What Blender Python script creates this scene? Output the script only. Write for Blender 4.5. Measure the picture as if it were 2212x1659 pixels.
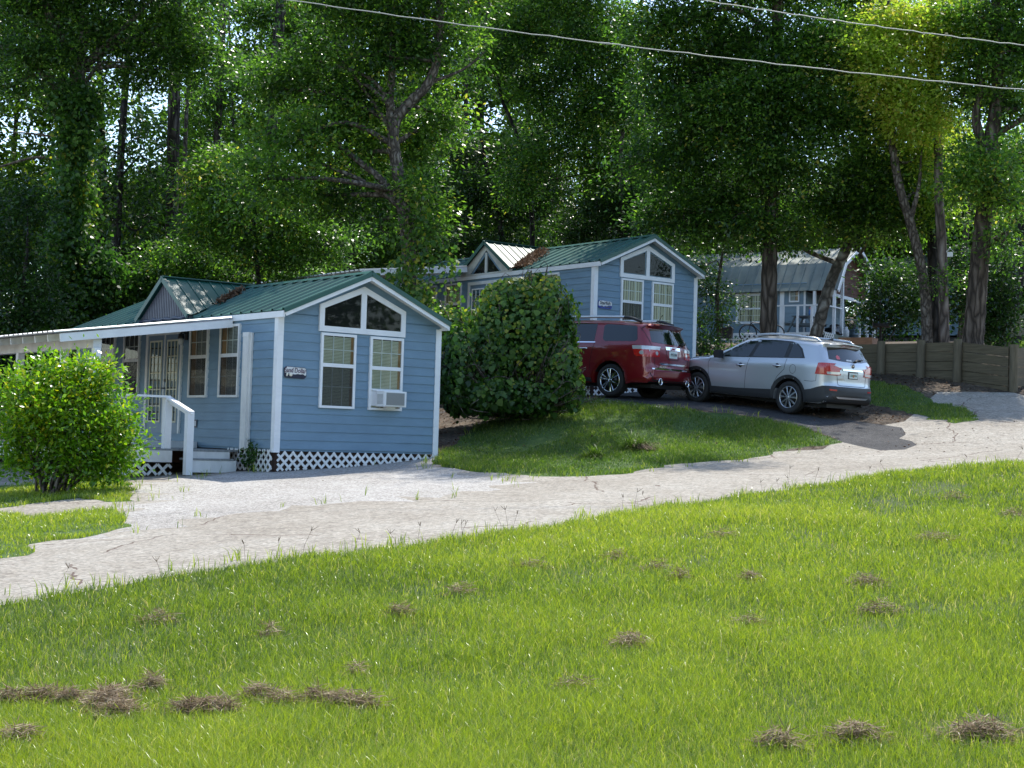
import bpy, bmesh, math, random
import numpy as np
from mathutils import Vector, Matrix
from mathutils.geometry import delaunay_2d_cdt
from mathutils.bvhtree import BVHTree

R = math.radians
for o in list(bpy.data.objects):
    bpy.data.objects.remove(o)
SC = bpy.context.scene
COL = SC.collection
rng = np.random.default_rng(7)
random.seed(7)

# ------------------------------------------------------------------ camera (origin = the photographer's eye)
PITCH, ROLL, FPX = 0.0369, 0.0303, 6083.4 / 4032 * 2212      # fpx in a 2212 px wide frame
cp, sp, cr, sr = math.cos(PITCH), math.sin(PITCH), math.cos(ROLL), math.sin(ROLL)
RC = np.array([[cr, 0, sr], [0, 1, 0], [-sr, 0, cr]]) @ np.array([[1, 0, 0], [0, cp, sp], [0, -sp, cp]])
cam = bpy.data.cameras.new('camera')
camo = bpy.data.objects.new('camera', cam)
COL.objects.link(camo)
right, fwd, up = RC
camo.matrix_world = Matrix(((right[0], up[0], -fwd[0], 0), (right[1], up[1], -fwd[1], 0), (right[2], up[2], -fwd[2], 0), (0, 0, 0, 1)))
cam.sensor_width = 36
cam.sensor_fit = 'HORIZONTAL'
cam.lens = 36 * 6083.4 / 4032
cam.clip_start, cam.clip_end = 0.1, 2000
SC.camera = camo

# ------------------------------------------------------------------ sky, sun, exposure
SUN_EL, SUN_AZ = R(60), R(22)           # azimuth clockwise from +Y (the view direction)
w = bpy.data.worlds.new('World')
SC.world = w
w.use_nodes = True
nt = w.node_tree
sky = nt.nodes.new('ShaderNodeTexSky')
sky.sky_type = 'NISHITA'
sky.sun_disc = False
sky.sun_elevation = SUN_EL
sky.sun_rotation = SUN_AZ
sky.air_density = 1.0
sky.dust_density = 0.6
bg = nt.nodes['Background']
bg.inputs['Strength'].default_value = 0.15
nt.links.new(sky.outputs[0], bg.inputs['Color'])
sl = bpy.data.lights.new('sun', 'SUN')
sl.energy = 3.3
sl.angle = R(0.5)
sl.color = (1.0, 0.95, 0.86)
so = bpy.data.objects.new('sun', sl)
COL.objects.link(so)
sd = Vector((math.sin(SUN_AZ) * math.cos(SUN_EL), math.cos(SUN_AZ) * math.cos(SUN_EL), math.sin(SUN_EL)))
so.rotation_euler = sd.to_track_quat('Z', 'Y').to_euler()
so.location = sd * 100
SC.view_settings.view_transform = 'Standard'
SC.view_settings.look = 'None'
SC.view_settings.exposure = 1.2
SC.view_settings.gamma = 1
SC.cycles.max_bounces = 6
SC.cycles.diffuse_bounces = 4
SC.cycles.glossy_bounces = 3
SC.cycles.transmission_bounces = 4
SC.cycles.transparent_max_bounces = 8
SC.cycles.sample_clamp_indirect = 6
SC.cycles.use_denoising = True
SC.render.use_persistent_data = False


def ray(px, py):
    """world direction through a pixel of the 2212 x 1659 photograph"""
    return RC.T @ np.array([(px - 1106) / FPX, 1.0, -(py - 829.5) / FPX])


def at(px, py, d):
    return ray(px, py) * d


# ------------------------------------------------------------------ helpers
def tag(o, label=None, cat=None, group=None, kind=None):
    if label: o['label'] = label
    if cat: o['category'] = cat
    if group: o['group'] = group
    if kind: o['kind'] = kind
    return o


def thing(name, label, cat, loc=(0, 0, 0), rz=0.0, group=None):
    o = bpy.data.objects.new(name, None)
    o.empty_display_size = 0.3
    COL.objects.link(o)
    o.location = loc
    o.rotation_euler = (0, 0, rz)
    return tag(o, label, cat, group)


def link(name, me, parent=None, mats=()):
    for m in mats:
        me.materials.append(m)
    o = bpy.data.objects.new(name, me)
    COL.objects.link(o)
    if parent is not None:
        o.parent = parent
    return o


def np_mesh(name, verts, faces, tint=None, smooth=False):
    """faces: (n,k) int array"""
    me = bpy.data.meshes.new(name)
    nf, k = faces.shape
    me.vertices.add(len(verts))
    me.vertices.foreach_set('co', np.asarray(verts, np.float32).ravel())
    me.loops.add(nf * k)
    me.loops.foreach_set('vertex_index', faces.astype(np.int32).ravel())
    me.polygons.add(nf)
    me.polygons.foreach_set('loop_start', np.arange(0, nf * k, k, dtype=np.int32))
    if smooth:
        me.polygons.foreach_set('use_smooth', np.ones(nf, bool))
    me.update(calc_edges=True)
    if tint is not None:
        a = me.attributes.new('tint', 'FLOAT', 'POINT')
        a.data.foreach_set('value', np.asarray(tint, np.float32))
    return me


class MB:
    """collects shapes that become one mesh"""
    def __init__(s):
        s.v, s.f, s.m, s.sm = [], [], [], []

    def add(s, vs, fs, mi=0, smooth=False):
        b = len(s.v)
        s.v += [tuple(map(float, p)) for p in vs]
        for f in fs:
            s.f.append([b + i for i in f]); s.m.append(mi); s.sm.append(smooth)

    def box(s, x0, x1, y0, y1, z0, z1, mi=0):
        vs = [(x0, y0, z0), (x1, y0, z0), (x1, y1, z0), (x0, y1, z0), (x0, y0, z1), (x1, y0, z1), (x1, y1, z1), (x0, y1, z1)]
        s.add(vs, [(3, 2, 1, 0), (4, 5, 6, 7), (0, 1, 5, 4), (1, 2, 6, 5), (2, 3, 7, 6), (3, 0, 4, 7)], mi)

    def obox(s, O, X, Y, Z, x0, x1, y0, y1, z0, z1, mi=0):
        """box in a local frame (O; X, Y, Z)"""
        O, X, Y, Z = map(np.asarray, (O, X, Y, Z))
        vs = [O + X * x + Y * y + Z * z for z in (z0, z1) for (x, y) in ((x0, y0), (x1, y0), (x1, y1), (x0, y1))]
        s.add(vs, [(3, 2, 1, 0), (4, 5, 6, 7), (0, 1, 5, 4), (1, 2, 6, 5), (2, 3, 7, 6), (3, 0, 4, 7)], mi)

    def bar(s, p, q, w, h, upv=(0, 0, 1), mi=0):
        p, q = np.asarray(p, float), np.asarray(q, float)
        d = q - p; L = np.linalg.norm(d); d = d / L
        upv = np.asarray(upv, float)
        if abs(d @ upv) > .98: upv = np.array([1.0, 0, 0])
        x = np.cross(d, upv); x /= np.linalg.norm(x)
        y = np.cross(x, d)
        s.obox(p, d, x, y, 0, L, -w / 2, w / 2, -h / 2, h / 2, mi)

    def prism(s, poly, O, X, Y, N, t0, t1, mi=0):
        """2D polygon in (X,Y) at O, extruded along N from t0 to t1"""
        O, X, Y, N = map(np.asarray, (O, X, Y, N))
        n = len(poly)
        vs = [O + X * a + Y * b + N * t0 for a, b in poly] + [O + X * a + Y * b + N * t1 for a, b in poly]
        fs = [tuple(range(n))[::-1], tuple(range(n, 2 * n))] + [(i, (i + 1) % n, n + (i + 1) % n, n + i) for i in range(n)]
        s.add(vs, fs, mi)

    def tube(s, pts, rad, n=8, mi=0, cap=True, smooth=True):
        pts = [np.asarray(p, float) for p in pts]
        if np.isscalar(rad): rad = [rad] * len(pts)
        rings = []
        ref = np.array([0.31, 0.2, 0.93])
        for i, p in enumerate(pts):
            d = pts[min(i + 1, len(pts) - 1)] - pts[max(i - 1, 0)]
            d = d / (np.linalg.norm(d) + 1e-9)
            x = np.cross(d, ref)
            if np.linalg.norm(x) < .1: x = np.cross(d, (1, 0, 0))
            x /= np.linalg.norm(x); y = np.cross(d, x)
            rings.append([p + rad[i] * (x * math.cos(t) + y * math.sin(t)) for t in np.linspace(0, 2 * math.pi, n, endpoint=False)])
        vs = [v for r in rings for v in r]
        fs = []
        for i in range(len(pts) - 1):
            for j in range(n):
                k = (j + 1) % n
                fs.append((i * n + j, i * n + k, (i + 1) * n + k, (i + 1) * n + j))
        s.add(vs, fs, mi, smooth)
        if cap:
            s.add(rings[0], [tuple(range(n))[::-1]], mi); s.add(rings[-1], [tuple(range(n))], mi)

    def lathe(s, prof, O=(0, 0, 0), A=(0, 0, 1), n=24, mi=0, smooth=True):
        """profile of (radius, height) turned about axis A at O"""
        O, A = np.asarray(O, float), np.asarray(A, float)
        x = np.cross(A, (0.13, 0.9, 0.4) if abs(A[1]) < .9 else (1, 0, 0)); x /= np.linalg.norm(x); y = np.cross(A, x)
        vs = [O + A * h + r * (x * math.cos(t) + y * math.sin(t)) for r, h in prof for t in np.linspace(0, 2 * math.pi, n, endpoint=False)]
        fs = []
        for i in range(len(prof) - 1):
            for j in range(n):
                k = (j + 1) % n
                fs.append((i * n + j, i * n + k, (i + 1) * n + k, (i + 1) * n + j))
        s.add(vs, fs, mi, smooth)

    def build(s, name, mats, parent=None):
        me = bpy.data.meshes.new(name)
        me.from_pydata(s.v, [], s.f)
        me.polygons.foreach_set('material_index', s.m)
        me.polygons.foreach_set('use_smooth', s.sm)
        me.update()
        if not isinstance(mats, (list, tuple)): mats = [mats]
        return link(name, me, parent, mats)


def pip(P, poly):
    """points in polygon"""
    P = np.asarray(P); poly = np.asarray(poly)
    ins = np.zeros(len(P), bool)
    x, y = P[:, 0], P[:, 1]
    j = len(poly) - 1
    for i in range(len(poly)):
        xi, yi = poly[i]; xj, yj = poly[j]
        c = ((yi > y) != (yj > y)) & (x < (xj - xi) * (y - yi) / (yj - yi + 1e-12) + xi)
        ins ^= c
        j = i
    return ins


def vnoise(x, y, seed=0):
    """smooth 2D noise, about -1..1"""
    r = np.random.default_rng(seed)
    t = 0
    for k in range(6):
        a = r.uniform(0, 2 * math.pi); ph = r.uniform(0, 6.28); f = r.uniform(.6, 1.6)
        a2 = r.uniform(0, 2 * math.pi); ph2 = r.uniform(0, 6.28)
        t = t + np.sin((x * math.cos(a) + y * math.sin(a)) * f + ph + 1.3 * np.sin((x * math.cos(a2) + y * math.sin(a2)) * f * .7 + ph2))
    return t / 3.2


# ------------------------------------------------------------------ materials
def mat(name, col, rough=.6, metal=0, spec=.5, vary=0., vscale=4., bump=0., bscale=40., col2=None, coat=0., stretch=None, detail=6, coord='Object', sheen=0):
    m = bpy.data.materials.new(name)
    m.use_nodes = True
    n, l = m.node_tree.nodes, m.node_tree.links
    b = n['Principled BSDF']
    b.inputs['Base Color'].default_value = (*col, 1)
    b.inputs['Roughness'].default_value = rough
    b.inputs['Metallic'].default_value = metal
    b.inputs['Specular IOR Level'].default_value = spec
    b.inputs['Coat Weight'].default_value = coat
    b.inputs['Coat Roughness'].default_value = .04
    tc = n.new('ShaderNodeTexCoord'); mp = n.new('ShaderNodeMapping')
    l.new(tc.outputs[coord], mp.inputs[0])
    if stretch: mp.inputs['Scale'].default_value = stretch
    if vary or col2:
        t = n.new('ShaderNodeTexNoise'); t.inputs['Scale'].default_value = vscale; t.inputs['Detail'].default_value = detail
        t.inputs['Roughness'].default_value = .65
        l.new(mp.outputs[0], t.inputs['Vector'])
        rp = n.new('ShaderNodeValToRGB')
        c2 = col2 if col2 else tuple(min(1, c * (1 + vary)) for c in col)
        c1 = col if col2 else tuple(c * (1 - vary) for c in col)
        rp.color_ramp.elements[0].position = .32; rp.color_ramp.elements[1].position = .68
        rp.color_ramp.elements[0].color = (*c1, 1); rp.color_ramp.elements[1].color = (*c2, 1)
        l.new(t.outputs[0], rp.inputs[0]); l.new(rp.outputs[0], b.inputs['Base Color'])
    if bump:
        t2 = n.new('ShaderNodeTexNoise'); t2.inputs['Scale'].default_value = bscale; t2.inputs['Detail'].default_value = 5
        l.new(mp.outputs[0], t2.inputs['Vector'])
        bp = n.new('ShaderNodeBump'); bp.inputs['Strength'].default_value = bump; bp.inputs['Distance'].default_value = .02
        l.new(t2.outputs[0], bp.inputs['Height']); l.new(bp.outputs[0], b.inputs['Normal'])
    return m


def leaf_mat(name, ramp, trans=.45, rough=.42, spec=.45, tmul=(1.25, 1.55, .8)):
    """leaf: glossy upper skin, light passing through; hue varies leaf by leaf"""
    m = bpy.data.materials.new(name)
    m.use_nodes = True
    n, l = m.node_tree.nodes, m.node_tree.links
    b = n['Principled BSDF']
    b.inputs['Roughness'].default_value = rough
    b.inputs['Specular IOR Level'].default_value = spec
    at_ = n.new('ShaderNodeAttribute'); at_.attribute_name = 'tint'
    rp = n.new('ShaderNodeValToRGB')
    el = rp.color_ramp.elements
    el[0].position, el[0].color = ramp[0][0], (*ramp[0][1], 1)
    el[1].position, el[1].color = ramp[-1][0], (*ramp[-1][1], 1)
    for p, c in ramp[1:-1]:
        e = el.new(p); e.color = (*c, 1)
    l.new(at_.outputs['Fac'], rp.inputs[0])
    l.new(rp.outputs[0], b.inputs['Base Color'])
    tr = n.new('ShaderNodeBsdfTranslucent')
    mu = n.new('ShaderNodeMix'); mu.data_type = 'RGBA'; mu.blend_type = 'MULTIPLY'; mu.inputs[0].default_value = 1
    l.new(rp.outputs[0], mu.inputs[6]); mu.inputs[7].default_value = (*tmul, 1)
    l.new(mu.outputs[2], tr.inputs['Color'])
    mx = n.new('ShaderNodeMixShader'); mx.inputs[0].default_value = trans
    l.new(b.outputs[0], mx.inputs[1]); l.new(tr.outputs[0], mx.inputs[2])
    l.new(mx.outputs[0], n['Material Output'].inputs['Surface'])
    return m


def glass_mat(name, tint=(.9, .95, .92), f0=.06):
    m = bpy.data.materials.new(name)
    m.use_nodes = True
    n, l = m.node_tree.nodes, m.node_tree.links
    n.remove(n['Principled BSDF'])
    t = n.new('ShaderNodeBsdfTransparent'); t.inputs[0].default_value = (*tint, 1)
    g = n.new('ShaderNodeBsdfGlossy'); g.inputs['Roughness'].default_value = .02
    fr = n.new('ShaderNodeFresnel'); fr.inputs[0].default_value = 1.38
    mx = n.new('ShaderNodeMixShader')
    l.new(fr.outputs[0], mx.inputs[0]); l.new(t.outputs[0], mx.inputs[1]); l.new(g.outputs[0], mx.inputs[2])
    l.new(mx.outputs[0], n['Material Output'].inputs['Surface'])
    return m


def screen_mat():
    m = bpy.data.materials.new('insect_screen')
    m.use_nodes = True
    n, l = m.node_tree.nodes, m.node_tree.links
    b = n['Principled BSDF']; b.inputs['Base Color'].default_value = (.03, .032, .034, 1); b.inputs['Roughness'].default_value = .7
    t = n.new('ShaderNodeBsdfTransparent')
    mx = n.new('ShaderNodeMixShader'); mx.inputs[0].default_value = .34
    l.new(t.outputs[0], mx.inputs[1]); l.new(b.outputs[0], mx.inputs[2])
    l.new(mx.outputs[0], n['Material Output'].inputs['Surface'])
    return m


M = {}
M['siding'] = mat('blue_siding', (.145, .238, .32), .55, vary=.10, vscale=1.3, bump=.15, bscale=60, stretch=(1, 1, 3))
M['siding3'] = mat('grey_blue_siding', (.17, .245, .30), .6, vary=.12, vscale=1.2, bump=.15, bscale=60, stretch=(1, 1, 3))
M['door_blue'] = mat('door_blue', (.15, .22, .29), .45, vary=.06)
M['white'] = mat('white_paint', (.74, .75, .76), .5, vary=.06, vscale=2.5, bump=.08, bscale=30)
M['white_old'] = mat('weathered_white_paint', (.66, .66, .64), .6, vary=.14, vscale=3, bump=.15, bscale=25, stretch=(1, 1, .4))
M['dirty_white'] = mat('mildewed_white', (.38, .37, .32), .65, col2=(.68, .68, .65), vscale=1.4)
M['green_roof'] = mat('green_metal_roof', (.014, .08, .062), .4, metal=.0, spec=.55, vary=.18, vscale=.7, detail=2)
M['grey_roof'] = mat('weathered_green_roof', (.12, .145, .125), .45, spec=.55, vary=.3, vscale=.8)
M['tin'] = mat('galvanised_sheet', (.52, .54, .55), .3, metal=.75, vary=.15, vscale=1.5)
M['corrug'] = mat('grey_corrugated_sheet', (.13, .13, .15), .5, metal=.2, vary=.15)
M['tarp'] = mat('dark_flashing', (.03, .035, .06), .4, vary=.3)
M['lattice'] = mat('white_lattice', (.72, .72, .70), .55, vary=.1, vscale=3)
M['found'] = mat('brown_foundation_board', (.06, .035, .025), .9, vary=.4, vscale=3)
M['deck'] = mat('grey_deck_boards', (.22, .23, .23), .7, vary=.25, vscale=3, stretch=(6, 1, 1))
M['dark'] = mat('dark_interior', (.012, .012, .012), .9)
M['black'] = mat('black_plastic', (.015, .015, .016), .45)
M['rubber'] = mat('rubber', (.018, .018, .018), .75, bump=.2, bscale=80)
M['chrome'] = mat('chrome', (.8, .81, .83), .1, metal=1)
M['alloy'] = mat('alloy', (.52, .53, .55), .28, metal=.9)
M['blind'] = mat('ivory_blind', (.62, .60, .46), .6)
M['blind_grey'] = mat('grey_blind', (.30, .31, .30), .6)
M['curtain'] = mat('cream_curtain', (.55, .52, .36), .8, vary=.25, vscale=2, stretch=(14, 14, .5))
M['wood_in'] = mat('tan_wood_lining', (.35, .19, .08), .6, vary=.2)
M['glass'] = glass_mat('window_glass')
M['screen'] = screen_mat()
M['carglass'] = mat('tinted_car_glass', (.006, .009, .008), .04, spec=.6, coat=.3)
M['lampglass'] = mat('clear_lamp_jar', (.5, .5, .48), .1, spec=.7)
M['planks'] = mat('treated_timber_planks', (.085, .066, .036), .85, col2=(.15, .12, .07), vscale=3, stretch=(.6, .6, 9), bump=.3, bscale=30)
M['woodpost'] = mat('timber_post', (.09, .072, .042), .85, col2=(.155, .125, .078), vscale=3, stretch=(6, 6, .8), bump=.3, bscale=30)
M['brown_boards'] = mat('brown_stained_boards', (.10, .045, .028), .75, vary=.3, vscale=3)
M['redwood'] = mat('reddish_timber_box', (.28, .15, .09), .75, vary=.3, vscale=4, stretch=(1, 1, 8))
M['grey_table'] = mat('blue_grey_paint', (.10, .13, .15), .6, vary=.2)
M['bag'] = mat('black_bin_bag', (.008, .008, .008), .22, spec=.6)
M['tank'] = mat('white_gas_tank', (.55, .55, .55), .4, vary=.2)
M['galv'] = mat('galvanised_bin', (.12, .15, .16), .4, metal=.4, vary=.3)
M['rust'] = mat('rusty_black_steel', (.02, .015, .013), .8, vary=.5)
M['bluejug'] = mat('blue_plastic_bottle', (.02, .12, .35), .3)
M['redcap'] = mat('red_plastic', (.5, .03, .02), .4)
M['navy'] = mat('navy_paint', (.012, .014, .035), .6, vary=.3, vscale=20)
M['cobalt'] = mat('cobalt_paint', (.02, .05, .28), .5, vary=.6, vscale=18)
M['sign_white'] = mat('chipped_white_sign', (.45, .45, .42), .7, col2=(.75, .76, .76), vscale=14)
M['shell'] = mat('shell_cream', (.7, .66, .56), .7, vary=.15, vscale=30)
M['ink'] = mat('purple_grey_lettering', (.10, .06, .09), .7)
M['ink2'] = mat('black_lettering', (.02, .02, .025), .6)
M['acwhite'] = mat('white_plastic', (.72, .73, .74), .4)
M['acgrille'] = mat('grey_grille', (.28, .29, .29), .5)
M['cable'] = mat('pale_cable', (.36, .37, .34), .6)
M['ground'] = None


def bark(name, c1, c2, sc=9, dist=.05, str_=(1, 1, .25), rough=.9):
    m = bpy.data.materials.new(name)
    m.use_nodes = True
    n, l = m.node_tree.nodes, m.node_tree.links
    b = n['Principled BSDF']; b.inputs['Roughness'].default_value = rough; b.inputs['Specular IOR Level'].default_value = .2
    tc = n.new('ShaderNodeTexCoord'); mp = n.new('ShaderNodeMapping'); mp.inputs['Scale'].default_value = str_
    l.new(tc.outputs['Object'], mp.inputs[0])
    v = n.new('ShaderNodeTexVoronoi'); v.feature = 'DISTANCE_TO_EDGE'; v.inputs['Scale'].default_value = sc
    nz = n.new('ShaderNodeTexNoise'); nz.inputs['Scale'].default_value = sc * .6; nz.inputs['Detail'].default_value = 6
    l.new(mp.outputs[0], nz.inputs['Vector'])
    ad = n.new('ShaderNodeMixRGB'); ad.inputs[0].default_value = .18
    l.new(mp.outputs[0], ad.inputs[1]); l.new(nz.outputs['Color'], ad.inputs[2]); l.new(ad.outputs[0], v.inputs['Vector'])
    mt = n.new('ShaderNodeMath'); mt.operation = 'MULTIPLY'; mt.inputs[1].default_value = 2.6
    l.new(v.outputs['Distance'], mt.inputs[0])
    rp = n.new('ShaderNodeValToRGB')
    rp.color_ramp.elements[0].color = (*[c * .35 for c in c1], 1); rp.color_ramp.elements[1].color = (*c2, 1)
    e = rp.color_ramp.elements.new(.35); e.color = (*c1, 1)
    mm = n.new('ShaderNodeMath'); mm.operation = 'MULTIPLY'
    l.new(mt.outputs[0], mm.inputs[0]); l.new(nz.outputs['Fac'], mm.inputs[1])
    m3 = n.new('ShaderNodeMath'); m3.operation = 'MULTIPLY'; m3.inputs[1].default_value = 1.7
    l.new(mm.outputs[0], m3.inputs[0])
    l.new(m3.outputs[0], rp.inputs[0]); l.new(rp.outputs[0], b.inputs['Base Color'])
    bp = n.new('ShaderNodeBump'); bp.inputs['Strength'].default_value = .9; bp.inputs['Distance'].default_value = dist
    l.new(mt.outputs[0], bp.inputs['Height']); l.new(bp.outputs[0], b.inputs['Normal'])
    return m


M['bark_pine'] = bark('pine_bark', (.06, .048, .042), (.15, .125, .115), 7, .06)
M['bark_pale'] = bark('pale_pine_bark', (.17, .135, .115), (.34, .29, .26), 6, .06)
M['bark_brown'] = bark('brown_bark', (.095, .072, .055), (.19, .15, .12), 8, .04, (1, 1, .18))
M['bark_oak'] = bark('grey_oak_bark', (.13, .105, .085), (.27, .235, .20), 10, .03, (1, 1, .5))
M['bark_lichen'] = bark('lichen_mottled_bark', (.15, .13, .11), (.42, .41, .38), 5, .015, (1, 1, .8))
M['bark_dark'] = bark('dark_bark', (.03, .026, .023), (.07, .06, .055), 8, .03)

G0, G1, G2, G3 = (.010, .030, .008), (.022, .062, .013), (.05, .115, .02), (.14, .20, .03)
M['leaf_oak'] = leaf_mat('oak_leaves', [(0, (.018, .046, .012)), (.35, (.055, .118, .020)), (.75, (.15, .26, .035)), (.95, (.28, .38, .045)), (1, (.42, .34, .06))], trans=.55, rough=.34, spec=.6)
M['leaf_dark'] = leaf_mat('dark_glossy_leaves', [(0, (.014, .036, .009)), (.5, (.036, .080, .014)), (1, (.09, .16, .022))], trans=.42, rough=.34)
M['leaf_lit'] = leaf_mat('sunlit_oak_leaves', [(0, (.12, .19, .024)), (.5, (.27, .35, .045)), (.9, (.42, .47, .065)), (1, (.54, .42, .09))], trans=.58)  # brighter copy of the oak leaves, sunshine put into the colour
M['leaf_vine'] = leaf_mat('grape_vine_leaves', [(0, (.022, .062, .014)), (.5, (.065, .145, .024)), (.85, (.15, .24, .035)), (1, (.38, .34, .04))], trans=.48, rough=.36)
M['leaf_bush'] = leaf_mat('glossy_bush_leaves', [(0, (.05, .13, .008)), (.5, (.13, .26, .012)), (.85, (.28, .38, .015)), (1, (.50, .42, .02))], trans=.48, rough=.3, spec=.6)
M['leaf_far'] = leaf_mat('far_wood_leaves', [(0, (.03, .065, .012)), (.5, (.075, .14, .018)), (.85, (.16, .24, .025)), (1, (.3, .34, .03))], trans=.52)
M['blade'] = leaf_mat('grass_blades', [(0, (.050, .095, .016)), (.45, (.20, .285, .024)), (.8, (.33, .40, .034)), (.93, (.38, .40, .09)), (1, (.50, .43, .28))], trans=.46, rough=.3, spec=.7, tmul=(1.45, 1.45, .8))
M['blade_shade'] = leaf_mat('shaded_grass_blades', [(0, (.035, .072, .012)), (.5, (.10, .155, .022)), (.9, (.21, .26, .035)), (1, (.38, .31, .14))], trans=.46)  # darker copy of the lawn blades, shade put into the colour
M['straw'] = leaf_mat('dry_cut_grass', [(0, (.11, .075, .04)), (.6, (.25, .18, .11)), (1, (.45, .37, .25))], trans=.2, rough=.7, spec=.2, tmul=(1, 1, 1))
M['deadleaf'] = leaf_mat('dead_leaves', [(0, (.05, .028, .016)), (.6, (.13, .075, .045)), (1, (.30, .21, .14))], trans=.2, rough=.8, spec=.2, tmul=(1, 1, 1))

# ------------------------------------------------------------------ terrain
A = []          # (x, y, z) control points, eye height = 0


def ap(fx, fy, d):
    A.append(at(fx * 2212 / 4032, fy * 2212 / 4032, d))


# lawn, road, lot (pixel of the full photograph + distance)
for t in ((0, 3024, 8.0), (2016, 3024, 8.0), (4032, 3024, 8.2), (0, 2385, 14), (2016, 2112, 18), (3000, 1970, 21.5), (4032, 1822, 26),
          (1079, 1862, 28.4), (1702, 1796, 30.8), (182, 1932, 26), (711, 1858, 29.2), (2188, 1862, 27.0), (3250, 1770, 30.2), (3590, 1780, 29.6),
          (3105, 1630, 34.4), (3290, 1628, 35.2), (2767, 1583, 36.5), (2400, 1562, 35.8), (2575, 1567, 36.9),
          (2000, 1700, 33.0), (2300, 1660, 33.2), (2250, 1590, 35.2), (2800, 1700, 32.0),
          (3830, 1660, 33.4), (3400, 1560, 37.2), (3476, 1468, 41.2), (3788, 1507, 39.6), (3975, 1540, 38.2), (4032, 1690, 32.0), (4032, 1600, 36)):
    ap(*t)
for t in ((-4.3, 39, .2), (-20, 40, .3), (-14, 30, -1.2), (-20, 20, -2.4), (-12, 12, -2.1), (12, 10, -1.2), (18, 20, -.3), (0, 2, -1.72), (-30, 2, -2.4), (30, 2, -.6),
          (-11, 44, .9), (-5, 55, 2.4), (-25, 65, 2.2), (0, 62, 3.6), (0, 82, 5.5), (14, 68, 4.75), (20, 76, 5.3), (27, 60, 4.6), (30, 45, 3.2), (20, 36, 1.6), (22, 30, .9),
          (30, 92, 8), (-30, 95, 5), (0, 105, 8), (12, 56, 3.9), (4.2, 41.6, 1.55), (6.5, 43.5, 1.9), (2, 44, 1.5), (-3.0, 47, 1.9), (7.5, 48, 2.7), (16, 48, 3.3), (22, 52, 3.9),
          (-60, 60, 1), (60, 60, 6), (-80, 150, 9), (80, 150, 14), (0, 160, 13), (-80, 10, -4), (80, 10, 2), (-60, -30, -4), (60, -30, 0), (0, -30, -2.2),
          (-150, 300, 22), (150, 300, 26), (0, 320, 25), (-300, 100, 5), (300, 100, 12)):
    A.append(np.array(t, float))
A = np.array(A)


def _tps(r2):
    return np.where(r2 > 1e-9, .5 * r2 * np.log(r2 + 1e-12), 0)


_n = len(A)
_K = _tps(((A[:, None, :2] - A[None, :, :2]) ** 2).sum(-1))
_P = np.c_[np.ones(_n), A[:, :2]]
_L = np.zeros((_n + 3, _n + 3))
_L[:_n, :_n] = _K + np.eye(_n) * .6
_L[:_n, _n:] = _P
_L[_n:, :_n] = _P.T
_W = np.linalg.solve(_L, np.r_[A[:, 2], 0, 0, 0])


def low_z(x, y):
    x = np.asarray(x, float); y = np.asarray(y, float)
    sh = x.shape
    p = np.c_[x.ravel(), y.ravel()]
    out = np.empty(len(p))
    for i in range(0, len(p), 20000):
        q = p[i:i + 20000]
        out[i:i + 20000] = _tps(((q[:, None] - A[None, :, :2]) ** 2).sum(-1)) @ _W[:_n] + _W[_n] + q @ _W[_n + 1:]
    return out.reshape(sh)


# retaining wall line (left end buried in the slope, then three posts, a corner and the return)
WALL = np.array([(7.0, 44.2), (9.9, 41.2), (10.75, 40.4), (11.5, 39.6), (12.3, 38.2), (14.6, 41.2)])
WTOP = [2.95, 2.92, 2.92, 2.92, 2.72, 2.9]
UPPER = np.r_[WALL, [(40, 45), (40, 70), (3, 70)]]


def wall_dist(p):
    d = np.full(len(p), 1e9)
    for a, b in zip(WALL[:-1], WALL[1:]):
        t = np.clip(((p - a) @ (b - a)) / ((b - a) @ (b - a)), 0, 1)
        d = np.minimum(d, np.linalg.norm(p - (a + t[:, None] * (b - a)), axis=1))
    return d


def gz(x, y):
    x = np.asarray(x, float); y = np.asarray(y, float)
    z = low_z(x, y).ravel()
    p = np.c_[x.ravel(), y.ravel()]
    ins = pip(p, UPPER)
    if ins.any():
        d = wall_dist(p[ins])
        hi = 2.66 + .05 * d + .07 * np.minimum(d, 1)
        s = np.clip((d - .04) / .08, 0, 1)
        z[ins] = z[ins] + s * np.maximum(hi - z[ins], 0) * np.clip((14 - d) / 8, 0, 1)
    # gentle unevenness
    z = z + .012 * vnoise(p[:, 0] * 1.3, p[:, 1] * 1.3, 3)
    return z.reshape(x.shape)


def g1(x, y):
    return float(gz(np.array([x]), np.array([y]))[0])


def hit(pts, dmin=5, dmax=75):
    """pixels (2212 frame) to points on the terrain"""
    out = []
    for px, py in pts:
        r = ray(px, py)
        ds = np.linspace(dmin, dmax, 700)
        P = r[None] * ds[:, None]
        below = P[:, 2] < gz(P[:, 0], P[:, 1])
        k = int(np.argmax(below)) if below.any() else len(ds) - 1
        out.append(tuple(P[k, :2]))
    return out


def F(pts):          # full-resolution pixels
    return hit([(x * 2212 / 4032, y * 2212 / 4032) for x, y in pts])


def rough(poly, step=.35, amp=.12, seed=1):
    """subdivide a closed outline and make it uneven"""
    out = []
    r = np.random.default_rng(seed)
    for a, b in zip(poly, poly[1:] + poly[:1]):
        a, b = np.array(a), np.array(b)
        n = max(1, int(np.linalg.norm(b - a) / step)) if np.linalg.norm(b - a) < 30 else 1
        nn = np.array([-(b - a)[1], (b - a)[0]]); nn = nn / (np.linalg.norm(nn) + 1e-9)
        for i in range(n):
            out.append(tuple(a + (b - a) * i / n + (nn * r.normal() * amp if i else 0)))
    return out


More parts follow.
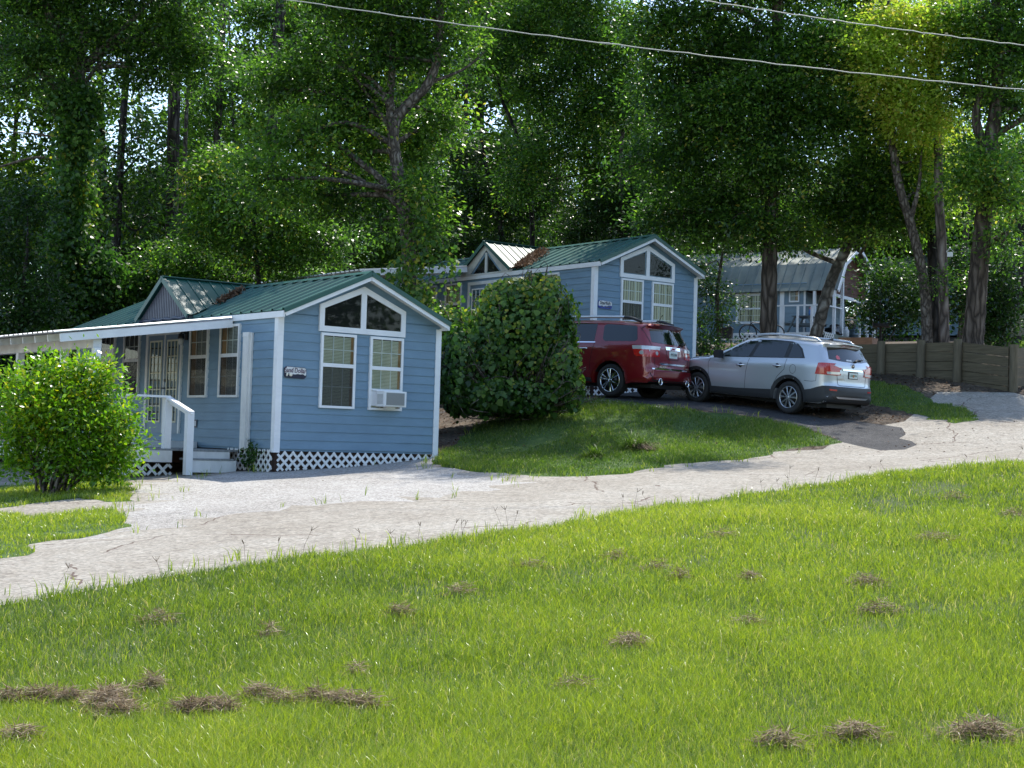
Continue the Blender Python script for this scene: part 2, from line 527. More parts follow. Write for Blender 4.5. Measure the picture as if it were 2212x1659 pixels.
edge = hit([(0, 1310), (200, 1279), (400, 1243), (600, 1215), (800, 1190), (1000, 1166), (1200, 1143), (1400, 1104), (1600, 1072), (1800, 1045), (2000, 1018), (2212, 998)])
e0, e1 = np.array(edge[0]), np.array(edge[-1])
dl = (np.array(edge[2]) - e0); dl /= np.linalg.norm(dl)
dr_ = (e1 - np.array(edge[-3])); dr_ /= np.linalg.norm(dr_)
lawn_edge = [tuple(e0 - dl * 40), tuple(e0 - dl * 6)] + edge + [tuple(e1 + dr_ * 5), tuple(e1 + dr_ * 40)]
P_lawn = rough(lawn_edge, .3, .06, 2) + [(60, -20), (-60, -20)]
uv = np.array([.784, .62]); vv = np.array([-.62, .784])
farL = F([(0, 2060)])[0]
P_road = [tuple(np.array(p) - vv * .3) for p in lawn_edge[:1]] + [tuple(np.array(p) - vv * .15) for p in lawn_edge[1:-1]] + [tuple(np.array(lawn_edge[-1]))]
rd_far = F([(4032, 1560), (3990, 1547), (3800, 1545), (3690, 1545), (3560, 1660), (3330, 1700), (3240, 1770), (2700, 1800), (2300, 1830), (1717, 1795)])
P_road = P_road + [tuple(np.array(rd_far[0]) + uv * 30)] + rd_far + [tuple(np.array([-4.3, 28.9])), (-8.5, 29.5), (-10.5, 33), (-16, 28), (-40, 10)]
P_lot = rough(F([(330, 2030), (560, 2010), (560, 1900), (900, 1862), (1079, 1850), (1717, 1790), (1800, 1862), (2000, 1880), (1930, 1935), (1500, 1975), (1150, 1990), (700, 2060), (440, 2120)]), .3, .32, 4)
P_isle1 = rough(F([(-80, 1920), (0, 1912), (150, 1906), (330, 1885), (480, 1888), (520, 1950), (530, 1975), (420, 1978), (313, 1962), (181, 1978), (0, 2003), (-80, 2010)]), .25, .08, 5)
P_isle2 = rough(F([(-80, 2030), (0, 2027), (139, 2039), (350, 2015), (434, 2009), (518, 2069), (518, 2075), (422, 2099), (313, 2123), (199, 2132), (115, 2147), (108, 2190), (0, 2201), (-80, 2210)]), .25, .06, 6)
P_bank = rough(F([(1745, 1775), (1700, 1830), (1850, 1858), (2170, 1878), (2446, 1870), (2609, 1834), (2682, 1826), (2869, 1813), (2983, 1801), (3105, 1769), (3268, 1752), (3317, 1745),
                  (3268, 1722), (3146, 1682), (2902, 1633), (2650, 1609), (2480, 1590), (2373, 1577), (2275, 1573), (2088, 1598), (1885, 1679)]), .25, .07, 7)
P_drive = rough(F([(2200, 1562), (2373, 1574), (2480, 1586), (2650, 1605), (2902, 1630), (3146, 1679), (3268, 1719), (3320, 1745), (3465, 1774), (3560, 1772), (3610, 1752), (3590, 1738), (3540, 1728),
                   (3560, 1700), (3550, 1684), (3500, 1676), (3368, 1659), (3232, 1648), (3075, 1617), (2940, 1599), (2792, 1581), (2650, 1562), (2560, 1545), (2480, 1530)]) + [(-1.6, 40.2), (-2.6, 39.0)], .4, .05, 8)
P_grass3 = rough(F([(3395, 1494), (3465, 1502), (3579, 1529), (3666, 1572), (3834, 1626), (3829, 1659), (3758, 1670), (3612, 1632), (3460, 1600), (3389, 1583), (3380, 1540)]), .25, .1, 9)
P_grass4 = rough(F([(3870, 1330), (3960, 1335), (4032, 1345), (4100, 1350)]) + [(18, 44), (17, 48), (13.4, 46)], .3, .1, 10)
P_kerb = rough(F([(2268, 1571), (2375, 1576), (2480, 1588), (2640, 1606), (2660, 1614), (2560, 1607), (2420, 1594), (2270, 1584)]), .3, .04, 11)

REG = [('lawn', P_lawn), ('kerb_strip', P_kerb), ('bank_grass', P_bank), ('verge_grass', P_isle1), ('verge_grass', P_isle2), ('driveway', P_drive), ('verge_grass', P_grass3), ('verge_grass', P_grass4), ('gravel_lot', P_lot), ('road', P_road)]

pts = []
y = 3.0
while y < 330:
    st = max(.16, .019 * y) * (1 if y < 60 else 2.2)
    hw = .42 * y + 5 if y < 90 else .9 * y + 20
    xs = np.arange(-hw, hw + st, st)
    pts.append(np.c_[xs + rng.uniform(-.25, .25, len(xs)) * st, np.full(len(xs), y) + rng.uniform(-.25, .25, len(xs)) * st])
    y += st
ex = np.arange(-300, 301, 30)
gx, gy = np.meshgrid(ex, np.r_[np.arange(-40, 3, 8)])
pts.append(np.c_[gx.ravel(), gy.ravel()])
gx, gy = np.meshgrid(np.r_[np.arange(-300, -60, 30), np.arange(70, 310, 30)], np.arange(5, 90, 12))
pts.append(np.c_[gx.ravel(), gy.ravel()])
pts = np.concatenate(pts)
cv = [Vector(p) for p in pts]
ce = []
for nm, pl in REG:
    b = len(cv)
    cv += [Vector(p) for p in pl]
    ce += [(b + i, b + (i + 1) % len(pl)) for i in range(len(pl))]
for off in (.04, .12):          # the step hidden behind the timber wall
    b = len(cv)
    q = []
    for i, p in enumerate(WALL):
        d = WALL[min(i + 1, len(WALL) - 1)] - WALL[max(i - 1, 0)]
        nrm = np.array([-d[1], d[0]]) / np.linalg.norm(d)
        if nrm[1] < 0: nrm = -nrm
        q.append(p + nrm * off)
    cv += [Vector(p) for p in q]
    ce += [(b + i, b + i + 1) for i in range(len(q) - 1)]
res = delaunay_2d_cdt(cv, ce, [], 0, 1e-5)
GV = np.array([tuple(v) for v in res[0]])
GF = np.array([f for f in res[2] if len(f) == 3])
cen = GV[GF].mean(1)
ar = (GV[GF[:, 1]] - GV[GF[:, 0]])
ar2 = (GV[GF[:, 2]] - GV[GF[:, 0]])
flip = ar[:, 0] * ar2[:, 1] - ar[:, 1] * ar2[:, 0] < 0
GF[flip] = GF[flip][:, ::-1]
GZ = gz(GV[:, 0], GV[:, 1])
reg = np.full(len(GF), -1)
for i in range(len(REG) - 1, -1, -1):
    reg[pip(cen, REG[i][1])] = i


def surf_mat(name, stops, s1, s2, bump=.5, bs=60, rough=.9, crack=0, mid=None, speck=None):
    """ground surface: two scales of noise through a ramp, fine speckle, optional cracks"""
    m = bpy.data.materials.new(name)
    m.use_nodes = True
    n, l = m.node_tree.nodes, m.node_tree.links
    b = n['Principled BSDF']; b.inputs['Roughness'].default_value = rough; b.inputs['Specular IOR Level'].default_value = .25
    tc = n.new('ShaderNodeTexCoord')

    def nz(s, d=5):
        t = n.new('ShaderNodeTexNoise'); t.inputs['Scale'].default_value = s; t.inputs['Detail'].default_value = d; t.inputs['Roughness'].default_value = .7
        l.new(tc.outputs['Object'], t.inputs['Vector']); return t
    a, c = nz(s1), nz(s2)
    mx = n.new('ShaderNodeMath'); mx.operation = 'ADD'
    l.new(a.outputs[0], mx.inputs[0]); l.new(c.outputs[0], mx.inputs[1])
    ml = n.new('ShaderNodeMath'); ml.operation = 'MULTIPLY'; ml.inputs[1].default_value = .5
    l.new(mx.outputs[0], ml.inputs[0])
    rp = n.new('ShaderNodeValToRGB')
    el = rp.color_ramp.elements
    el[0].position, el[0].color = stops[0][0], (*stops[0][1], 1)
    el[1].position, el[1].color = stops[-1][0], (*stops[-1][1], 1)
    for p, q in stops[1:-1]:
        e = el.new(p); e.color = (*q, 1)
    l.new(ml.outputs[0], rp.inputs[0])
    out = rp.outputs[0]
    if speck:
        sp_ = n.new('ShaderNodeTexVoronoi'); sp_.inputs['Scale'].default_value = speck[0]
        l.new(tc.outputs['Object'], sp_.inputs['Vector'])
        r2 = n.new('ShaderNodeValToRGB'); r2.color_ramp.elements[0].color = (speck[1],) * 3 + (1,); r2.color_ramp.elements[1].color = (speck[2],) * 3 + (1,)
        sx = n.new('ShaderNodeSeparateColor'); l.new(sp_.outputs['Color'], sx.inputs[0]); l.new(sx.outputs[0], r2.inputs[0])
        mm = n.new('ShaderNodeMix'); mm.data_type = 'RGBA'; mm.blend_type = 'MULTIPLY'; mm.inputs[0].default_value = 1
        l.new(out, mm.inputs[6]); l.new(r2.outputs[0], mm.inputs[7]); out = mm.outputs[2]
    if crack:
        v = n.new('ShaderNodeTexVoronoi'); v.feature = 'DISTANCE_TO_EDGE'; v.inputs['Scale'].default_value = crack
        wv = nz(.9, 4)
        ad = n.new('ShaderNodeMixRGB'); ad.inputs[0].default_value = .5; ad.blend_type = 'ADD'
        l.new(tc.outputs['Object'], ad.inputs[1]); l.new(wv.outputs['Color'], ad.inputs[2]); l.new(ad.outputs[0], v.inputs['Vector'])
        lt = n.new('ShaderNodeMath'); lt.operation = 'LESS_THAN'; lt.inputs[1].default_value = .0045
        l.new(v.outputs['Distance'], lt.inputs[0])
        gate = nz(.55, 2)
        gt = n.new('ShaderNodeMath'); gt.operation = 'GREATER_THAN'; gt.inputs[1].default_value = .46
        l.new(gate.outputs[0], gt.inputs[0])
        an = n.new('ShaderNodeMath'); an.operation = 'MULTIPLY'; l.new(lt.outputs[0], an.inputs[0]); l.new(gt.outputs[0], an.inputs[1])
        mk = n.new('ShaderNodeMix'); mk.data_type = 'RGBA'; mk.inputs[7].default_value = (.10, .07, .055, 1)
        l.new(an.outputs[0], mk.inputs[0]); l.new(out, mk.inputs[6]); out = mk.outputs[2]
    l.new(out, b.inputs['Base Color'])
    tb = nz(bs, 4)
    bp = n.new('ShaderNodeBump'); bp.inputs['Strength'].default_value = bump; bp.inputs['Distance'].default_value = .03
    l.new(tb.outputs[0], bp.inputs['Height']); l.new(bp.outputs[0], b.inputs['Normal'])
    return m


M['g_ground'] = surf_mat('leaf_litter', [(.35, (.035, .026, .018)), (.5, (.085, .062, .042)), (.62, (.20, .16, .12)), (.72, (.30, .27, .23))], .45, 14, .8, 40, speck=(24, .55, 1.15))
M['g_road'] = surf_mat('old_concrete', [(.36, (.195, .170, .137)), (.5, (.275, .250, .210)), (.64, (.335, .315, .275))], .35, 7, .35, 90, crack=.30, speck=(30, .66, 1.22))
M['g_lot'] = surf_mat('pale_gravel', [(.36, (.28, .258, .23)), (.5, (.375, .355, .325)), (.66, (.46, .445, .42))], .6, 18, .8, 45, speck=(42, .55, 1.28))
M['g_drive'] = surf_mat('asphalt', [(.38, (.028, .028, .03)), (.52, (.055, .054, .055)), (.68, (.13, .125, .12))], .5, 16, .5, 90, speck=(60, .7, 1.2))
M['g_lawn'] = surf_mat('lawn_soil', [(.36, (.03, .045, .012)), (.52, (.055, .085, .016)), (.68, (.13, .11, .06))], .9, 12, .6, 40)
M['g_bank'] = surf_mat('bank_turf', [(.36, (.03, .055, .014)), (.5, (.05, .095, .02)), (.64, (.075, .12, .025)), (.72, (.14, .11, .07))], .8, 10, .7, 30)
M['g_kerb'] = surf_mat('pale_sandy_strip', [(.36, (.25, .23, .2)), (.66, (.5, .48, .44))], .9, 12, .6, 40)
GM = {'lawn': 'g_lawn', 'kerb_strip': 'g_kerb', 'bank_grass': 'g_bank', 'verge_grass': 'g_bank', 'driveway': 'g_drive', 'gravel_lot': 'g_lot', 'road': 'g_road', 'ground': 'g_ground'}
groups = {}
for i in range(-1, len(REG)):
    nm = 'ground' if i < 0 else REG[i][0]
    groups.setdefault(nm, []).append(np.where(reg == i)[0])
for nm, idx in groups.items():
    fs = GF[np.concatenate(idx)]
    if not len(fs): continue
    u, inv = np.unique(fs, return_inverse=True)
    me = np_mesh(nm, np.c_[GV[u], GZ[u]], inv.reshape(-1, 3), smooth=True)
    o = link(nm, me, None, [M[GM[nm]]])
    tag(o, kind='structure')

# ------------------------------------------------------------------ cabins (park cabins, 12 ft x 30 ft)
CW, CL, CH, APEX = 3.66, 9.2, 2.50, 3.34
X3, Y3, Z3 = np.eye(3)


def clip_line(p, q, poly):
    """clip segment to convex polygon (counter-clockwise)"""
    p, q = np.array(p, float), np.array(q, float)
    t0, t1 = 0.0, 1.0
    d = q - p
    for a, b in zip(poly, poly[1:] + poly[:1]):
        a, b = np.array(a), np.array(b)
        n = np.array([-(b - a)[1], (b - a)[0]])
        den, num = n @ d, n @ (p - a)
        if abs(den) < 1e-12:
            if num < 0: return None
            continue
        t = -num / den
        if den > 0: t0 = max(t0, t)
        else: t1 = min(t1, t)
    if t0 >= t1 - .02: return None
    return p + d * t0, p + d * t1


def lattice(name, poly, O, X, Z, N, parent, sp=.125, wd=.045, th=.009, m='lattice'):
    """diagonal lattice filling a convex polygon in the plane (O; X, Z)"""
    mb = MB()
    O, X, Z, N = map(np.asarray, (O, X, Z, N))
    xs = [p[0] for p in poly]; zs = [p[1] for p in poly]
    x0, x1, z0, z1 = min(xs), max(xs), min(zs), max(zs)
    H = z1 - z0
    st = sp * math.sqrt(2)
    for s_, off in ((1, 0), (-1, th + .001)):
        k = x0 - H
        while k < x1 + H:
            p, q = ((k, z0), (k + H, z1)) if s_ > 0 else ((k + H, z0), (k, z1))
            c = clip_line(p, q, poly)
            if c is not None:
                a, b = c
                d = (b - a) / np.linalg.norm(b - a); n2 = np.array([-d[1], d[0]])
                L = np.linalg.norm(b - a)
                mb.obox(O + X * a[0] + Z * a[1] + N * off, X * d[0] + Z * d[1], X * n2[0] + Z * n2[1], N, 0, L, -wd / 2, wd / 2, 0, th)
            k += st
    return mb.build(name, M[m], parent)


def siding(mb, O, X, N, x0, x1, z0, z1, top=None, expo=.167, mi=0):
    """lapped boards on the plane (O; X, z) facing N; top(x0,x1,z) trims boards under a gable"""
    O, X, N = map(np.asarray, (O, X, N))
    z = z0
    while z < z1 - 1e-6:
        zt = min(z + expo, z1)
        if top: (a0, a1), (b0, b1) = top(z), top(zt)
        else: a0, a1, b0, b1 = x0, x1, x0, x1
        P = lambda x, zz, n: O + X * x + np.array([0, 0, zz]) + N * n
        mb.add([P(a0, z, .0178), P(a1, z, .0178), P(b1, zt, .004), P(b0, zt, .004)], [(0, 1, 2, 3)], mi)
        mb.add([P(a0, z, .0), P(a1, z, .0), P(a1, z, .0178), P(a0, z, .0178)], [(0, 1, 2, 3)], mi)
        z = zt


def window(cab, O, X, N, a0, a1, z0, z1, split, kind='blind', lower_screen=True, grid_low=True, cols=3, frame_w=.05, white='white'):
    """sash window standing proud of the wall; O wall origin, X along the wall, N outwards"""
    O, X, N = map(np.asarray, (O, X, N))
    Z = Z3
    mb = MB()
    B = lambda x0, x1, zz0, zz1, n0, n1: mb.obox(O, X, Z, N, x0, x1, zz0, zz1, n0, n1)
    f = frame_w
    B(a0, a0 + f, z0, z1, .002, .055); B(a1 - f, a1, z0, z1, .002, .055)
    B(a0 + f, a1 - f, z1 - f, z1, .002, .055); B(a0 + f, a1 - f, z0, z0 + f * .9, .002, .062)
    B(a0 + f, a1 - f, split - .035, split + .035, .002, .05)
    i0, i1 = a0 + f, a1 - f
    for (b, t, on, dep) in ((split + .035, z1 - f, True, .036), (z0 + f * .9, split - .035, grid_low, .024)):
        if not on: continue
        for k in range(1, cols):
            x = i0 + (i1 - i0) * k / cols
            B(x - .009, x + .009, b, t, dep - .012, dep)
        B(i0, i1, (b + t) / 2 - .009, (b + t) / 2 + .009, dep - .011, dep - .001)
    wd = mb.build('window', M[white], cab)
    b = MB()
    b.obox(O, X, Z, N, i0, i1, z0 + f, z1 - f, .0185, .0195)
    pb = MB()
    if kind == 'blind':
        z = z1 - f - .01
        while z > z0 + f + .02:
            pb.add([O + X * x + Z * zz + N * n for x, zz, n in ((i0 + .005, z, .018), (i1 - .06, z, .018), (i1 - .06, z - .03, .0235), (i0 + .005, z - .03, .0235))], [(0, 1, 2, 3)])
            z -= .027
        pb.build('blind', M['blind'], wd)
        q = MB(); q.obox(O, X, Z, N, i1 - .06, i1, z0 + f, z1 - f, .0186, .0205); q.build('reveal', M['wood_in'], wd)
    elif kind == 'half':         # blind drawn to one side, brown lining on the other
        z = z1 - f - .01
        xm = i0 + (i1 - i0) * .62
        # X may run either way: the lining stays on the far side of the wall
        while z > z0 + f + .02:
            pb.add([O + X * x + Z * zz + N * n for x, zz, n in ((i0 + .003, z, .018), (xm, z, .018), (xm, z - .03, .0235), (i0 + .003, z - .03, .0235))], [(0, 1, 2, 3)])
            z -= .027
        pb.build('blind', M['blind_grey'], wd)
        q = MB(); q.obox(O, X, Z, N, xm + .015, i1 - .02, z0 + f, z1 - f, .0186, .0205); q.build('reveal', M['wood_in'], wd)
    elif kind == 'curtain':
        n = 28
        vs, fs = [], []
        for i in range(n + 1):
            x = i0 + (i1 - i0) * i / n
            d = .0205 + .002 * math.sin(i * 1.9)
            vs += [O + X * x + Z * (z0 + f) + N * d, O + X * x + Z * (z1 - f) + N * d]
        fs = [(2 * i, 2 * i + 2, 2 * i + 3, 2 * i + 1) for i in range(n)]
        pb.add(vs, fs, smooth=True); pb.build('curtain', M['curtain'], wd)
    b.build('backing', M['dark'], wd)
    g = MB()
    for b_, t_, n_ in ((split + .035, z1 - f, .0375), (z0 + f * .9, split - .035, .0278)):
        g.add([O + X * i0 + Z * b_ + N * n_, O + X * i1 + Z * b_ + N * n_, O + X * i1 + Z * t_ + N * n_, O + X * i0 + Z * t_ + N * n_], [(0, 1, 2, 3) if np.cross(X, Z) @ N > 0 else (3, 2, 1, 0)])
    g.build('pane', M['glass'], wd)
    if lower_screen:
        s = MB(); s.obox(O, X, Z, N, i0, i1, z0 + f * .9, split - .035, .0335, .0345); s.build('screen', M['screen'], wd)
    return wd


def ribbed(mb, P0, E, S, L, slope_len, rib=.40, h=.036, mi=0, over=0.0, th=.018, clip=None):
    """ribbed sheet: P0 corner at the eave, E along the eave (unit), S up the slope (unit)"""
    P0, E, S = map(np.asarray, (P0, E, S))
    N = np.cross(E, S); N /= np.linalg.norm(N)
    if N[2] < 0: N = -N
    prof = []
    x = 0
    while x < L:
        prof += [(x, 0), (x + .02, h), (x + .06, h), (x + .08, 0), (x + rib * .5, .002)]
        x += rib
    prof = [(min(a, L), b) for a, b in prof] + [(L, 0)]
    vs = []
    for a, b in prof:
        l0, l1 = (0, slope_len) if clip is None else clip(a)
        vs += [P0 + E * a + S * l0 + N * b, P0 + E * a + S * l1 + N * b]
    n = len(prof)
    mb.add(vs, [(2 * i, 2 * i + 2, 2 * i + 3, 2 * i + 1) for i in range(n - 1)], mi)
    if clip is None:
        mb.add([P0 - N * th, P0 + E * L - N * th, P0 + E * L + S * slope_len - N * th, P0 + S * slope_len - N * th,
                P0 - N * .002, P0 + E * L - N * .002, P0 + E * L + S * slope_len - N * .002, P0 + S * slope_len - N * .002],
               [(3, 2, 1, 0), (0, 1, 5, 4), (1, 2, 6, 5), (2, 3, 7, 6), (3, 0, 4, 7)], mi)


def build_cabin(name, label, C, yaw, first):
    cab = thing(name, label, 'cabin', C, yaw)
    rise = .83; run = 1.88
    sl = rise / run
    ztop = lambda a: 2.505 + sl * (min(a + .05, 3.71 - a))
    # --- walls
    mb = MB()
    base = -.02
    siding(mb, (0, 0, 0), X3, -Y3, .0, CW, base, CH)
    under = lambda a: APEX - .05 - sl * abs(a - 1.83)

    def top(z):
        h = max(0.02, (APEX - .06 - z) / sl)
        return max(0, 1.83 - h), min(CW, 1.83 + h)
    siding(mb, (0, 0, 0), X3, -Y3, 0, CW, CH, APEX - .08, top)
    siding(mb, (0, CL, 0), -Y3, -X3, 0, CL, base, CH)
    siding(mb, (CW, 0, 0), Y3, X3, 0, CL, base, CH)
    siding(mb, (0, CL, 0), X3, Y3, 0, CW, base, CH)
    siding(mb, (0, CL, 0), X3, Y3, 0, CW, CH, APEX - .08, top)
    mb.box(.004, CW - .004, .004, CL - .004, -.06, base)
    mb.add([(0.0, -.0005, CH), (CW, -.0005, CH), (CW / 2, -.0005, APEX - .08), (0, CL, CH), (CW, CL, CH), (CW / 2, CL, APEX - .08)], [(0, 1, 2)])
    mb.build('wall', M['siding'], cab)
    # --- roof
    mb = MB()
    S1 = np.array([run, 0, rise]) / math.hypot(run, rise)
    S2 = np.array([-run, 0, rise]) / math.hypot(run, rise)
    ln = math.hypot(run, rise)
    ribbed(mb, (-.05, -.28, 2.535), Y3, S1, CL + .56, ln)
    ribbed(mb, (3.71, -.28, 2.535), Y3, S2, CL + .56, ln)
    mb.prism([(-.10, -.03), (0, .022), (.10, -.03), (.10, -.022), (0, .034), (-.10, -.022)], (1.83, -.29, 3.385), X3, Z3, Y3, 0, CL + .58)
    rf = mb.build('roof', M['green_roof'], cab)
    # green gable-edge trim and white rake boards under it
    for yy, n in ((-.28, -1), (CL + .28, 1)):
        g, wht = MB(), MB()
        for a0, S in (((-.05), S1), (3.71, S2)):
            P = np.array([a0, yy, 2.535])
            Nn = np.array([-S[2] * np.sign(S[0]), 0, abs(S[0])])
            g.obox(P, S, np.array([0, n, 0.]), Nn, -.01, ln - .001, .001, .02, -.055, .03)
            wht.obox(P, S, np.array([0, n, 0.]), Nn, 0.0, ln - .03, -.02, .0005, -.125, -.0555)
            wht.obox(P, S, np.array([0, n, 0.]), Nn, 0.02, ln - .03, -.27, -.021, -.075, -.0205)
        g.build('edge_trim', M['green_roof'], rf)
        wht.build('rake_board', M['white'], cab)
    # eave fascia
    for x0, x1 in ((-.052, -.021), (3.681, 3.712)):
        fb = MB(); fb.box(x0, x1, -.26, CL + .26, 2.40, 2.515); fb.build('fascia', M['white'], cab)
        fb = MB(); fb.box(min(x0, x1) + (.032 if x0 < 0 else -.04), max(x0, x1) + (.04 if x0 < 0 else -.032), -.02, CL, 2.41, 2.44); fb.build('soffit', M['white'], cab)
    # corner trims
    for (x, yy, sx, sy) in ((0, 0, -1, -1), (CW, 0, 1, -1), (0, CL, -1, 1), (CW, CL, 1, 1)):
        t = MB()
        X, Y = np.array([-sx, 0, 0.]), np.array([0, -sy, 0.])
        t.obox((x, yy, 0), X, Y, Z3, -.026, .10, -.026, -.001, -.09, 2.42)
        t.obox((x, yy, 0), X, Y, Z3, -.026, -.001, -.0005, .10, -.09, 2.415)
        t.build('corner_trim', M['white'], cab)
    fO, fX, fN = np.zeros(3), X3, -Y3
    # --- front windows
    window(cab, fO, fX, fN, .90, 1.68, .77, 2.185, 1.58, 'blind' if first else 'curtain')
    window(cab, fO, fX, fN, 2.0, 2.77, .77, 2.185, 1.58, 'blind' if first else 'curtain', lower_screen=False)
    # --- gable glazing
    mb = MB()
    outer = [(.85, 2.21), (2.80, 2.21), (2.80, 2.715), (1.825, 3.125), (.85, 2.715)]
    tk = .105
    inner = [(.85 + tk, 2.21 + tk), (2.80 - tk, 2.21 + tk), (2.80 - tk, 2.715 - tk * .62), (1.825, 3.125 - tk * 1.15), (.85 + tk, 2.715 - tk * .62)]
    vs = [fO + fX * a + Z3 * b + fN * n for n in (.002, .05) for poly in (outer, inner) for a, b in poly]
    fs = []
    for i in range(5):
        j = (i + 1) % 5
        fs += [(10 + i, 10 + j, 15 + j, 15 + i), (i, j, 10 + j, 10 + i), (5 + j, 5 + i, 15 + i, 15 + j)]
    mb.add(vs, fs)
    mb.prism([(1.765, 2.315), (1.885, 2.315), (1.885, 2.985), (1.825, 3.01), (1.765, 2.985)], fO, fX, Z3, fN, .003, .047)
    fr = mb.build('gable_window', M['white'], cab)
    for sgn, nm in ((-1, 'l'), (1, 'r')):
        xa, xb = (.955, 1.765) if sgn < 0 else (1.885, 2.695)
        zt = lambda x: 2.715 - tk * .62 + (3.125 - tk * 1.15 - 2.715 + tk * .62) * (1 - abs(x - 1.825) / (.975 - tk))
        quad = [(xa, 2.315), (xb, 2.315), (xb, zt(xb)), (xa, zt(xa))]
        b = MB(); b.prism(quad, fO, fX, Z3, fN, .0185, .0195); b.build('backing', M['dark'], fr)
        sh = .9
        cxm = sum(p[0] for p in quad) / 4; czm = sum(p[1] for p in quad) / 4
        ins = [(cxm + (a - cxm) * .93, czm + (b_ - czm) * .9) for a, b_ in quad]
        if not first:
            lin = MB()
            vsl = [fO + fX * a + Z3 * b_ + fN * n for n, poly in ((.03, quad), (.022, ins)) for a, b_ in poly]
            lin.add(vsl, [(i, (i + 1) % 4, 4 + (i + 1) % 4, 4 + i) for i in range(4)]); lin.build('sash', M['siding'], fr)
        g = MB(); g.add([fO + fX * a + Z3 * b_ + fN * .0315 for a, b_ in quad], [(0, 1, 2, 3)]); g.build('pane', M['glass'], fr)
    # --- side wall: windows, French doors, dormer
    sO, sX, sN = np.zeros(3), Y3, -X3
    for a0, a1, k in ((1.40, 2.20, 'half'), (2.69, 3.49, 'half'), (5.83, 6.63, 'none'), (7.08, 7.88, 'none')):
        window(cab, sO, sX, sN, a0, a1, .93, 2.345, 1.745, k if first else 'curtain', white='white_old')
    dfm = MB()
    d0, d1, dz0, dz1 = 3.83, 5.50, .20, 2.325
    dfm.obox(sO, sX, Z3, sN, d0, d0 + .06, dz0, dz1, .002, .05)
    dfm.obox(sO, sX, Z3, sN, d1 - .10, d1, dz0, dz1, .002, .05)
    dfm.obox(sO, sX, Z3, sN, d0 + .06, d1 - .10, dz1 - .09, dz1, .002, .05)
    mid = 4.61
    dfm.obox(sO, sX, Z3, sN, mid - .02, mid + .02, dz0, dz1 - .09, .002, .046)
    dfm.build('door_frame', M['white_old'], cab)
    for x0, x1 in ((d0 + .06, mid - .02), (mid + .02, d1 - .10)):
        d = MB()
        lx0, lx1, lz0, lz1 = x0 + .11, x1 - .09, .42, 2.13
        d.obox(sO, sX, Z3, sN, x0, x1, dz0, lz0, .002, .03); d.obox(sO, sX, Z3, sN, x0, x1, lz1, dz1 - .09, .002, .03)
        d.obox(sO, sX, Z3, sN, x0, lx0, lz0, lz1, .002, .03); d.obox(sO, sX, Z3, sN, lx1, x1, lz0, lz1, .002, .03)
        dr = d.build('door', M['door_blue'], cab)
        g = MB()
        t = .035
        for a, b, c, e in ((lx0, lx0 + t, lz0, lz1), (lx1 - t, lx1, lz0, lz1), (lx0 + t, lx1 - t, lz0, lz0 + t), (lx0 + t, lx1 - t, lz1 - t, lz1)):
            g.obox(sO, sX, Z3, sN, a, b, c, e, .0302, .044)
        for k in range(1, 3):
            x = lx0 + (lx1 - lx0) * k / 3; g.obox(sO, sX, Z3, sN, x - .011, x + .011, lz0 + t, lz1 - t, .018, .038)
        for k in range(1, 5):
            z = lz0 + (lz1 - lz0) * k / 5; g.obox(sO, sX, Z3, sN, lx0 + t, lx1 - t, z - .011, z + .011, .019, .037)
        g.build('glazing_bars', M['blind'] if first else M['white'], dr)
        b = MB(); b.obox(sO, sX, Z3, sN, lx0, lx1, lz0, lz1, .004, .006); b.build('backing', M['dark'], dr)
        q = MB(); q.add([sO + sX * a + Z3 * b_ + sN * .025 for a, b_ in ((lx0, lz0), (lx1, lz0), (lx1, lz1), (lx0, lz1))], [(3, 2, 1, 0)]); q.build('pane', M['glass'], dr)
        if x0 < 4:
            h = MB(); h.tube([(-.03, x1 - .045, 1.13), (-.075, x1 - .045, 1.13), (-.078, x1 + .06, 1.128)], .012, 8)
            h.build('handle', M['black'], dr)
            h = MB(); h.tube([(-.03, x1 - .045, 1.29), (-.06, x1 - .045, 1.29)], .028, 10); h.build('deadbolt', M['black'], dr)
    # dormer
    s0, s1, sm, za, zb = 3.42, 5.88, 4.65, 3.44, 2.60
    roofz = lambda a: 2.535 + .44 * (a + .05)
    xb_ = (za - 2.535) / (rise / run) - .05
    dm = MB()
    for se, sg in ((s0, 1), (s1, -1)):
        # slope: triangle between front apex, front eave and the point where the ridge meets the main roof
        Pf = np.array([-.14, sm, za]); Pe = np.array([-.14, se, zb]); Pv = np.array([.0, se + sg * .02, zb + .02]); Pr = np.array([xb_, sm, za])
        n = np.cross(Pe - Pf, Pr - Pf); n /= np.linalg.norm(n); n = n if n[2] > 0 else -n
        dm.add([Pf, Pe, Pv, Pr], [(0, 1, 2, 3) if sg < 0 else (3, 2, 1, 0)])
        dm.add([Pf - n * .02, Pe - n * .02, Pv - n * .02, Pr - n * .02], [(3, 2, 1, 0) if sg < 0 else (0, 1, 2, 3)])
        k = .0
        while k < xb_:
            x = k - .12
            f = max(0, (x + .14) / (xb_ + .14))
            top_ = np.array([x, sm, za]); bt = top_ + (Pe - Pf) * max(0.03, 1 - max(0, (x - 0) / xb_))
            dm.bar(top_ + n * .008, bt + n * .008, .035, .022, n)
            k += .26
        dm.bar(Pf - n * .03 + X3 * -.012, Pe - n * .03 + X3 * -.012, .02, .10, n)
    dm.bar((-.15, sm, za + .012), (xb_, sm, za + .012), .16, .02)
    dor = dm.build('dormer', M['green_roof'] if first else M['green_roof'], cab)
    fc = MB()
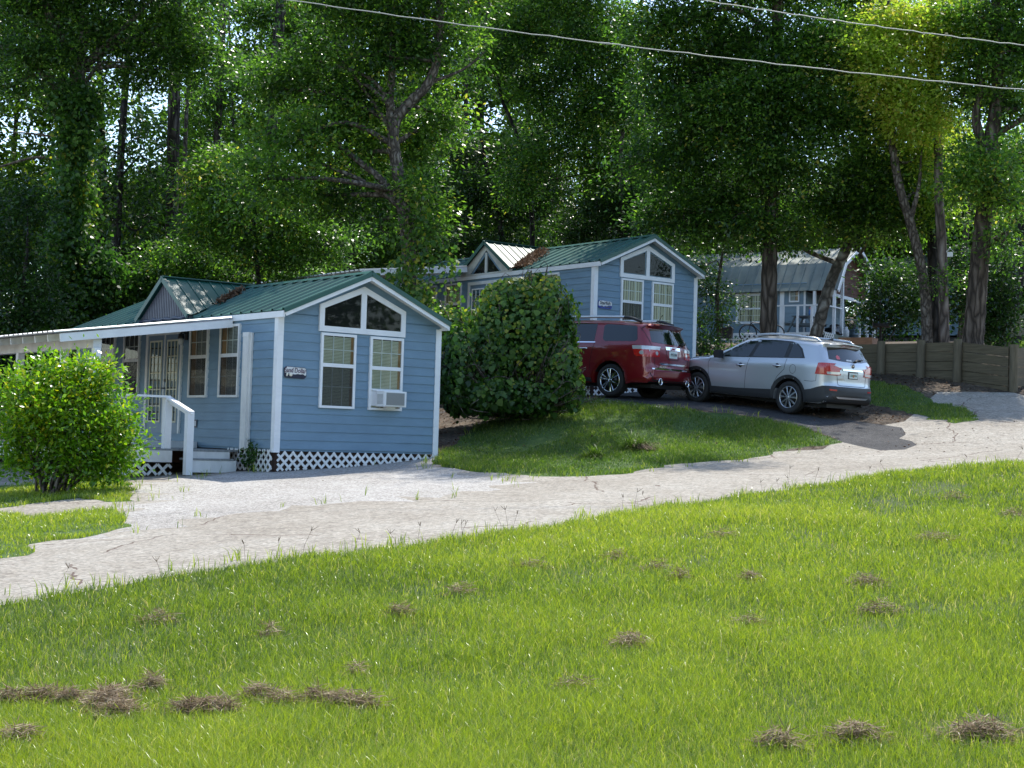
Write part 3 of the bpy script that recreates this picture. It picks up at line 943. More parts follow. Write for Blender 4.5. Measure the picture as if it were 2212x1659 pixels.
    if first:
        nn = 30
        zz = lambda s: za - .09 - (za - zb) * abs(s - sm) / (s1 - sm) * .98
        vs = []
        np_ = 0
        for i in range(nn):
            for f_, x in ((0, -.07), (.55, -.07), (.62, -.005), (.92, -.005)):
                s = s0 + .04 + (s1 - s0 - .08) * (i + f_) / nn
                vs += [(x, s, zb - .06), (x, s, max(zb - .05, zz(s)))]; np_ += 1
        fc.add(vs, [(2 * i, 2 * i + 1, 2 * i + 3, 2 * i + 2) for i in range(np_ - 1)])
        fc.build('gable_sheet', M['corrug'], dor)
        tp = MB()
        tp.tube([(-.07, s0 + .1 + (s1 - s0 - .2) * i / 14, zb - .035 + .018 * math.sin(i * 2.1)) for i in range(15)], [.03 + .012 * math.sin(i * 3.3) for i in range(15)], 7)
        tp.build('flashing', M['tarp'], dor)
    else:
        outer = [(s0 + .02, zb - .1), (s1 - .02, zb - .1), (s1 - .02, zb), (sm, za - .06), (s0 + .02, zb)]
        inr = [(4.0, 2.54), (5.56, 2.54), (5.5, 2.6), (sm + .0, 3.2), (3.8 + .1, 2.6)]
        inr = [(3.93, 2.555), (5.37, 2.555), (sm, 3.19)]
        fc.prism([(s0 + .02, zb - .1), (s1 - .02, zb - .1), (s1 - .02, 2.55), (s0 + .02, 2.55)], sO, sX, Z3, sN, .02, .06)
        for e0_, e1_ in (((s0 + .02, 2.555), 3.93), ((s1 - .02, 2.555), 5.37)):
            fc.prism([e0_, (e1_, 2.555), (sm, 3.19), (sm, za - .05)], sO, sX, Z3, sN, .02, .06)
        fc.obox(sO, sX, Z3, sN, sm - .05, sm + .05, 2.556, 3.12, .022, .058)
        fc.build('gable_frame', M['dirty_white'], dor)
        b = MB(); b.prism(inr, sO, sX, Z3, sN, .0, .01); b.build('backing', M['dark'], dor)
        li = MB()
        for tri in (((3.93, 2.556), (4.03, 2.556), (sm - .05, 3.06), (sm - .05, 3.15)), ((5.37, 2.556), (5.27, 2.556), (sm + .05, 3.06), (sm + .05, 3.15))):
            li.prism(tri, sO, sX, Z3, sN, .011, .04)
        li.build('sash', M['siding'], dor)
        q = MB(); q.add([sO + sX * a + Z3 * b_ + sN * .0235 for a, b_ in inr], [(2, 1, 0)]); q.build('pane', M['glass'], dor)
    return cab


Y1 = 0.6694
h1C = (-4.3372, 28.4556, -.2523)
cab1 = build_cabin('cabin', 'blue lap-sided cabin with green metal roof, nearest the gravel, air conditioner in its front window', h1C, Y1, True)
Y2 = R(37.68)
h2C = (2.048, 39.794, 2.17)
cab2 = build_cabin('cabin', 'blue cabin on higher ground behind the two parked cars, with a glazed dormer', h2C, Y2, False)


# skirts, foundation, small fittings of the first cabin
fd = MB(); fd.box(.06, CW - .1, .07, .09, -.62, -.07); fd.box(.06, .08, .1, CL - .1, -.65, -.07); fd.build('foundation', M['found'], cab1)
lattice('lattice_skirt', [(.05, -.47), (1.54, -.34), (CW - .02, -.22), (CW - .02, -.07), (.05, -.07)], (0, -.03, 0), X3, Z3, -Y3, cab1)
lattice('lattice_skirt', [(.02, -.50), (1.75, -.52), (1.75, -.05), (.02, -.05)], (-.03, 0, 0), Y3, Z3, -X3, cab1)
mb = MB(); mb.box(-.095, -.018, .955, 1.165, -.06, 2.07); mb.box(-.10, -.017, .945, 1.175, 2.071, 2.16); mb.box(-.055, -.016, .90, .954, -.05, 2.15)
mb.build('pipe_cover', M['white_old'], cab1)
mb = MB(); mb.box(-.03, -.017, 3.07, 3.19, .33, .49); pl = mb.build('outlet_cover', M['tarp'], cab1)
mb = MB(); mb.box(-.036, -.0305, 3.11, 3.15, .36, .46); mb.build('socket', M['white'], pl)
mb = MB(); mb.box(-.04, -.018, 3.60, 3.72, 2.10, 2.30); mb.tube([(-.04, 3.66, 2.24), (-.12, 3.66, 2.27), (-.14, 3.68, 2.22)], .028, 8); mb.lathe([(0, .10), (.055, .09), (.07, .0), (.06, -.01)], (-.14, 3.68, 2.13), Z3, 14)
lp = mb.build('wall_lamp', M['black'], cab1)
mb = MB(); mb.lathe([(.045, .0), (.058, -.04), (.05, -.12), (.0, -.135)], (-.14, 3.68, 2.125), Z3, 14); mb.build('lamp_jar', M['lampglass'], lp)
# second cabin: skirt, foundation
fd = MB(); fd.box(.06, CW - .1, .07, .09, -1.3, -.07); fd.box(.06, .08, .1, CL - .1, -1.3, -.07); fd.build('foundation', M['found'], cab2)
lattice('lattice_skirt', [(.05, -1.0), (CW - .02, -.75), (CW - .02, -.07), (.05, -.07)], (0, -.03, 0), X3, Z3, -Y3, cab2, sp=.15, wd=.05)
lattice('lattice_skirt', [(.02, -1.0), (CL - .1, -.8), (CL - .1, -.07), (.02, -.07)], (-.03, 0, 0), Y3, Z3, -X3, cab2, sp=.15, wd=.05)


def local(cab, p):
    c, s = math.cos(cab.rotation_euler[2]), math.sin(cab.rotation_euler[2])
    return np.array([cab.location[0] + c * p[0] - s * p[1], cab.location[1] + s * p[0] + c * p[1], cab.location[2] + p[2]])


def text_mesh(name, body, size, mtl, parent, loc, rot, extrude=.0015, sx=1.0, shear=0, align='CENTER', bold=0.0):
    c = bpy.data.curves.new(name, 'FONT')
    c.body = body; c.size = size; c.extrude = extrude; c.align_x = align; c.align_y = 'CENTER'; c.shear = shear; c.offset = bold
    tmp = bpy.data.objects.new(name + '_tmp', c)
    COL.objects.link(tmp)
    dg = bpy.context.evaluated_depsgraph_get()
    me = bpy.data.meshes.new_from_object(tmp.evaluated_get(dg))
    bpy.data.objects.remove(tmp); bpy.data.curves.remove(c)
    me.name = name
    me.materials.clear()
    o = link(name, me, parent, [mtl])
    o.location = loc; o.rotation_euler = rot; o.scale = (sx, 1, 1)
    return o


# ------------------------------------------------------------------ name signs
def name_sign(cab, a, z, words, label, low, tint, tilt):
    t = thing('name_sign', label, 'sign', local(cab, (a, -.018, z)), cab.rotation_euler[2])
    wd, hh, c = .235, .105, .04
    mb = MB()
    octo = [(-wd + c, -hh), (wd - c, -hh), (wd, -hh + c), (wd, hh - c), (wd - c, hh), (-wd + c, hh), (-wd, hh - c), (-wd, -hh + c)]
    cs, sn = math.cos(tilt), math.sin(tilt)
    XX, ZZ = np.array([cs, 0, sn]), np.array([-sn, 0, cs])
    mb.prism(octo, (0, 0, 0), XX, ZZ, -Y3, 0, .018)
    bd = mb.build('board', M[low], t)
    r = np.random.default_rng(len(words))
    up_ = [(-wd + .008, -.015 + .01 * r.normal())]
    for i in range(9):
        up_.append((-wd + .02 + (2 * wd - .04) * i / 8, -.028 + .012 * r.normal()))
    up_ += [(wd - .006, -.02), (wd - .008, hh - c - .005), (wd - c, hh - .008), (-wd + c + .01, hh - .006), (-wd + .01, hh - c - .01)]
    mb = MB(); mb.prism(up_, (0, 0, 0), XX, ZZ, -Y3, .0185, .021); mb.build('painted_panel', M['sign_white'], t)
    text_mesh('lettering', words, .122, M['ink' if low == 'navy' else 'ink2'], t, (-.005 * cs, -.0225, .037), (R(90), -tilt, 0), shear=.12, sx=.80 if low == 'navy' else 1.0, bold=.0022)
    if low == 'navy':
        for (x, z_, rr) in ((-.098, -.042, .034), (-.172, -.035, .022), (-.18, -.06, .018)):
            mb = MB(); mb.lathe([(rr, 0), (rr, .004), (rr * .6, .009), (0, .011)], np.array([0, -.0215, 0]) + XX * x + ZZ * z_, -Y3, 14); mb.build('shell', M['shell'], t)
    else:
        mb = MB()
        for x in (-.1, .05, .14):
            mb.prism([(x - .05, -.07), (x + .03, -.075), (x + .05, -.05), (x - .03, -.048)], (0, 0, 0), XX, ZZ, -Y3, .0185, .0205)
        mb.build('painted_panel', M['tarp'], t)


name_sign(cab1, .37, 1.40, 'Sand Dollar', 'small navy and white board lettered Sand Dollar on the blue gable', 'navy', None, -.02)
name_sign(cab2, .36, 1.44, 'Starfish', 'small blue and white board lettered Starfish on the blue wall', 'cobalt', None, -.02)

# ------------------------------------------------------------------ window air conditioner
ac = thing('window_air_conditioner', 'white window air conditioner with grey louvred grille under the raised sash', 'air conditioner', local(cab1, (2.03, -.03, .84)), Y1)
mb = MB(); mb.box(.14, .67, -.27, 0, 0, .30); mb.box(.16, .65, -.285, -.2701, .015, .285)
cs_ = mb.build('casing', M['acwhite'], ac)
mb = MB()
for i in range(14):
    mb.box(.20, .61, -.296, -.2855, .035 + i * .0165, .045 + i * .0165)
mb.box(.195, .615, -.287, -.2852, .03, .27); mb.build('grille', M['acgrille'], ac)
mb = MB()
for i in range(9):
    mb.box(.1385, .1395, -.25, -.05, .05 + i * .022, .06 + i * .022)
mb.build('side_louvre', M['acgrille'], cs_)
mb = MB(); mb.box(.02, .139, -.03, -.006, .01, .29)
for i in range(6): mb.box(.025 + i * .019, .032 + i * .019, -.037, -.0305, .012, .288)
mb.build('side_panel', M['acwhite'], ac)
mb = MB(); mb.box(.01, .69, -.04, .0, .301, .335); mb.build('sash_rail', M['white'], ac)
mb = MB(); mb.box(.30, .50, -.15, -.03, -.05, -.001); mb.build('bracket', M['white_old'], ac)

# ------------------------------------------------------------------ porch of the first cabin
po = thing('porch', 'white timber porch with tin roof, railing and steps along the blue cabin', 'porch', h1C, Y1)
mb = MB()
S = np.array([-3.45, 0, -.50]); SL = np.linalg.norm(S); S = S / SL
ribbed(mb, (-.08, 1.66, 2.47), Y3, S, CL - 1.2, SL + .08, rib=.24, h=.02)
mb.build('roof_sheet', M['tin'], po)
mb = MB(); Nn = np.cross(Y3, S); Nn = Nn if Nn[2] > 0 else -Nn
mb.obox((-.06, 1.68, 2.45), S, Y3, Nn, 0, SL - .02, 0, .04, -.17, -.022); mb.build('end_fascia', M['white'], po)
s = 2.2
while s < CL + .3:
    mb = MB(); mb.obox((-.06, s, 2.45), S, Y3, Nn, 0, SL, 0, .04, -.15, -.022); mb.build('rafter', M['white_old'], po); s += .61
mb = MB(); mb.box(-2.82, -2.66, 1.76, CL + .3, 1.72, 1.905); mb.build('beam', M['white_old'], po)
for s in (1.72, 3.2, 5.45, 7.6):
    mb = MB(); mb.box(-2.81, -2.68, s, s + .13, -.08, 1.719); mb.build('post', M['white'], po)
mb = MB()
k = 1.3
while k < 9.0:
    mb.box(-3.0, -.03, k, k + .135, -.115, -.078); k += .14
mb.build('deck', M['deck'], po)
mb = MB(); mb.box(-2.98, -1.42, 1.262, 1.297, -.33, -.116); mb.build('deck_fascia', M['white_old'], po)
mb = MB(); mb.box(-3.035, -3.003, 1.27, 9.0, -.33, -.09); mb.build('deck_fascia', M['white_old'], po)
mb = MB(); mb.box(-1.40, -.04, 3.0, 6.0, -.0772, .05); mb.build('threshold', M['white_old'], po)
lattice('lattice_skirt', [(-2.95, -.58), (-1.40, -.56), (-1.40, -.37), (-2.95, -.37)], (0, 1.33, 0), X3, Z3, -Y3, po, sp=.15, wd=.05)
mb = MB(); mb.box(-1.27, -.36, .86, 1.262, -.275, -.242); mb.box(-1.27, -.36, 1.0, 1.25, -.116, -.076)
mb.build('tread', M['deck'], po)
mb = MB(); mb.box(-1.26, -.37, 1.005, 1.03, -.241, -.117); mb.box(-1.26, -.30, .872, .90, -.50, -.276); mb.build('riser', M['white_old'], po)
for (x, s, z0, z1) in ((-1.56, 1.31, -.077, .86), (-1.36, .80, -.55, .60)):
    mb = MB(); mb.box(x, x + .13, s, s + .13, z0, z1); mb.build('rail_post', M['white'], po)
mb = MB(); mb.box(-2.67, -1.46, 1.31, 1.45, .861, .90); mb.build('handrail', M['white'], po)
mb = MB(); mb.bar((-1.50, 1.38, .875), (-1.29, .80, .60), .14, .04); mb.bar((-1.50, 1.38, .82), (-1.29, .80, .545), .035, .07); mb.build('handrail', M['white'], po)

# ------------------------------------------------------------------ porch roof of the second cabin
pr = thing('porch_roof', 'dark-bellied flat porch roof with white fascia beside the higher blue cabin', 'porch roof', h2C, Y2)
mb = MB(); ribbed(mb, (-.3, 5.2, 2.74), Y3, np.array([-1, 0, -.12]) / math.hypot(1, .12), 7.5, 3.6, rib=.24); mb.build('roof_sheet', M['tin'], pr)
mb = MB(); mb.bar((-.3, 5.22, 2.66), (-3.8, 5.22, 2.24), .04, .15); mb.build('end_fascia', M['white'], pr)
for s in (5.9, 6.6, 7.3, 8.0, 8.7, 9.4, 10.1, 10.8, 11.5):
    mb = MB(); mb.bar((-.3, s, 2.66), (-3.85, s, 2.235), .04, .13); mb.build('rafter', M['white_old'], pr)
for s in (5.6, 8.4, 11.4):
    mb = MB(); mb.box(-3.4, -3.28, s, s + .12, -1.0, 2.2); mb.build('post', M['white_old'], pr)
mb = MB(); mb.box(-3.41, -3.29, 5.3, 12.4, 2.06, 2.2); mb.build('beam', M['white_old'], pr)

# ------------------------------------------------------------------ timber retaining walls
def timber_wall(label, line, tops, rows, loc_posts=None):
    t = thing('retaining_wall', label, 'retaining wall', (line[0][0], line[0][1], 0))
    O = np.array([line[0][0], line[0][1], 0])
    for i, (a, b) in enumerate(zip(line[:-1], line[1:])):
        a, b = np.array(a), np.array(b)
        d = (b - a); L = np.linalg.norm(d); d = d / L
        n = np.array([d[1], -d[0]])
        if n[1] > 0: n = -n
        X = np.array([*d, 0]); N = np.array([*n, 0])
        za, zb = tops[i], tops[i + 1]
        mb = MB()
        ht = .245
        for k in range(rows):
            P = np.array([*a, 0]) - O
            sl_ = (zb - za) / L
            vs = []
            off = random.uniform(-.006, .006)
            for n_ in (-.01 + off, .045 + off):
                for (x, s) in ((.0, 0), (L, 0), (L, 1), (0, 1)):
                    z = za + sl_ * x - ht * (k + 1) + (ht - .012) * s - .02
                    vs.append(P + X * x + N * n_ + np.array([0, 0, z]))
            mb.add(vs, [(3, 2, 1, 0), (4, 5, 6, 7), (0, 1, 5, 4), (1, 2, 6, 5), (2, 3, 7, 6), (3, 0, 4, 7)])
        mb.build('plank_panel', M['planks'], t)
    for i, p in enumerate(line):
        if i == 0 and rows > 3: continue
        z1 = tops[i] + .035
        a = np.array(line[max(0, i - 1)]); b = np.array(line[min(len(line) - 1, i + 1)])
        d = (b - a) / np.linalg.norm(b - a); n = np.array([d[1], -d[0]]); n = n if n[1] < 0 else -n
        q = np.array(p) + n * .14
        mb = MB(); mb.tube([(q[0] - O[0], q[1] - O[1], z1 - 2.0), (q[0] - O[0] + .005, q[1] - O[1], z1)], [.115, .108], 14)
        mb.build('post', M['woodpost'], t)
    return t


timber_wall('long timber plank retaining wall with round posts, right of the silver car', [tuple(p) for p in WALL], WTOP, 6)
w2 = [tuple(at(3905 * .5486, 1250 * .5486, 50)[:2]), tuple(at(3955 * .5486, 1250 * .5486, 49)[:2]), tuple(at(4130 * .5486, 1250 * .5486, 52)[:2])]
zt2 = float(at(4000 * .5486, 1234 * .5486, 50)[2])
timber_wall('short timber retaining wall higher up the slope at the right edge', w2, [zt2, zt2, zt2 + .05], 3)

# ------------------------------------------------------------------ barn-roofed cabin up the slope
P3 = (14.117, 67.854, 5.209)
c3 = thing('cabin', 'grey-blue cabin with barn-shaped metal roof and railed porch up the slope', 'cabin', P3, R(-33))
GAM = [(0.0, 1.88), (.92, 3.20), (2.62, 4.05), (4.32, 3.20), (5.25, 1.92)]
mb = MB()
siding(mb, (0, .25, 0), X3, -Y3, -10, -1.45, -.6, 2.28, expo=.19)
siding(mb, (-1.45, 0, 0), Y3, X3, .25, 5.0, -.1, 1.75, expo=.19)
mb.box(-9.99, -1.46, .26, 5.0, -.6, 1.85)
mb.build('wall', M['siding3'], c3)
mb = MB()
siding(mb, (-.42, 0, 0), Y3, X3, .12, 5.12, 1.80, 3.80, lambda z: (max(.12, .05 + (z - 1.88) * .70 if z < 3.20 else .97 + (z - 3.20) * 2.1), min(5.12, 5.20 - (z - 1.92) * .72 if z < 3.20 else 4.27 - (z - 3.20) * 2.1)), expo=.2)
mb.box(-10.0, -.43, .96, 4.25, 1.86, 3.15)
mb.build('gable_boards', M['brown_boards'], c3)
mb = MB()
for a, b in zip(GAM[:-1], GAM[1:]):
    d = np.array([0, b[0] - a[0], b[1] - a[1]]); L = np.linalg.norm(d)
    ribbed(mb, (.12, a[0], a[1]), -X3, d / L, 10.2, L, rib=.46, h=.035, th=.02)
mb.build('roof', M['grey_roof'], c3)
for a, b in zip(GAM[:-1], GAM[1:]):
    mb = MB(); mb.bar((.14, a[0], a[1] - .06), (.14, b[0], b[1] - .06), .045, .16, (0, -.5, 1)); mb.build('rake_board', M['white'], c3)
mb = MB(); mb.box(-.40, -.30, .1, 5.15, 1.66, 1.80); mb.build('beam', M['white'], c3)
for (x, yy, z1) in ((-.06, .06, 1.86), (-.06, 1.0, 3.15), (-.06, 4.2, 3.15), (-.06, 5.12, 1.9), (-1.0, .1, 1.86)):
    mb = MB(); mb.box(x - .06, x + .06, yy - .06, yy + .06, -.1, z1); mb.build('porch_post', M['white'], c3)
for s, wd in ((2.5, .2), (1.47, .09)):
    mb = MB(); mb.box(-s - wd, -s, .20, .232, -.1, 1.95); mb.build('corner_trim', M['white'], c3)
window(c3, np.array([0, .25, 0]), X3, -Y3, -4.85, -3.5, .46, 1.86, 1.15, 'curtain', lower_screen=False, frame_w=.12)
window(c3, np.array([0, .25, 0]), X3, -Y3, -2.26, -1.78, 1.40, 1.95, 1.43, 'half', lower_screen=False, cols=1, grid_low=False, frame_w=.05)
mb = MB()
k = -1.4
while k < 5.2:
    mb.box(-4.6, .05, k, k + .135, -.14, -.10); k += .14
mb.build('deck', M['deck'], c3)
mb = MB(); mb.box(.051, .08, -1.4, 5.25, -.30, -.09); mb.build('deck_fascia', M['grey_roof'], c3)
mb = MB(); mb.box(-4.6, .05, -1.43, -1.401, -.2, -.09); mb.build('deck_fascia', M['white'], c3)
lattice('lattice_skirt', [(-4.6, -.75), (.0, -.75), (.0, -.2), (-4.6, -.2)], (0, -1.42, 0), X3, Z3, -Y3, c3, sp=.16, wd=.06)
lattice('lattice_skirt', [(-1.4, -.75), (-.3, -.75), (-.3, -.09), (-1.4, -.09)], (.085, 0, 0), Y3, Z3, X3, c3, sp=.16, wd=.065)
lattice('lattice_skirt', [(4.2, -.75), (5.2, -.75), (5.2, -.09), (4.2, -.09)], (.085, 0, 0), Y3, Z3, X3, c3, sp=.16, wd=.065)
for (p, q) in (((-2.6, -1.3, 1.1), (.0, -1.3, 1.1)), ((-.02, -1.3, 1.1), (-.02, .8, 1.12)), ((-.06, 4.2, 1.1), (-.06, 5.1, 1.1)), ((-1.4, 5.1, 1.0), (0, 5.1, 1.0))):
    mb = MB(); mb.bar(p, q, .09, .06); mb.build('handrail', M['white'], c3)
for p in ((-2.56, -1.3), (-1.88, -1.3), (-1.2, -1.3), (-.55, -1.3), (-.02, -1.3), (-.75, 5.1)):
    mb = MB(); mb.box(p[0] - .045, p[0] + .045, p[1] - .045, p[1] + .045, -.1, 1.07); mb.build('rail_post', M['white'], c3)

# the next cabin beyond it
P4 = at(3395 * .5486, 1160 * .5486, 84)
c4 = thing('cabin', 'far cabin half hidden behind a shrub, its green ribbed roof showing', 'cabin', (P4[0], P4[1], P4[2] - 1.6), R(-20))
mb = MB(); siding(mb, (0, 0, 0), X3, -Y3, -.3, 7, -.6, 2.55, expo=.2); mb.box(-.29, 7, .01, 3.5, -.6, 2.5); mb.build('wall', M['siding3'], c4)
mb = MB()
for a, b in (((-.3, 2.4), (.55, 3.5)), ((.55, 3.5), (2.0, 4.1)), ((2.0, 4.1), (3.6, 2.4))):
    d = np.array([0, b[0] - a[0], b[1] - a[1]]); L = np.linalg.norm(d)
    ribbed(mb, (7.3, a[0], a[1]), -X3, d / L, 8.0, L, rib=.46, h=.035)
mb.build('roof', M['grey_roof'], c4)
window(c4, np.zeros(3), X3, -Y3, 1.4, 3.3, .7, 2.1, 1.4, 'curtain', lower_screen=False, frame_w=.14)


def loc3(p):
    c, s = math.cos(R(-33)), math.sin(R(-33))
    return (P3[0] + c * p[0] - s * p[1], P3[1] + s * p[0] + c * p[1], P3[2] + p[2])


# ------------------------------------------------------------------ things on and around that porch
t = thing('picnic_table', 'blue-grey wooden picnic table on the railed porch', 'picnic table', loc3((-1.1, -.65, -.10)), R(-33))
mb = MB()
for k in range(5): mb.box(-.40 + k * .165, -.25 + k * .165, -.62, .62, .72, .76)
mb.build('tabletop', M['grey_table'], t)
for x in (-.80, .56):
    mb = MB(); mb.box(x, x + .25, -.62, .62, .42, .46); mb.build('bench', M['grey_table'], t)
for yy in (-.45, .45):
    for s in (-1, 1):
        mb = MB(); mb.bar((s * .30, yy, .72), (s * .66, yy, 0), .05, .11, (0, 1, 0)); mb.build('leg', M['grey_table'], t)
    mb = MB(); mb.bar((-.78, yy + .06, .39), (.78, yy + .06, .39), .05, .1); mb.build('brace', M['grey_table'], t)
b = thing('spray_bottle', 'blue plastic bottle with a red top on the picnic table', 'bottle', loc3((-.78, -.9, .662)), 0)
mb = MB(); mb.lathe([(0, 0), (.08, 0), (.085, .18), (.05, .26), (.03, .30)], n=14); mb.build('bottle_body', M['bluejug'], b)
mb = MB(); mb.lathe([(.032, .30), (.036, .38), (0, .385)], n=10); mb.build('cap', M['redcap'], b)
t = thing('gas_tank', 'white propane tank on the porch corner between bin bag and bin', 'gas tank', loc3((-.25, 2.0, -.10)), 0)
mb = MB(); mb.lathe([(0, .03), (.11, .03), (.155, .09), (.158, .30), (.13, .38), (.05, .415), (0, .42)], n=20); mb.build('tank_body', M['tank'], t)
mb = MB(); mb.lathe([(.11, 0), (.113, .06)], n=16); mb.build('foot_ring', M['tank'], t)
mb = MB(); mb.lathe([(.09, .39), (.095, .50), (.085, .50), (.08, .40)], n=16); mb.build('collar', M['tank'], t)
mb = MB(); mb.tube([(0, 0, .41), (0, 0, .47), (.04, 0, .47)], .02, 8); mb.build('valve', M['galv'], t)
t = thing('rubbish_bin', 'dull metal bin with lid on the porch beside the propane tank', 'bin', loc3((-.35, 3.3, -.10)), 0)
mb = MB()
mb.lathe([(0, 0), (.20, 0), (.215, .03), (.22, .22), (.228, .225), (.228, .24), (.222, .245), (.24, .44), (0, .44)], n=24); mb.build('bin_body', M['galv'], t)
mb = MB(); mb.lathe([(.255, .43), (.26, .46), (.15, .50), (0, .51)], n=24); mb.tube([(-.06, 0, .50), (-.04, 0, .55), (.04, 0, .55), (.06, 0, .50)], .01, 6); mb.build('lid', M['galv'], t)


def blob(name, O, rad, seed, m, amp=.16, n=3):
    bm = bmesh.new(); bmesh.ops.create_icosphere(bm, subdivisions=n, radius=1)
    r = np.random.default_rng(seed); k = r.normal(size=(7, 3)) * 3; ph = r.uniform(0, 6, 7)
    for v in bm.verts:
        p = np.array(v.co); d = 1 + amp * np.sin(k @ p + ph).sum() / 3
        v.co = Vector((p[0] * rad[0] * d, p[1] * rad[1] * d, max(p[2], -.8) * rad[2] * d))
    me = bpy.data.meshes.new(name); bm.to_mesh(me); bm.free()
    return me


t = thing('rubbish_bag', 'shiny black full bin bag on the porch corner by the post', 'bin bag', loc3((-.3, .62, .14)), 0)
o = link('bag_body', blob('bag_body', None, (.36, .30, .27), 4, None, .3, 3), t, [M['bag']])
mb = MB(); mb.lathe([(.03, .22), (.025, .27), (.07, .36), (.05, .35), (.0, .27)], n=9); mb.build('knot', M['bag'], t)

# bicycle leaning beside the thick trunk
bp_ = at(2945 * .5486, 1312 * .5486, 60)
bk = thing('bicycle', 'dark mountain bicycle standing behind the thick pine trunk', 'bicycle', (bp_[0], bp_[1], bp_[2] - .33), R(-8))
WR = .33
for x in (0, 1.06):
    mb = MB()
    ring = [(x + WR * math.cos(a), 0, WR + WR * math.sin(a)) for a in np.linspace(0, 2 * math.pi, 37)]
    mb.tube(ring, .026, 8, cap=False); wh = mb.build('wheel', M['rubber'], bk)
    mb = MB()
    for a in np.linspace(0, 2 * math.pi, 14, endpoint=False):
        mb.tube([(x, 0, WR), (x + WR * math.cos(a), 0, WR + WR * math.sin(a))], .003, 4)
    mb.build('spokes', M['alloy'], wh)
mb = MB()
for p, q, rr in (((.12, 0, .72), (.55, 0, .30), .02), ((.12, 0, .72), (.09, 0, .82), .022), ((.14, 0, .76), (.72, 0, .70), .018), ((.55, 0, .30), (.73, 0, .82), .017), ((.55, 0, .30), (1.06, 0, WR), .012), ((.72, 0, .68), (1.06, 0, WR), .011)):
    mb.tube([p, q], rr, 8)
mb.build('frame', M['black'], bk)
mb = MB(); mb.tube([(.10, .05, .74), (.0, .05, WR)], .017, 7); mb.tube([(.10, -.05, .74), (.0, -.05, WR)], .017, 7); mb.tube([(.10, -.05, .74), (.10, .05, .74)], .02, 7); mb.build('fork', M['black'], bk)
mb = MB(); mb.tube([(.06, -.30, .94), (.10, -.1, .90), (.09, 0, .86), (.10, .1, .90), (.06, .30, .94)], .014, 7); mb.tube([(.09, 0, .80), (.09, 0, .88)], .018, 7); mb.build('handlebar', M['black'], bk)
mb = MB(); mb.prism([(-.13, -.03), (.12, -.07), (.14, 0), (.12, .07), (-.13, .03)], (.75, 0, .84), X3, Y3, Z3, 0, .045); mb.build('saddle', M['black'], bk)
mb = MB(); mb.lathe([(.0, -.01), (.09, -.008), (.09, .008), (0, .01)], (.55, -.03, .30), Y3, 18); mb.tube([(.55, -.06, .30), (.62, -.07, .15)], .01, 6); mb.build('crank', M['alloy'], bk)

# rusty smoker left of the bicycle, wooden box, post grill, bird house
gp = at(2862 * .5486, 1335 * .5486, 58)
t = thing('smoker_grill', 'rusty black smoker grill with a wooden side shelf left of the bicycle', 'grill', tuple(gp), R(-15))
mb = MB(); mb.prism([(-.32, 0), (.18, -.06), (.22, .40), (.16, .46), (-.26, .38), (-.34, .28)], (0, -.2, 0), X3, Z3, Y3, 0, .4); mb.build('firebox', M['rust'], t)
for x in (-.25, .16):
    mb = MB(); mb.tube([(x, 0, -.02), (x, 0, -.75)], .025, 6); mb.build('leg', M['rust'], t)
mb = MB(); mb.box(-.32, .62, -.45, -.21, -.06, -.02); mb.build('shelf', M['white_old'], t)
bx = at(3378 * .5486, 1360 * .5486, 47)
t = thing('planter_box', 'reddish open timber box standing just behind the retaining wall', 'planter box', tuple(bx - np.array([0, 0, .02])), R(-30))
for a in ((-.5, .5, -.30, -.27, 0, .24), (-.5, .5, .27, .30, 0, .24), (-.53, -.501, -.3, .3, 0, .24), (.501, .53, -.3, .3, 0, .24)):
    mb = MB(); mb.box(*a); mb.build('board', M['redwood'], t)
mb = MB(); mb.box(-.5, .5, -.26, .26, 0, .16); mb.build('soil', M['found'], t)
pg = at(3468 * .5486, 1288 * .5486, 50)
t = thing('post_grill', 'dark iron grill tray on a single post left of the leaning tree trunks', 'grill', tuple(pg), R(-10))
mb = MB(); mb.tube([(0, 0, -1.1), (0, 0, 0)], .04, 8); mb.build('post', M['rust'], t)
mb = MB(); mb.box(-.26, .28, -.2, .2, 0, .03); mb.box(-.26, -.24, -.2, .2, .031, .16); mb.box(-.23, .28, .18, .2, .031, .14); mb.build('tray', M['rust'], t)
bh = at(3741 * .5486, 1000 * .5486, 42.2)
t = thing('bird_house', 'small white bird house fixed high on the pale pine trunk', 'bird house', tuple(bh), R(-20))
mb = MB(); mb.prism([(-.07, -.08), (.07, -.08), (.07, .05), (-.07, .05)], (0, -.06, 0), X3, Z3, Y3, 0, .12); mb.build('box', M['white'], t)
mb = MB(); mb.prism([(-.10, .04), (0, .15), (.10, .04), (.10, .055), (0, .17), (-.10, .055)], (0, -.09, 0), X3, Z3, Y3, 0, .18); mb.build('roof', M['white'], t)

# ------------------------------------------------------------------ cars
def resample(poly, h, closed=True):
    out = []
    m = len(poly)
    for i in range(m if closed else m - 1):
        a, b = np.array(poly[i], float), np.array(poly[(i + 1) % m], float)
        n = max(1, int(np.ceil(np.linalg.norm(b - a) / h)))
        out += [tuple(a + (b - a) * k / n) for k in range(n)]
    if not closed: out.append(tuple(poly[-1]))
    return out


def arc(cx, cz, r, a0, a1, n):
    return [(cx + r * math.cos(a), cz + r * math.sin(a)) for a in np.linspace(R(a0), R(a1), n)]


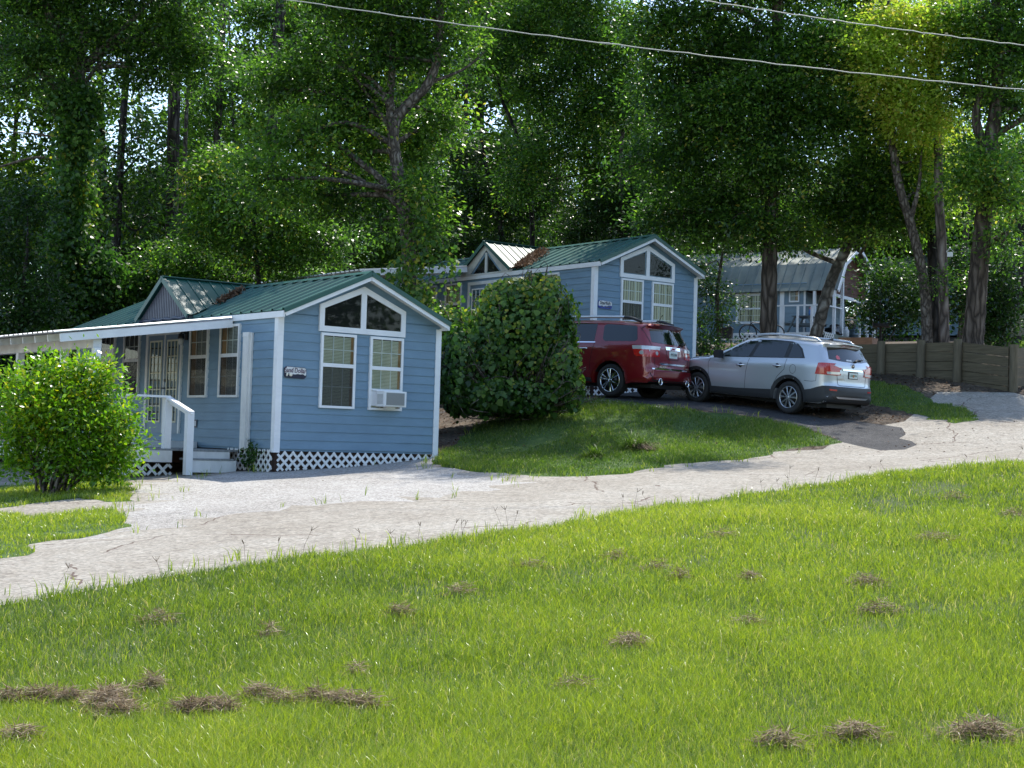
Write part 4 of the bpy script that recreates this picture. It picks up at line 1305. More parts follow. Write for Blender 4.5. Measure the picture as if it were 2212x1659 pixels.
def fill2d(poly, h):
    b = resample(poly, h)
    P = np.array(b)
    gx, gz_ = np.meshgrid(np.arange(P[:, 0].min(), P[:, 0].max(), h), np.arange(P[:, 1].min(), P[:, 1].max(), h))
    g = np.c_[gx.ravel(), gz_.ravel()]
    g = g[pip(g, P)]
    if len(g):
        d = np.min(((g[:, None] - P[None]) ** 2).sum(-1), 1)
        g = g[d > (h * .5) ** 2]
    nb = len(b)
    v = [Vector(p) for p in b] + [Vector(p) for p in g]
    r = delaunay_2d_cdt(v, [(i, (i + 1) % nb) for i in range(nb)], [], 1, 1e-6)
    return np.array([tuple(q) for q in r[0]]), [tuple(f) for f in r[2]], nb


class CarBody:
    def __init__(s, per, W, bulge, rfil):
        """per: closed side silhouette (x, z) counter-clockwise seen from the left with x forward..."""
        s.W = W
        V2, T2, nb = fill2d(per, .055)
        P = np.array(resample(per, .055))
        nb = len(P)
        V2 = V2.copy()
        # distance to silhouette
        A0, B0 = P, np.roll(P, -1, 0)
        d = np.full(len(V2), 1e9)
        for a, b in zip(A0, B0):
            t = np.clip(((V2 - a) @ (b - a)) / ((b - a) @ (b - a)), 0, 1)
            d = np.minimum(d, np.linalg.norm(V2 - (a + t[:, None] * (b - a)), axis=1))
        rf = np.array([rfil(x, z) for x, z in V2])
        dd = np.clip(d, 0, rf)
        inset = rf - np.sqrt(np.maximum(rf ** 2 - (rf - dd) ** 2, 0))
        y = np.array([W(x, z) for x, z in V2]) - inset
        # match silhouette points with their index in V2
        key = {(round(a, 5), round(b, 5)): i for i, (a, b) in enumerate(V2)}
        pidx = [key.get((round(a, 5), round(b, 5)), None) for a, b in P]
        pidx = [i if i is not None else int(np.argmin(((V2 - p) ** 2).sum(1))) for i, p in zip(pidx, P)]
        n2 = len(V2)
        vs = [(V2[i, 0], y[i], V2[i, 1]) for i in range(n2)] + [(V2[i, 0], -y[i], V2[i, 1]) for i in range(n2)]
        fs, mi = [], []
        for t in T2:
            a, b, c = (V2[k] for k in t)
            ccw = (b[0] - a[0]) * (c[1] - a[1]) - (b[1] - a[1]) * (c[0] - a[0]) > 0
            t = t if ccw else t[::-1]
            # left side (+y) must face +y: (x,z) ccw seen from -y, so reverse
            fs.append(t[::-1]); mi.append(0)
            fs.append(tuple(k + n2 for k in t)); mi.append(0)
        Mx = 10
        cols = []
        for i, p in zip(pidx, P):
            row = [i]
            for k in range(1, Mx):
                t = 1 - 2 * k / Mx
                dx, dz = bulge(p[0], p[1])
                vs.append((p[0] + dx * (1 - t * t), y[i] * t, p[1] + dz * (1 - t * t))); row.append(len(vs) - 1)
            row.append(i + n2)
            cols.append(row)
        area = sum(P[i, 0] * P[(i + 1) % nb, 1] - P[(i + 1) % nb, 0] * P[i, 1] for i in range(nb))
        for i in range(nb):
            j = (i + 1) % nb
            e = P[j] - P[i]
            nrm = np.array([e[1], -e[0]]) * (1 if area > 0 else -1)
            m_ = (P[i] + P[j]) / 2
            under = m_[1] < .9 and nrm[1] < -.3 * np.linalg.norm(nrm)
            for k in range(Mx):
                q = (cols[i][k], cols[j][k], cols[j][k + 1], cols[i][k + 1])
                fs.append(q if area < 0 else q[::-1]); mi.append(1 if under or m_[1] < .25 else 0)
        s.v, s.f, s.mi = vs, fs, mi
        s.bvh = BVHTree.FromPolygons([Vector(p) for p in vs], [list(f) for f in fs])

    def mesh(s, name, mats, parent):
        me = bpy.data.meshes.new(name)
        me.from_pydata(s.v, [], s.f)
        me.polygons.foreach_set('material_index', s.mi)
        me.polygons.foreach_set('use_smooth', [True] * len(s.f))
        me.update()
        bm = bmesh.new(); bm.from_mesh(me); bmesh.ops.recalc_face_normals(bm, faces=bm.faces); bm.to_mesh(me); bm.free()
        o = link(name, me, parent, mats)
        try:
            me.set_sharp_from_angle(angle=R(50))
        except Exception:
            pass
        return o

    def patch(s, name, poly, view, mtl, parent, off=.004, h=.05, skirt=True):
        V2, T2, nb = fill2d(poly, h)
        out, ok = [], []
        dirs = {'left': (0, -1, 0), 'right': (0, 1, 0), 'rear': (1, 0, 0), 'front': (-1, 0, 0), 'top': (0, 0, -1)}
        d = Vector(dirs[view])
        for a, b in V2:
            if view in ('left', 'right'): q = Vector((a, 0, b))
            elif view == 'top': q = Vector((a, b, 0))
            else: q = Vector((0, a, b))
            o_ = q - d * 6
            hit_, n_, i_, _ = s.bvh.ray_cast(o_, d)
            good = hit_ is not None and (view not in ('left', 'right') or abs(hit_[1]) > .35 and hit_[1] * -d[1] > 0)
            if not good:
                hit_, n_, i_, _ = s.bvh.find_nearest(q - d * .9)
            if n_.dot(d) > 0: n_ = -n_
            nn = (n_ - d * .8).normalized()
            out.append(hit_ + nn * off); ok.append(good)
        mb = MB()
        fs = []
        for t in T2:
            if not any(ok[k] for k in t): continue
            a, b, c = (out[k] for k in t)
            if (b - a).cross(c - a).dot(d) > 0: t = t[::-1]
            fs.append(t)
        mb.add(out, fs, 0, True)
        if skirt and off > .003:
            cnt = {}
            for t in fs:
                for i in range(3):
                    e = (t[i], t[(i + 1) % 3])
                    cnt[e] = cnt.get(e, 0) + 1
            for (i, j) in list(cnt):
                if (j, i) not in cnt:
                    p, q = out[i], out[j]
                    mb.add([p, q, q + d * (off + .004), p + d * (off + .004)], [(1, 0, 3, 2)], 0, False)
        return mb.build(name, mtl, parent)

    def strip(s, pts, wd):
        """outline of a narrow line"""
        P = np.array(resample(pts, .08, closed=False))
        L, Rr = [], []
        for i, p in enumerate(P):
            d = P[min(i + 1, len(P) - 1)] - P[max(i - 1, 0)]; d = d / np.linalg.norm(d)
            n = np.array([-d[1], d[0]]) * wd / 2
            L.append(tuple(p + n)); Rr.append(tuple(p - n))
        return L + Rr[::-1]


def wheel(parent, x, y, side, r, rim, spokes, double, paint, width=.22):
    """side +1 left, -1 right; axle along y"""
    A = np.array([0, side, 0.])
    c = np.array([x, y, r])
    hub = MB(); hub.lathe([(rim * .93, -.02), (rim * .93, -.16), (0.0, -.16)], c, A, 28); hub.lathe([(0, -.055), (rim * .62, -.055), (rim * .62, -.075)], c, A, 28)
    wh = hub.build('wheel', M['black'], parent)
    ty = MB()
    ty.lathe([(rim * 1.0, -.012), (rim * 1.06, .004), (r * .90, .006), (r * .965, -.008), (r * .995, -.035), (r, -.06), (r, -width + .06), (r * .995, -width + .035), (r * .95, -width), (rim, -width + .01)], c, A, 48)
    ty.build('tyre', M['rubber'], wh)
    rm = MB()
    rm.lathe([(rim * 1.01, -.012), (rim * 1.01, .004), (rim * .97, .008), (rim * .93, -.002), (rim * .915, -.03), (rim * .91, -.15)], c, A, 40)
    rm.lathe([(rim * .19, -.03), (rim * .19, .0), (rim * .15, .008), (0, .012)], c, A, 20)
    for k in range(spokes):
        for dlt in ((-.5, .5) if double else (0,)):
            a = 2 * math.pi * k / spokes + .3
            a0, a1 = a + dlt * .30, a + dlt * (.62 if double == 1 else .34)
            p = c + rim * .13 * np.array([math.cos(a0), 0, math.sin(a0)]) + A * .002
            q = c + rim * .95 * np.array([math.cos(a1), 0, math.sin(a1)]) - A * .006
            dd = (q - p); L = np.linalg.norm(dd); dd = dd / L
            sid = np.cross(dd, A)
            w0, w1 = .030, .044
            vs = [p + sid * w0 / 2, p - sid * w0 / 2, q - sid * w1 / 2, q + sid * w1 / 2]
            vs += [v + A * .012 - (0 if i < 2 else 0) * dd for i, v in enumerate(vs)]
            vs = vs[:4] + [p + sid * w0 * .3 + A * .014, p - sid * w0 * .3 + A * .014, q - sid * w1 * .34 + A * .010, q + sid * w1 * .34 + A * .010]
            rm.add(vs, [(0, 1, 5, 4), (1, 2, 6, 5), (2, 3, 7, 6), (3, 0, 4, 7), (4, 5, 6, 7)])
    rm.build('rim', paint, wh)
    return wh


def car_root(name, label, contact, fwdv, rgt_off):
    f = np.array(fwdv); f = f / np.linalg.norm(f)
    r_ = np.cross(f, Z3); r_ /= np.linalg.norm(r_)
    u = np.cross(r_, f)
    o = thing(name, label, 'car')
    C = np.array(contact) + r_ * rgt_off
    l = -r_
    o.matrix_world = Matrix(((f[0], l[0], u[0], C[0]), (f[1], l[1], u[1], C[1]), (f[2], l[2], u[2], C[2]), (0, 0, 0, 1)))
    return o


def both(cb, name, poly, mtl, parent, **k):
    a = cb.patch(name, poly, 'left', mtl, parent, **k)
    cb.patch(name, poly, 'right', mtl, parent, **k)
    return a


M['silver'] = mat('silver_paint', (.50, .52, .545), .32, metal=.55, coat=.8)
M['redpaint'] = mat('dark_red_paint', (.20, .006, .012), .3, metal=.25, coat=1.0)
M['clad'] = mat('dark_grey_cladding', (.028, .030, .033), .55)
M['seam'] = mat('panel_gap', (.01, .01, .01), .8)
M['redlens'] = mat('red_lamp_lens', (.45, .012, .012), .15, spec=.7, coat=.6, vary=.3, vscale=40)
M['clearlens'] = mat('clear_lamp_lens', (.55, .55, .55), .12, metal=.3, coat=.6)
M['amber'] = mat('amber_lens', (.6, .2, .02), .2, coat=.5)
M['plate'] = mat('licence_plate', (.62, .66, .60), .4)
M['platetxt'] = mat('plate_green_text', (.03, .16, .09), .5)
M['orange'] = mat('plate_orange', (.6, .15, .03), .5)
M['sticker'] = mat('pink_sticker', (.6, .12, .14), .5)
M['whitesticker'] = mat('white_sticker', (.6, .6, .6), .5)
M['railmetal'] = mat('satin_rail', (.55, .57, .6), .3, metal=.7)
M['gold'] = mat('pale_badge', (.65, .6, .5), .3, metal=.6)


def cap_strip(cb, root, pts3, wd, h, mtl, name):
    mb = MB()
    mb.tube(pts3, wd, 8)
    return mb.build(name, mtl, root)


# ---- silver sport utility car
car = car_root('parked_car', 'silver sport utility car with black lower trim, parked in front of the higher cabin', (6.156, 34.444, .800), (-.662, .745, .088), .86)
WB = 2.74
top = [(-.80, .30), (-.97, .35), (-1.01, .47), (-1.015, .66), (-.985, .72), (-.965, .80), (-.955, 1.0), (-.93, 1.17), (-.885, 1.26), (-.69, 1.555), (-.80, 1.60), (-.77, 1.635), (-.45, 1.665), (.15, 1.70), (.75, 1.705), (1.15, 1.68), (1.5, 1.615),
       (1.85, 1.43), (2.22, 1.21), (2.42, 1.145), (2.9, 1.085), (3.25, 1.0), (3.48, .88), (3.60, .70), (3.64, .50), (3.58, .30), (3.35, .25)]
bot = arc(WB, .365, .425, -12, 192, 13) + [(2.1, .275), (1.3, .285), (.6, .295)] + arc(0, .365, .425, -9, 189, 13)
per = (top + bot)[::-1]
belt = lambda x: 1.235 - .055 * (x + .3) if x < 2.2 else 1.10 - .12 * max(0, x - 2.3)


def W1(x, z):
    w_ = .925
    if z < .62: w_ -= .05 * ((.62 - z) / .36) ** 2
    b = belt(x) - .05
    if z > b: w_ -= .018 + (z - b) * (.40 if x < 2.2 else .35)
    elif z > b - .12: w_ -= .018 * ((z - b + .12) / .12) ** 2
    if x < -.35: w_ *= 1 - .10 * ((-.35 - x) / .66) ** 2
    if x > 2.75: w_ *= 1 - .17 * ((x - 2.75) / .89) ** 2
    return w_


def bul1(x, z):
    dx = -.085 if x < -.6 and z < 1.62 else (.20 if x > 3.3 else (.10 if 1.5 < x < 2.3 and z > 1.1 else 0))
    dz = .035 if z > 1.55 else (.03 if x > 2.3 and z > .9 else 0)
    if z < .34: dx = min(dx, .04) if dx > 0 else dx * .5
    return dx, dz


rf1 = lambda x, z: .12 if z > 1.3 else (.10 if x > 3 or (x < -.6 and z > .5) else (.07 if z > .95 else .022))
cb = CarBody(per, W1, bul1, rf1)
body = cb.mesh('body', [M['silver'], M['black']], car)
# glazing, one pane at a time
both(cb, 'side_window', [(2.03, 1.155), (1.25, 1.19), (1.12, 1.57), (1.30, 1.555), (1.62, 1.42)], M['carglass'], car)
both(cb, 'side_window', [(1.15, 1.195), (.22, 1.245), (.20, 1.595), (.62, 1.605), (1.02, 1.585)], M['carglass'], car)
both(cb, 'side_window', [(.10, 1.25), (-.30, 1.27), (-.16, 1.46), (-.02, 1.55), (.09, 1.585)], M['carglass'], car)
both(cb, 'window_trim', [(2.16, 1.135), (2.02, 1.138), (1.19, 1.178), (.16, 1.232), (-.36, 1.26), (-.20, 1.47), (-.04, 1.57), (.15, 1.615), (.62, 1.625), (1.10, 1.605), (1.34, 1.575), (1.68, 1.42)], M['black'], car, off=.0015)
cb.patch('rear_window', [(-.70, 1.29), (-.4, 1.262), (0, 1.25), (.4, 1.262), (.70, 1.29), (.60, 1.545), (0, 1.57), (-.60, 1.545)], 'rear', M['carglass'], car)
cb.patch('windscreen', [(-.68, 1.24), (.68, 1.24), (.56, 1.59), (-.56, 1.59)], 'front', M['carglass'], car)
cb.patch('roof_glass', [(.0, -.42), (.0, .42), (1.15, .42), (1.15, -.42)], 'top', M['carglass'], car)
# black lower trim
both(cb, 'sill_cladding', [(2.33, .25), (2.33, .44), (1.5, .455), (.50, .505), (.45, .42), (.42, .28), (1.3, .27)], M['clad'], car, off=.008)
for xc in (0, WB):
    both(cb, 'arch_cladding', arc(xc, .365, .425, -5, 185, 19) + arc(xc, .365, .50, 185, -5, 19), M['clad'], car, off=.014)
bump = both(cb, 'rear_bumper', [(-.40, .29), (-.42, .50), (-.40, .565), (-.60, .60), (-.78, .665), (-.9, .70), (-1.03, .705), (-1.03, .3), (-.8, .28)], M['clad'], car, off=.012)
bump = cb.patch('rear_bumper', [(-.80, .33), (.80, .33), (.84, .45), (.84, .70), (-.84, .70), (-.84, .45)], 'rear', M['clad'], car, off=.013)
both(cb, 'front_bumper', [(3.16, .28), (3.24, .52), (3.5, .58), (3.66, .6), (3.62, .3)], M['clad'], car, off=.010)
cb.patch('lower_grille', [(-.60, .42), (.60, .42), (.74, .53), (-.74, .53)], 'rear', M['black'], bump, off=.018)
cb.patch('skid_bar', [(-.50, .44), (.50, .44), (.58, .475), (-.58, .475)], 'rear', M['railmetal'], bump, off=.023)
for s in (-1, 1):
    cb.patch('reflector', [(s * .56, .60), (s * .76, .605), (s * .76, .64), (s * .56, .635)], 'rear', M['redlens'], bump, off=.018)
# tail lamps wrap the corner
for s, v in ((1, 'left'), (-1, 'right')):
    tl = cb.patch('tail_lamp', [(s * .42, .955), (s * .66, .94), (s * .88, .95), (s * .88, 1.18), (s * .72, 1.175), (s * .50, 1.13)], 'rear', M['redlens'], car, off=.016)
    cb.patch('lamp_side', [(-.69, .94), (-.74, 1.19), (-.86, 1.20), (-1.0, 1.20), (-1.0, .94)], v, M['redlens'], tl, off=.0155)
    cb.patch('reverse_lens', [(s * .46, .965), (s * .80, .955), (s * .82, 1.01), (s * .44, 1.02)], 'rear', M['clearlens'], tl, off=.020)
# tailgate
cb.patch('tailgate_seam', cb.strip([(-.60, 1.20), (-.52, .90), (-.50, .745), (-.44, .725), (.44, .725), (.50, .745), (.52, .90), (.60, 1.20)], .012), 'rear', M['seam'], car, off=.0025)
cb.patch('plate_recess', cb.strip([(-.30, 1.0), (-.30, .88), (-.25, .83), (.25, .83), (.30, .88), (.30, 1.0)], .02), 'rear', M['railmetal'], car, off=.003)
cb.patch('chrome_bar', [(-.36, 1.055), (.36, 1.055), (.37, 1.095), (-.37, 1.095)], 'rear', M['chrome'], car, off=.022)
pl = cb.patch('plate_frame', [(-.17, .885), (.17, .885), (.17, 1.045), (-.17, 1.045)], 'rear', M['black'], car, off=.012)
cb.patch('number_plate', [(-.15, .90), (.15, .90), (.15, 1.022), (-.15, 1.022)], 'rear', M['plate'], pl, off=.016)
text_mesh('plate_lettering', 'GKJ  P74', .062, M['platetxt'], pl, (-1.062, 0, .962), (R(90), 0, R(-90)), sx=1.0)
cb.patch('plate_emblem', [(-.022, .925), (.022, .925), (.026, .985), (-.026, .985)], 'rear', M['orange'], pl, off=.018)
bd = MB(); bd.lathe([(.062, 0), (.06, .008), (.05, .010), (0, .011)], (-1.012, 0, 1.175), (-1, 0, .05), 20); bdg = bd.build('badge', M['chrome'], car); 
bd = MB(); bd.lathe([(.051, .0), (.05, .0015), (0, .002)], (-1.0235, 0, 1.1755), (-1, 0, .05), 20); bd.build('badge_field', M['black'], bdg)
text_mesh('badge_lettering', 'KIA', .042, M['chrome'], bdg, (-1.0262, 0, 1.1757), (R(90), 0, R(-90)), bold=.0015)
text_mesh('model_lettering', 'SORENTO', .052, M['gold'], car, (-1.033, .36, .865), (R(90), 0, R(-86)), bold=.001, sx=1.1)
cb.patch('brake_lamp', [(-.17, 1.588), (.17, 1.588), (.16, 1.622), (-.16, 1.622)], 'rear', M['redlens'], car, off=.01)
mb = MB(); mb.tube([(-1.0, -.10, 1.27), (-.955, -.22, 1.315), (-.93, -.46, 1.325)], [.028, .02, .012], 7); mb.build('wiper', M['black'], car)
cb.patch('window_sticker', [(.36, 1.30), (.46, 1.295), (.47, 1.35), (.41, 1.39), (.36, 1.36)], 'rear', M['sticker'], car, off=.007)
cb.patch('window_sticker', [(-.02, 1.272), (.18, 1.275), (.17, 1.305), (.1, 1.31), (.08, 1.30), (.0, 1.31)], 'rear', M['whitesticker'], car, off=.007)
# doors: gaps, handles, mirror, fuel flap
for ln in ([(2.36, 1.08), (2.40, .98), (2.33, .45)], [(1.20, 1.16), (1.25, .85), (1.25, .46)], [(.13, 1.22), (.16, .98), (.34, .80), (.47, .55)]):
    both(cb, 'door_seam', cb.strip(ln, .010), M['seam'], car, off=.0022)
both(cb, 'corner_seam', cb.strip([(-.42, .77), (-.62, .77), (-.72, .79), (-.72, .93)], .009), M['seam'], car, off=.0022)
both(cb, 'fuel_flap_seam', cb.strip([(-.08 + .085 * math.cos(a), 1.0 + .10 * math.sin(a)) for a in np.linspace(0, 6.2, 20)], .008), M['seam'], car, off=.0022)
for s in (1, -1):
    for x, z in ((1.42, .985), (.36, 1.045)):
        y = W1(x, z)
        mb = MB(); mb.lathe([(.055, 0), (.045, .002), (0, .003)], (x, s * (y + .001), z), (0, s, 0), 16); pk = mb.build('handle_cup', M['clad'], car)
        mb = MB(); mb.tube([(x - .11, s * (y + .01), z + .004), (x - .09, s * (y + .042), z + .004), (x + .09, s * (y + .042), z - .004), (x + .11, s * (y + .01), z - .004)], .016, 8); mb.build('handle', M['chrome'], pk)
    mb = MB(); mb.prism([(1.93, 1.10), (2.06, 1.10), (2.10, 1.20), (2.06, 1.28), (1.95, 1.29)], (0, 0, 0), X3, Z3, Y3, s * .95, s * 1.13); mb.tube([(2.02, s * .88, 1.14), (2.02, s * .97, 1.13)], .03, 8); mb.build('mirror', M['black'], car)
    mb = MB(); mb.tube([(-.55, s * .60, 1.655), (-.42, s * .615, 1.72), (.1, s * .625, 1.752), (.8, s * .625, 1.755), (1.2, s * .61, 1.715), (1.32, s * .60, 1.67)], [.02, .026, .026, .026, .026, .018], 8); mb.build('roof_rail', M['railmetal'], car)
    cb.patch('head_lamp', [(3.14, .90), (3.30, .80), (3.52, .78), (3.5, .87), (3.3, .97)], 'left' if s > 0 else 'right', M['clearlens'], car, off=.006)
    cb.patch('marker_lamp', [(3.14, .90), (3.2, .87), (3.28, .93), (3.24, .97)], 'left' if s > 0 else 'right', M['amber'], car, off=.009)
mb = MB(); mb.prism([(-.42, 1.70), (-.22, 1.705), (-.40, 1.765)], (0, -.015, 0), X3, Z3, Y3, 0, .03); mb.build('antenna', M['black'], car)
cb.patch('bonnet_seam', cb.strip([(3.50, .90), (3.2, 1.0), (2.9, 1.055), (2.45, 1.11)], .012), 'left', M['seam'], car, off=.0022)
for x in (0, WB):
    for s in (1, -1):
        wheel(car, x, s * .885, s, .365, .245, 5, 1, M['alloy'])
mb = MB(); mb.box(-.85, 3.3, -.60, .60, .22, .31); mb.tube([(0, -.8, .365), (0, .8, .365)], .05, 8); mb.tube([(-.96, -.55, .30), (-.7, -.55, .31)], .035, 8); mb.build('underbody', M['black'], car)

# ---- dark red sport utility car
rl = at(2400 * .5486, 1562 * .5486, 35.78)
car = car_root('parked_car', 'dark red sport utility car with chrome trim beside the vine-covered mound', tuple(rl), (-.775, .632, .035), .90)
WB = 3.02
top = [(-.72, .36), (-1.0, .36), (-1.08, .42), (-1.10, .50), (-1.10, .66), (-1.06, .705), (-1.035, .80), (-1.02, 1.0), (-1.0, 1.20), (-.96, 1.28), (-.80, 1.62), (-.93, 1.685), (-.90, 1.715), (-.5, 1.755), (.2, 1.79), (1.1, 1.79), (1.6, 1.755), (1.95, 1.68),
       (2.3, 1.45), (2.62, 1.24), (2.8, 1.17), (3.3, 1.12), (3.65, 1.05), (3.86, .93), (3.97, .72), (4.0, .5), (3.94, .30), (3.6, .26)]
bot = arc(WB, .385, .455, -12, 192, 13) + [(2.3, .30), (1.4, .30), (.6, .31)] + arc(0, .385, .455, -9, 189, 13)
per = (top + bot)[::-1]


def W2(x, z):
    w_ = .985
    if z < .62: w_ -= .05 * ((.62 - z) / .36) ** 2
    b = 1.22 if x < 2.4 else 1.12
    if z > b: w_ -= .02 + (z - b) * (.40 if x < 2.5 else .35)
    elif z > b - .14: w_ -= .02 * ((z - b + .14) / .14) ** 2
    if x < -.45: w_ *= 1 - .10 * ((-.45 - x) / .65) ** 2
    if x > 3.0: w_ *= 1 - .15 * ((x - 3.0) / 1.0) ** 2
    return w_


def bul2(x, z):
    dx = -.08 if x < -.7 and z < 1.70 else (.18 if x > 3.6 else (.10 if 1.9 < x < 2.7 and z > 1.2 else 0))
    dz = .035 if z > 1.65 else (.03 if x > 2.7 and z > 1.0 else 0)
    if z < .4: dx *= .4
    return dx, dz


rf2 = lambda x, z: .12 if z > 1.4 else (.11 if x > 3.3 or (x < -.7 and z > .5) else (.07 if z > 1.0 else .022))
cb = CarBody(per, W2, bul2, rf2)
body = cb.mesh('body', [M['redpaint'], M['black']], car)
both(cb, 'side_window', [(.20, 1.29), (-.64, 1.30), (-.70, 1.345), (-.60, 1.64), (-.52, 1.665), (.26, 1.695), (.33, 1.65), (.27, 1.345)], M['carglass'], car)
both(cb, 'side_window', [(1.42, 1.275), (.50, 1.285), (.54, 1.70), (1.36, 1.705)], M['carglass'], car)
both(cb, 'side_window', [(2.42, 1.25), (1.50, 1.275), (1.46, 1.70), (1.72, 1.68), (2.05, 1.50)], M['carglass'], car)
both(cb, 'window_trim', [(.46, 1.245), (2.5, 1.22), (2.5, 1.245), (.46, 1.27)], M['chrome'], car, off=.006)
cb.patch('rear_window', [(-.72, 1.30), (0, 1.27), (.72, 1.30), (.63, 1.60), (0, 1.63), (-.63, 1.60)], 'rear', M['carglass'], car)
cb.patch('windscreen', [(-.72, 1.28), (.72, 1.28), (.6, 1.66), (-.6, 1.66)], 'front', M['carglass'], car)
for s, v in ((1, 'left'), (-1, 'right')):
    tl = cb.patch('tail_lamp', [(s * .52, .965), (s * .93, .95), (s * .93, 1.20), (s * .54, 1.20)], 'rear', M['redlens'], car, off=.014)
    cb.patch('lamp_side', [(-.62, 1.20), (-.68, .99), (-.74, .955), (-1.1, .955), (-1.1, 1.20)], v, M['redlens'], tl, off=.0135)
    cb.patch('clear_strip', [(s * .54, 1.125), (s * .93, 1.125), (s * .93, 1.20), (s * .54, 1.20)], 'rear', M['clearlens'], tl, off=.018)
    cb.patch('clear_strip', [(-.63, 1.12), (-.61, 1.20), (-1.1, 1.20), (-1.1, 1.12)], v, M['clearlens'], tl, off=.018)
    cb.patch('round_lens', [(s * .62 + .042 * math.cos(a), 1.045 + .045 * math.sin(a)) for a in np.linspace(0, 2 * math.pi, 14, endpoint=False)], 'rear', M['clearlens'], tl, off=.019)
    cb.patch('round_lens', [(-.86 + .05 * math.cos(a), 1.045 + .045 * math.sin(a)) for a in np.linspace(0, 2 * math.pi, 14, endpoint=False)], v, M['clearlens'], tl, off=.019)
cb.patch('tailgate_seam', cb.strip([(-.80, 1.62), (-.76, 1.25), (-.70, .95), (-.68, .76), (-.60, .715), (.60, .715), (.68, .76), (.70, .95), (.76, 1.25), (.80, 1.62)], .014), 'rear', M['seam'], car, off=.0025)
cb.patch('chrome_bar', [(-.29, 1.145), (.29, 1.145), (.30, 1.215), (-.30, 1.215)], 'rear', M['chrome'], car, off=.016)
text_mesh('brand_lettering', 'GMC', .075, M['redlens'], car, (-1.118, 0, 1.18), (R(90), 0, R(-90)), bold=.003, sx=1.2)
cb.patch('plate_recess', cb.strip([(-.27, 1.13), (-.24, .96), (-.19, .925), (.19, .925), (.24, .96), (.27, 1.13)], .016), 'rear', M['seam'], car, off=.003)
pl = cb.patch('number_plate', [(-.16, .965), (.16, .965), (.16, 1.125), (-.16, 1.125)], 'rear', M['plate'], car, off=.010)
text_mesh('plate_lettering', 'PYZ B10', .082, M['ink2'], pl, (-1.122, 0, 1.045), (R(90), 0, R(-90)), sx=.85, bold=.001)
cb.patch('tailgate_strip', [(-.52, .80), (.50, .79), (.52, .815), (.50, .835), (-.52, .835)], 'rear', M['chrome'], car, off=.010)
text_mesh('model_lettering', 'ACADIA', .072, M['gold'], car, (-1.118, .40, .745), (R(90), 0, R(-90)), bold=.002, sx=1.25)
text_mesh('trim_lettering', 'AWD', .045, M['gold'], car, (-1.09, -.62, .745), (R(90), 0, R(-96)), bold=.001)
bu = cb.patch('rear_bumper', [(-.86, .40), (.86, .40), (.93, .50), (.93, .67), (-.93, .67), (-.93, .50)], 'rear', M['redpaint'], car, off=.010)
cb.patch('bumper_chrome', [(-.80, .672), (.80, .672), (.80, .70), (-.80, .70)], 'rear', M['chrome'], bu, off=.018)
cb.patch('bumper_groove', cb.strip([(.86, .60), (.80, .44), (.62, .425), (-.62, .425), (-.80, .44), (-.86, .60)], .018), 'rear', M['seam'], bu, off=.0125)
for s in (-1, 1):
    mb = MB(); mb.lathe([(.075, 0), (.085, .02), (.075, .03), (.062, .02), (.06, -.02)], (-1.15, s * .56, .40), (-1, 0, 0), 18); ex = mb.build('exhaust_tip', M['chrome'], car)
    mb = MB(); mb.lathe([(.06, .0), (0, .0)], (-1.14, s * .56, .40), (-1, 0, 0), 18); mb.build('tip_bore', M['seam'], ex)
both(cb, 'arch_trim', arc(0, .385, .455, -3, 183, 17) + arc(0, .385, .49, 183, -3, 17), M['redpaint'], car, off=.012)
both(cb, 'arch_trim', arc(WB, .385, .455, -3, 183, 17) + arc(WB, .385, .49, 183, -3, 17), M['redpaint'], car, off=.012)
for ln in ([(.47, 1.24), (.52, 1.05), (.56, .80), (.56, .60)], [(1.46, 1.24), (1.46, .33)], [(2.56, 1.2), (2.55, .5)]):
    both(cb, 'door_seam', cb.strip(ln, .011), M['seam'], car, off=.0022)
both(cb, 'sill_cladding', [(2.5, .29), (2.5, .42), (.52, .43), (.5, .33), (.6, .30)], M['clad'], car, off=.008)
for s in (1, -1):
    for x in (.78, 1.72):
        z = 1.105; y = W2(x, z)
        mb = MB(); mb.tube([(x - .12, s * (y + .008), z), (x - .10, s * (y + .04), z), (x + .10, s * (y + .04), z), (x + .12, s * (y + .008), z)], .017, 8); mb.build('handle', M['chrome'], car)
    mb = MB(); mb.tube([(-.62, s * .66, 1.77), (-.30, s * .675, 1.86), (-.12, s * .675, 1.865)], [.035, .036, .03], 8); mb.tube([(1.55, s * .66, 1.84), (1.75, s * .65, 1.76)], .03, 8); rr_ = mb.build('rail_foot', M['black'], car)
    mb = MB(); mb.tube([(-.14, s * .675, 1.868), (.6, s * .68, 1.872), (1.56, s * .665, 1.85)], .032, 8); mb.build('roof_rail', M['railmetal'], car)
    mb = MB(); mb.prism([(2.28, 1.16), (2.42, 1.16), (2.46, 1.28), (2.30, 1.36)], (0, 0, 0), X3, Z3, Y3, s * 1.0, s * 1.2); mb.build('mirror', M['redpaint'], car)
mb = MB(); mb.tube([(-.62, 0, 1.79), (-.75, 0, 1.98)], .006, 5); mb.lathe([(.03, 0), (.02, .02), (0, .025)], (-.62, 0, 1.785), Z3, 10); mb.build('antenna', M['black'], car)
mb = MB(); mb.tube([(-1.09, -.35, 1.27), (-1.03, -.47, 1.33), (-1.01, -.62, 1.36)], [.035, .022, .012], 7); mb.build('wiper', M['black'], car)
mb = MB(); mb.prism([(-.90, 1.675), (-.80, 1.70), (-.81, 1.72), (-.945, 1.70)], (0, -.60, 0), X3, Z3, Y3, 0, 1.2); mb.build('spoiler', M['redpaint'], car)
for x in (0, WB):
    for s in (1, -1):
        wheel(car, x, s * .93, s, .385, .275, 6, 2, M['chrome'], .25)
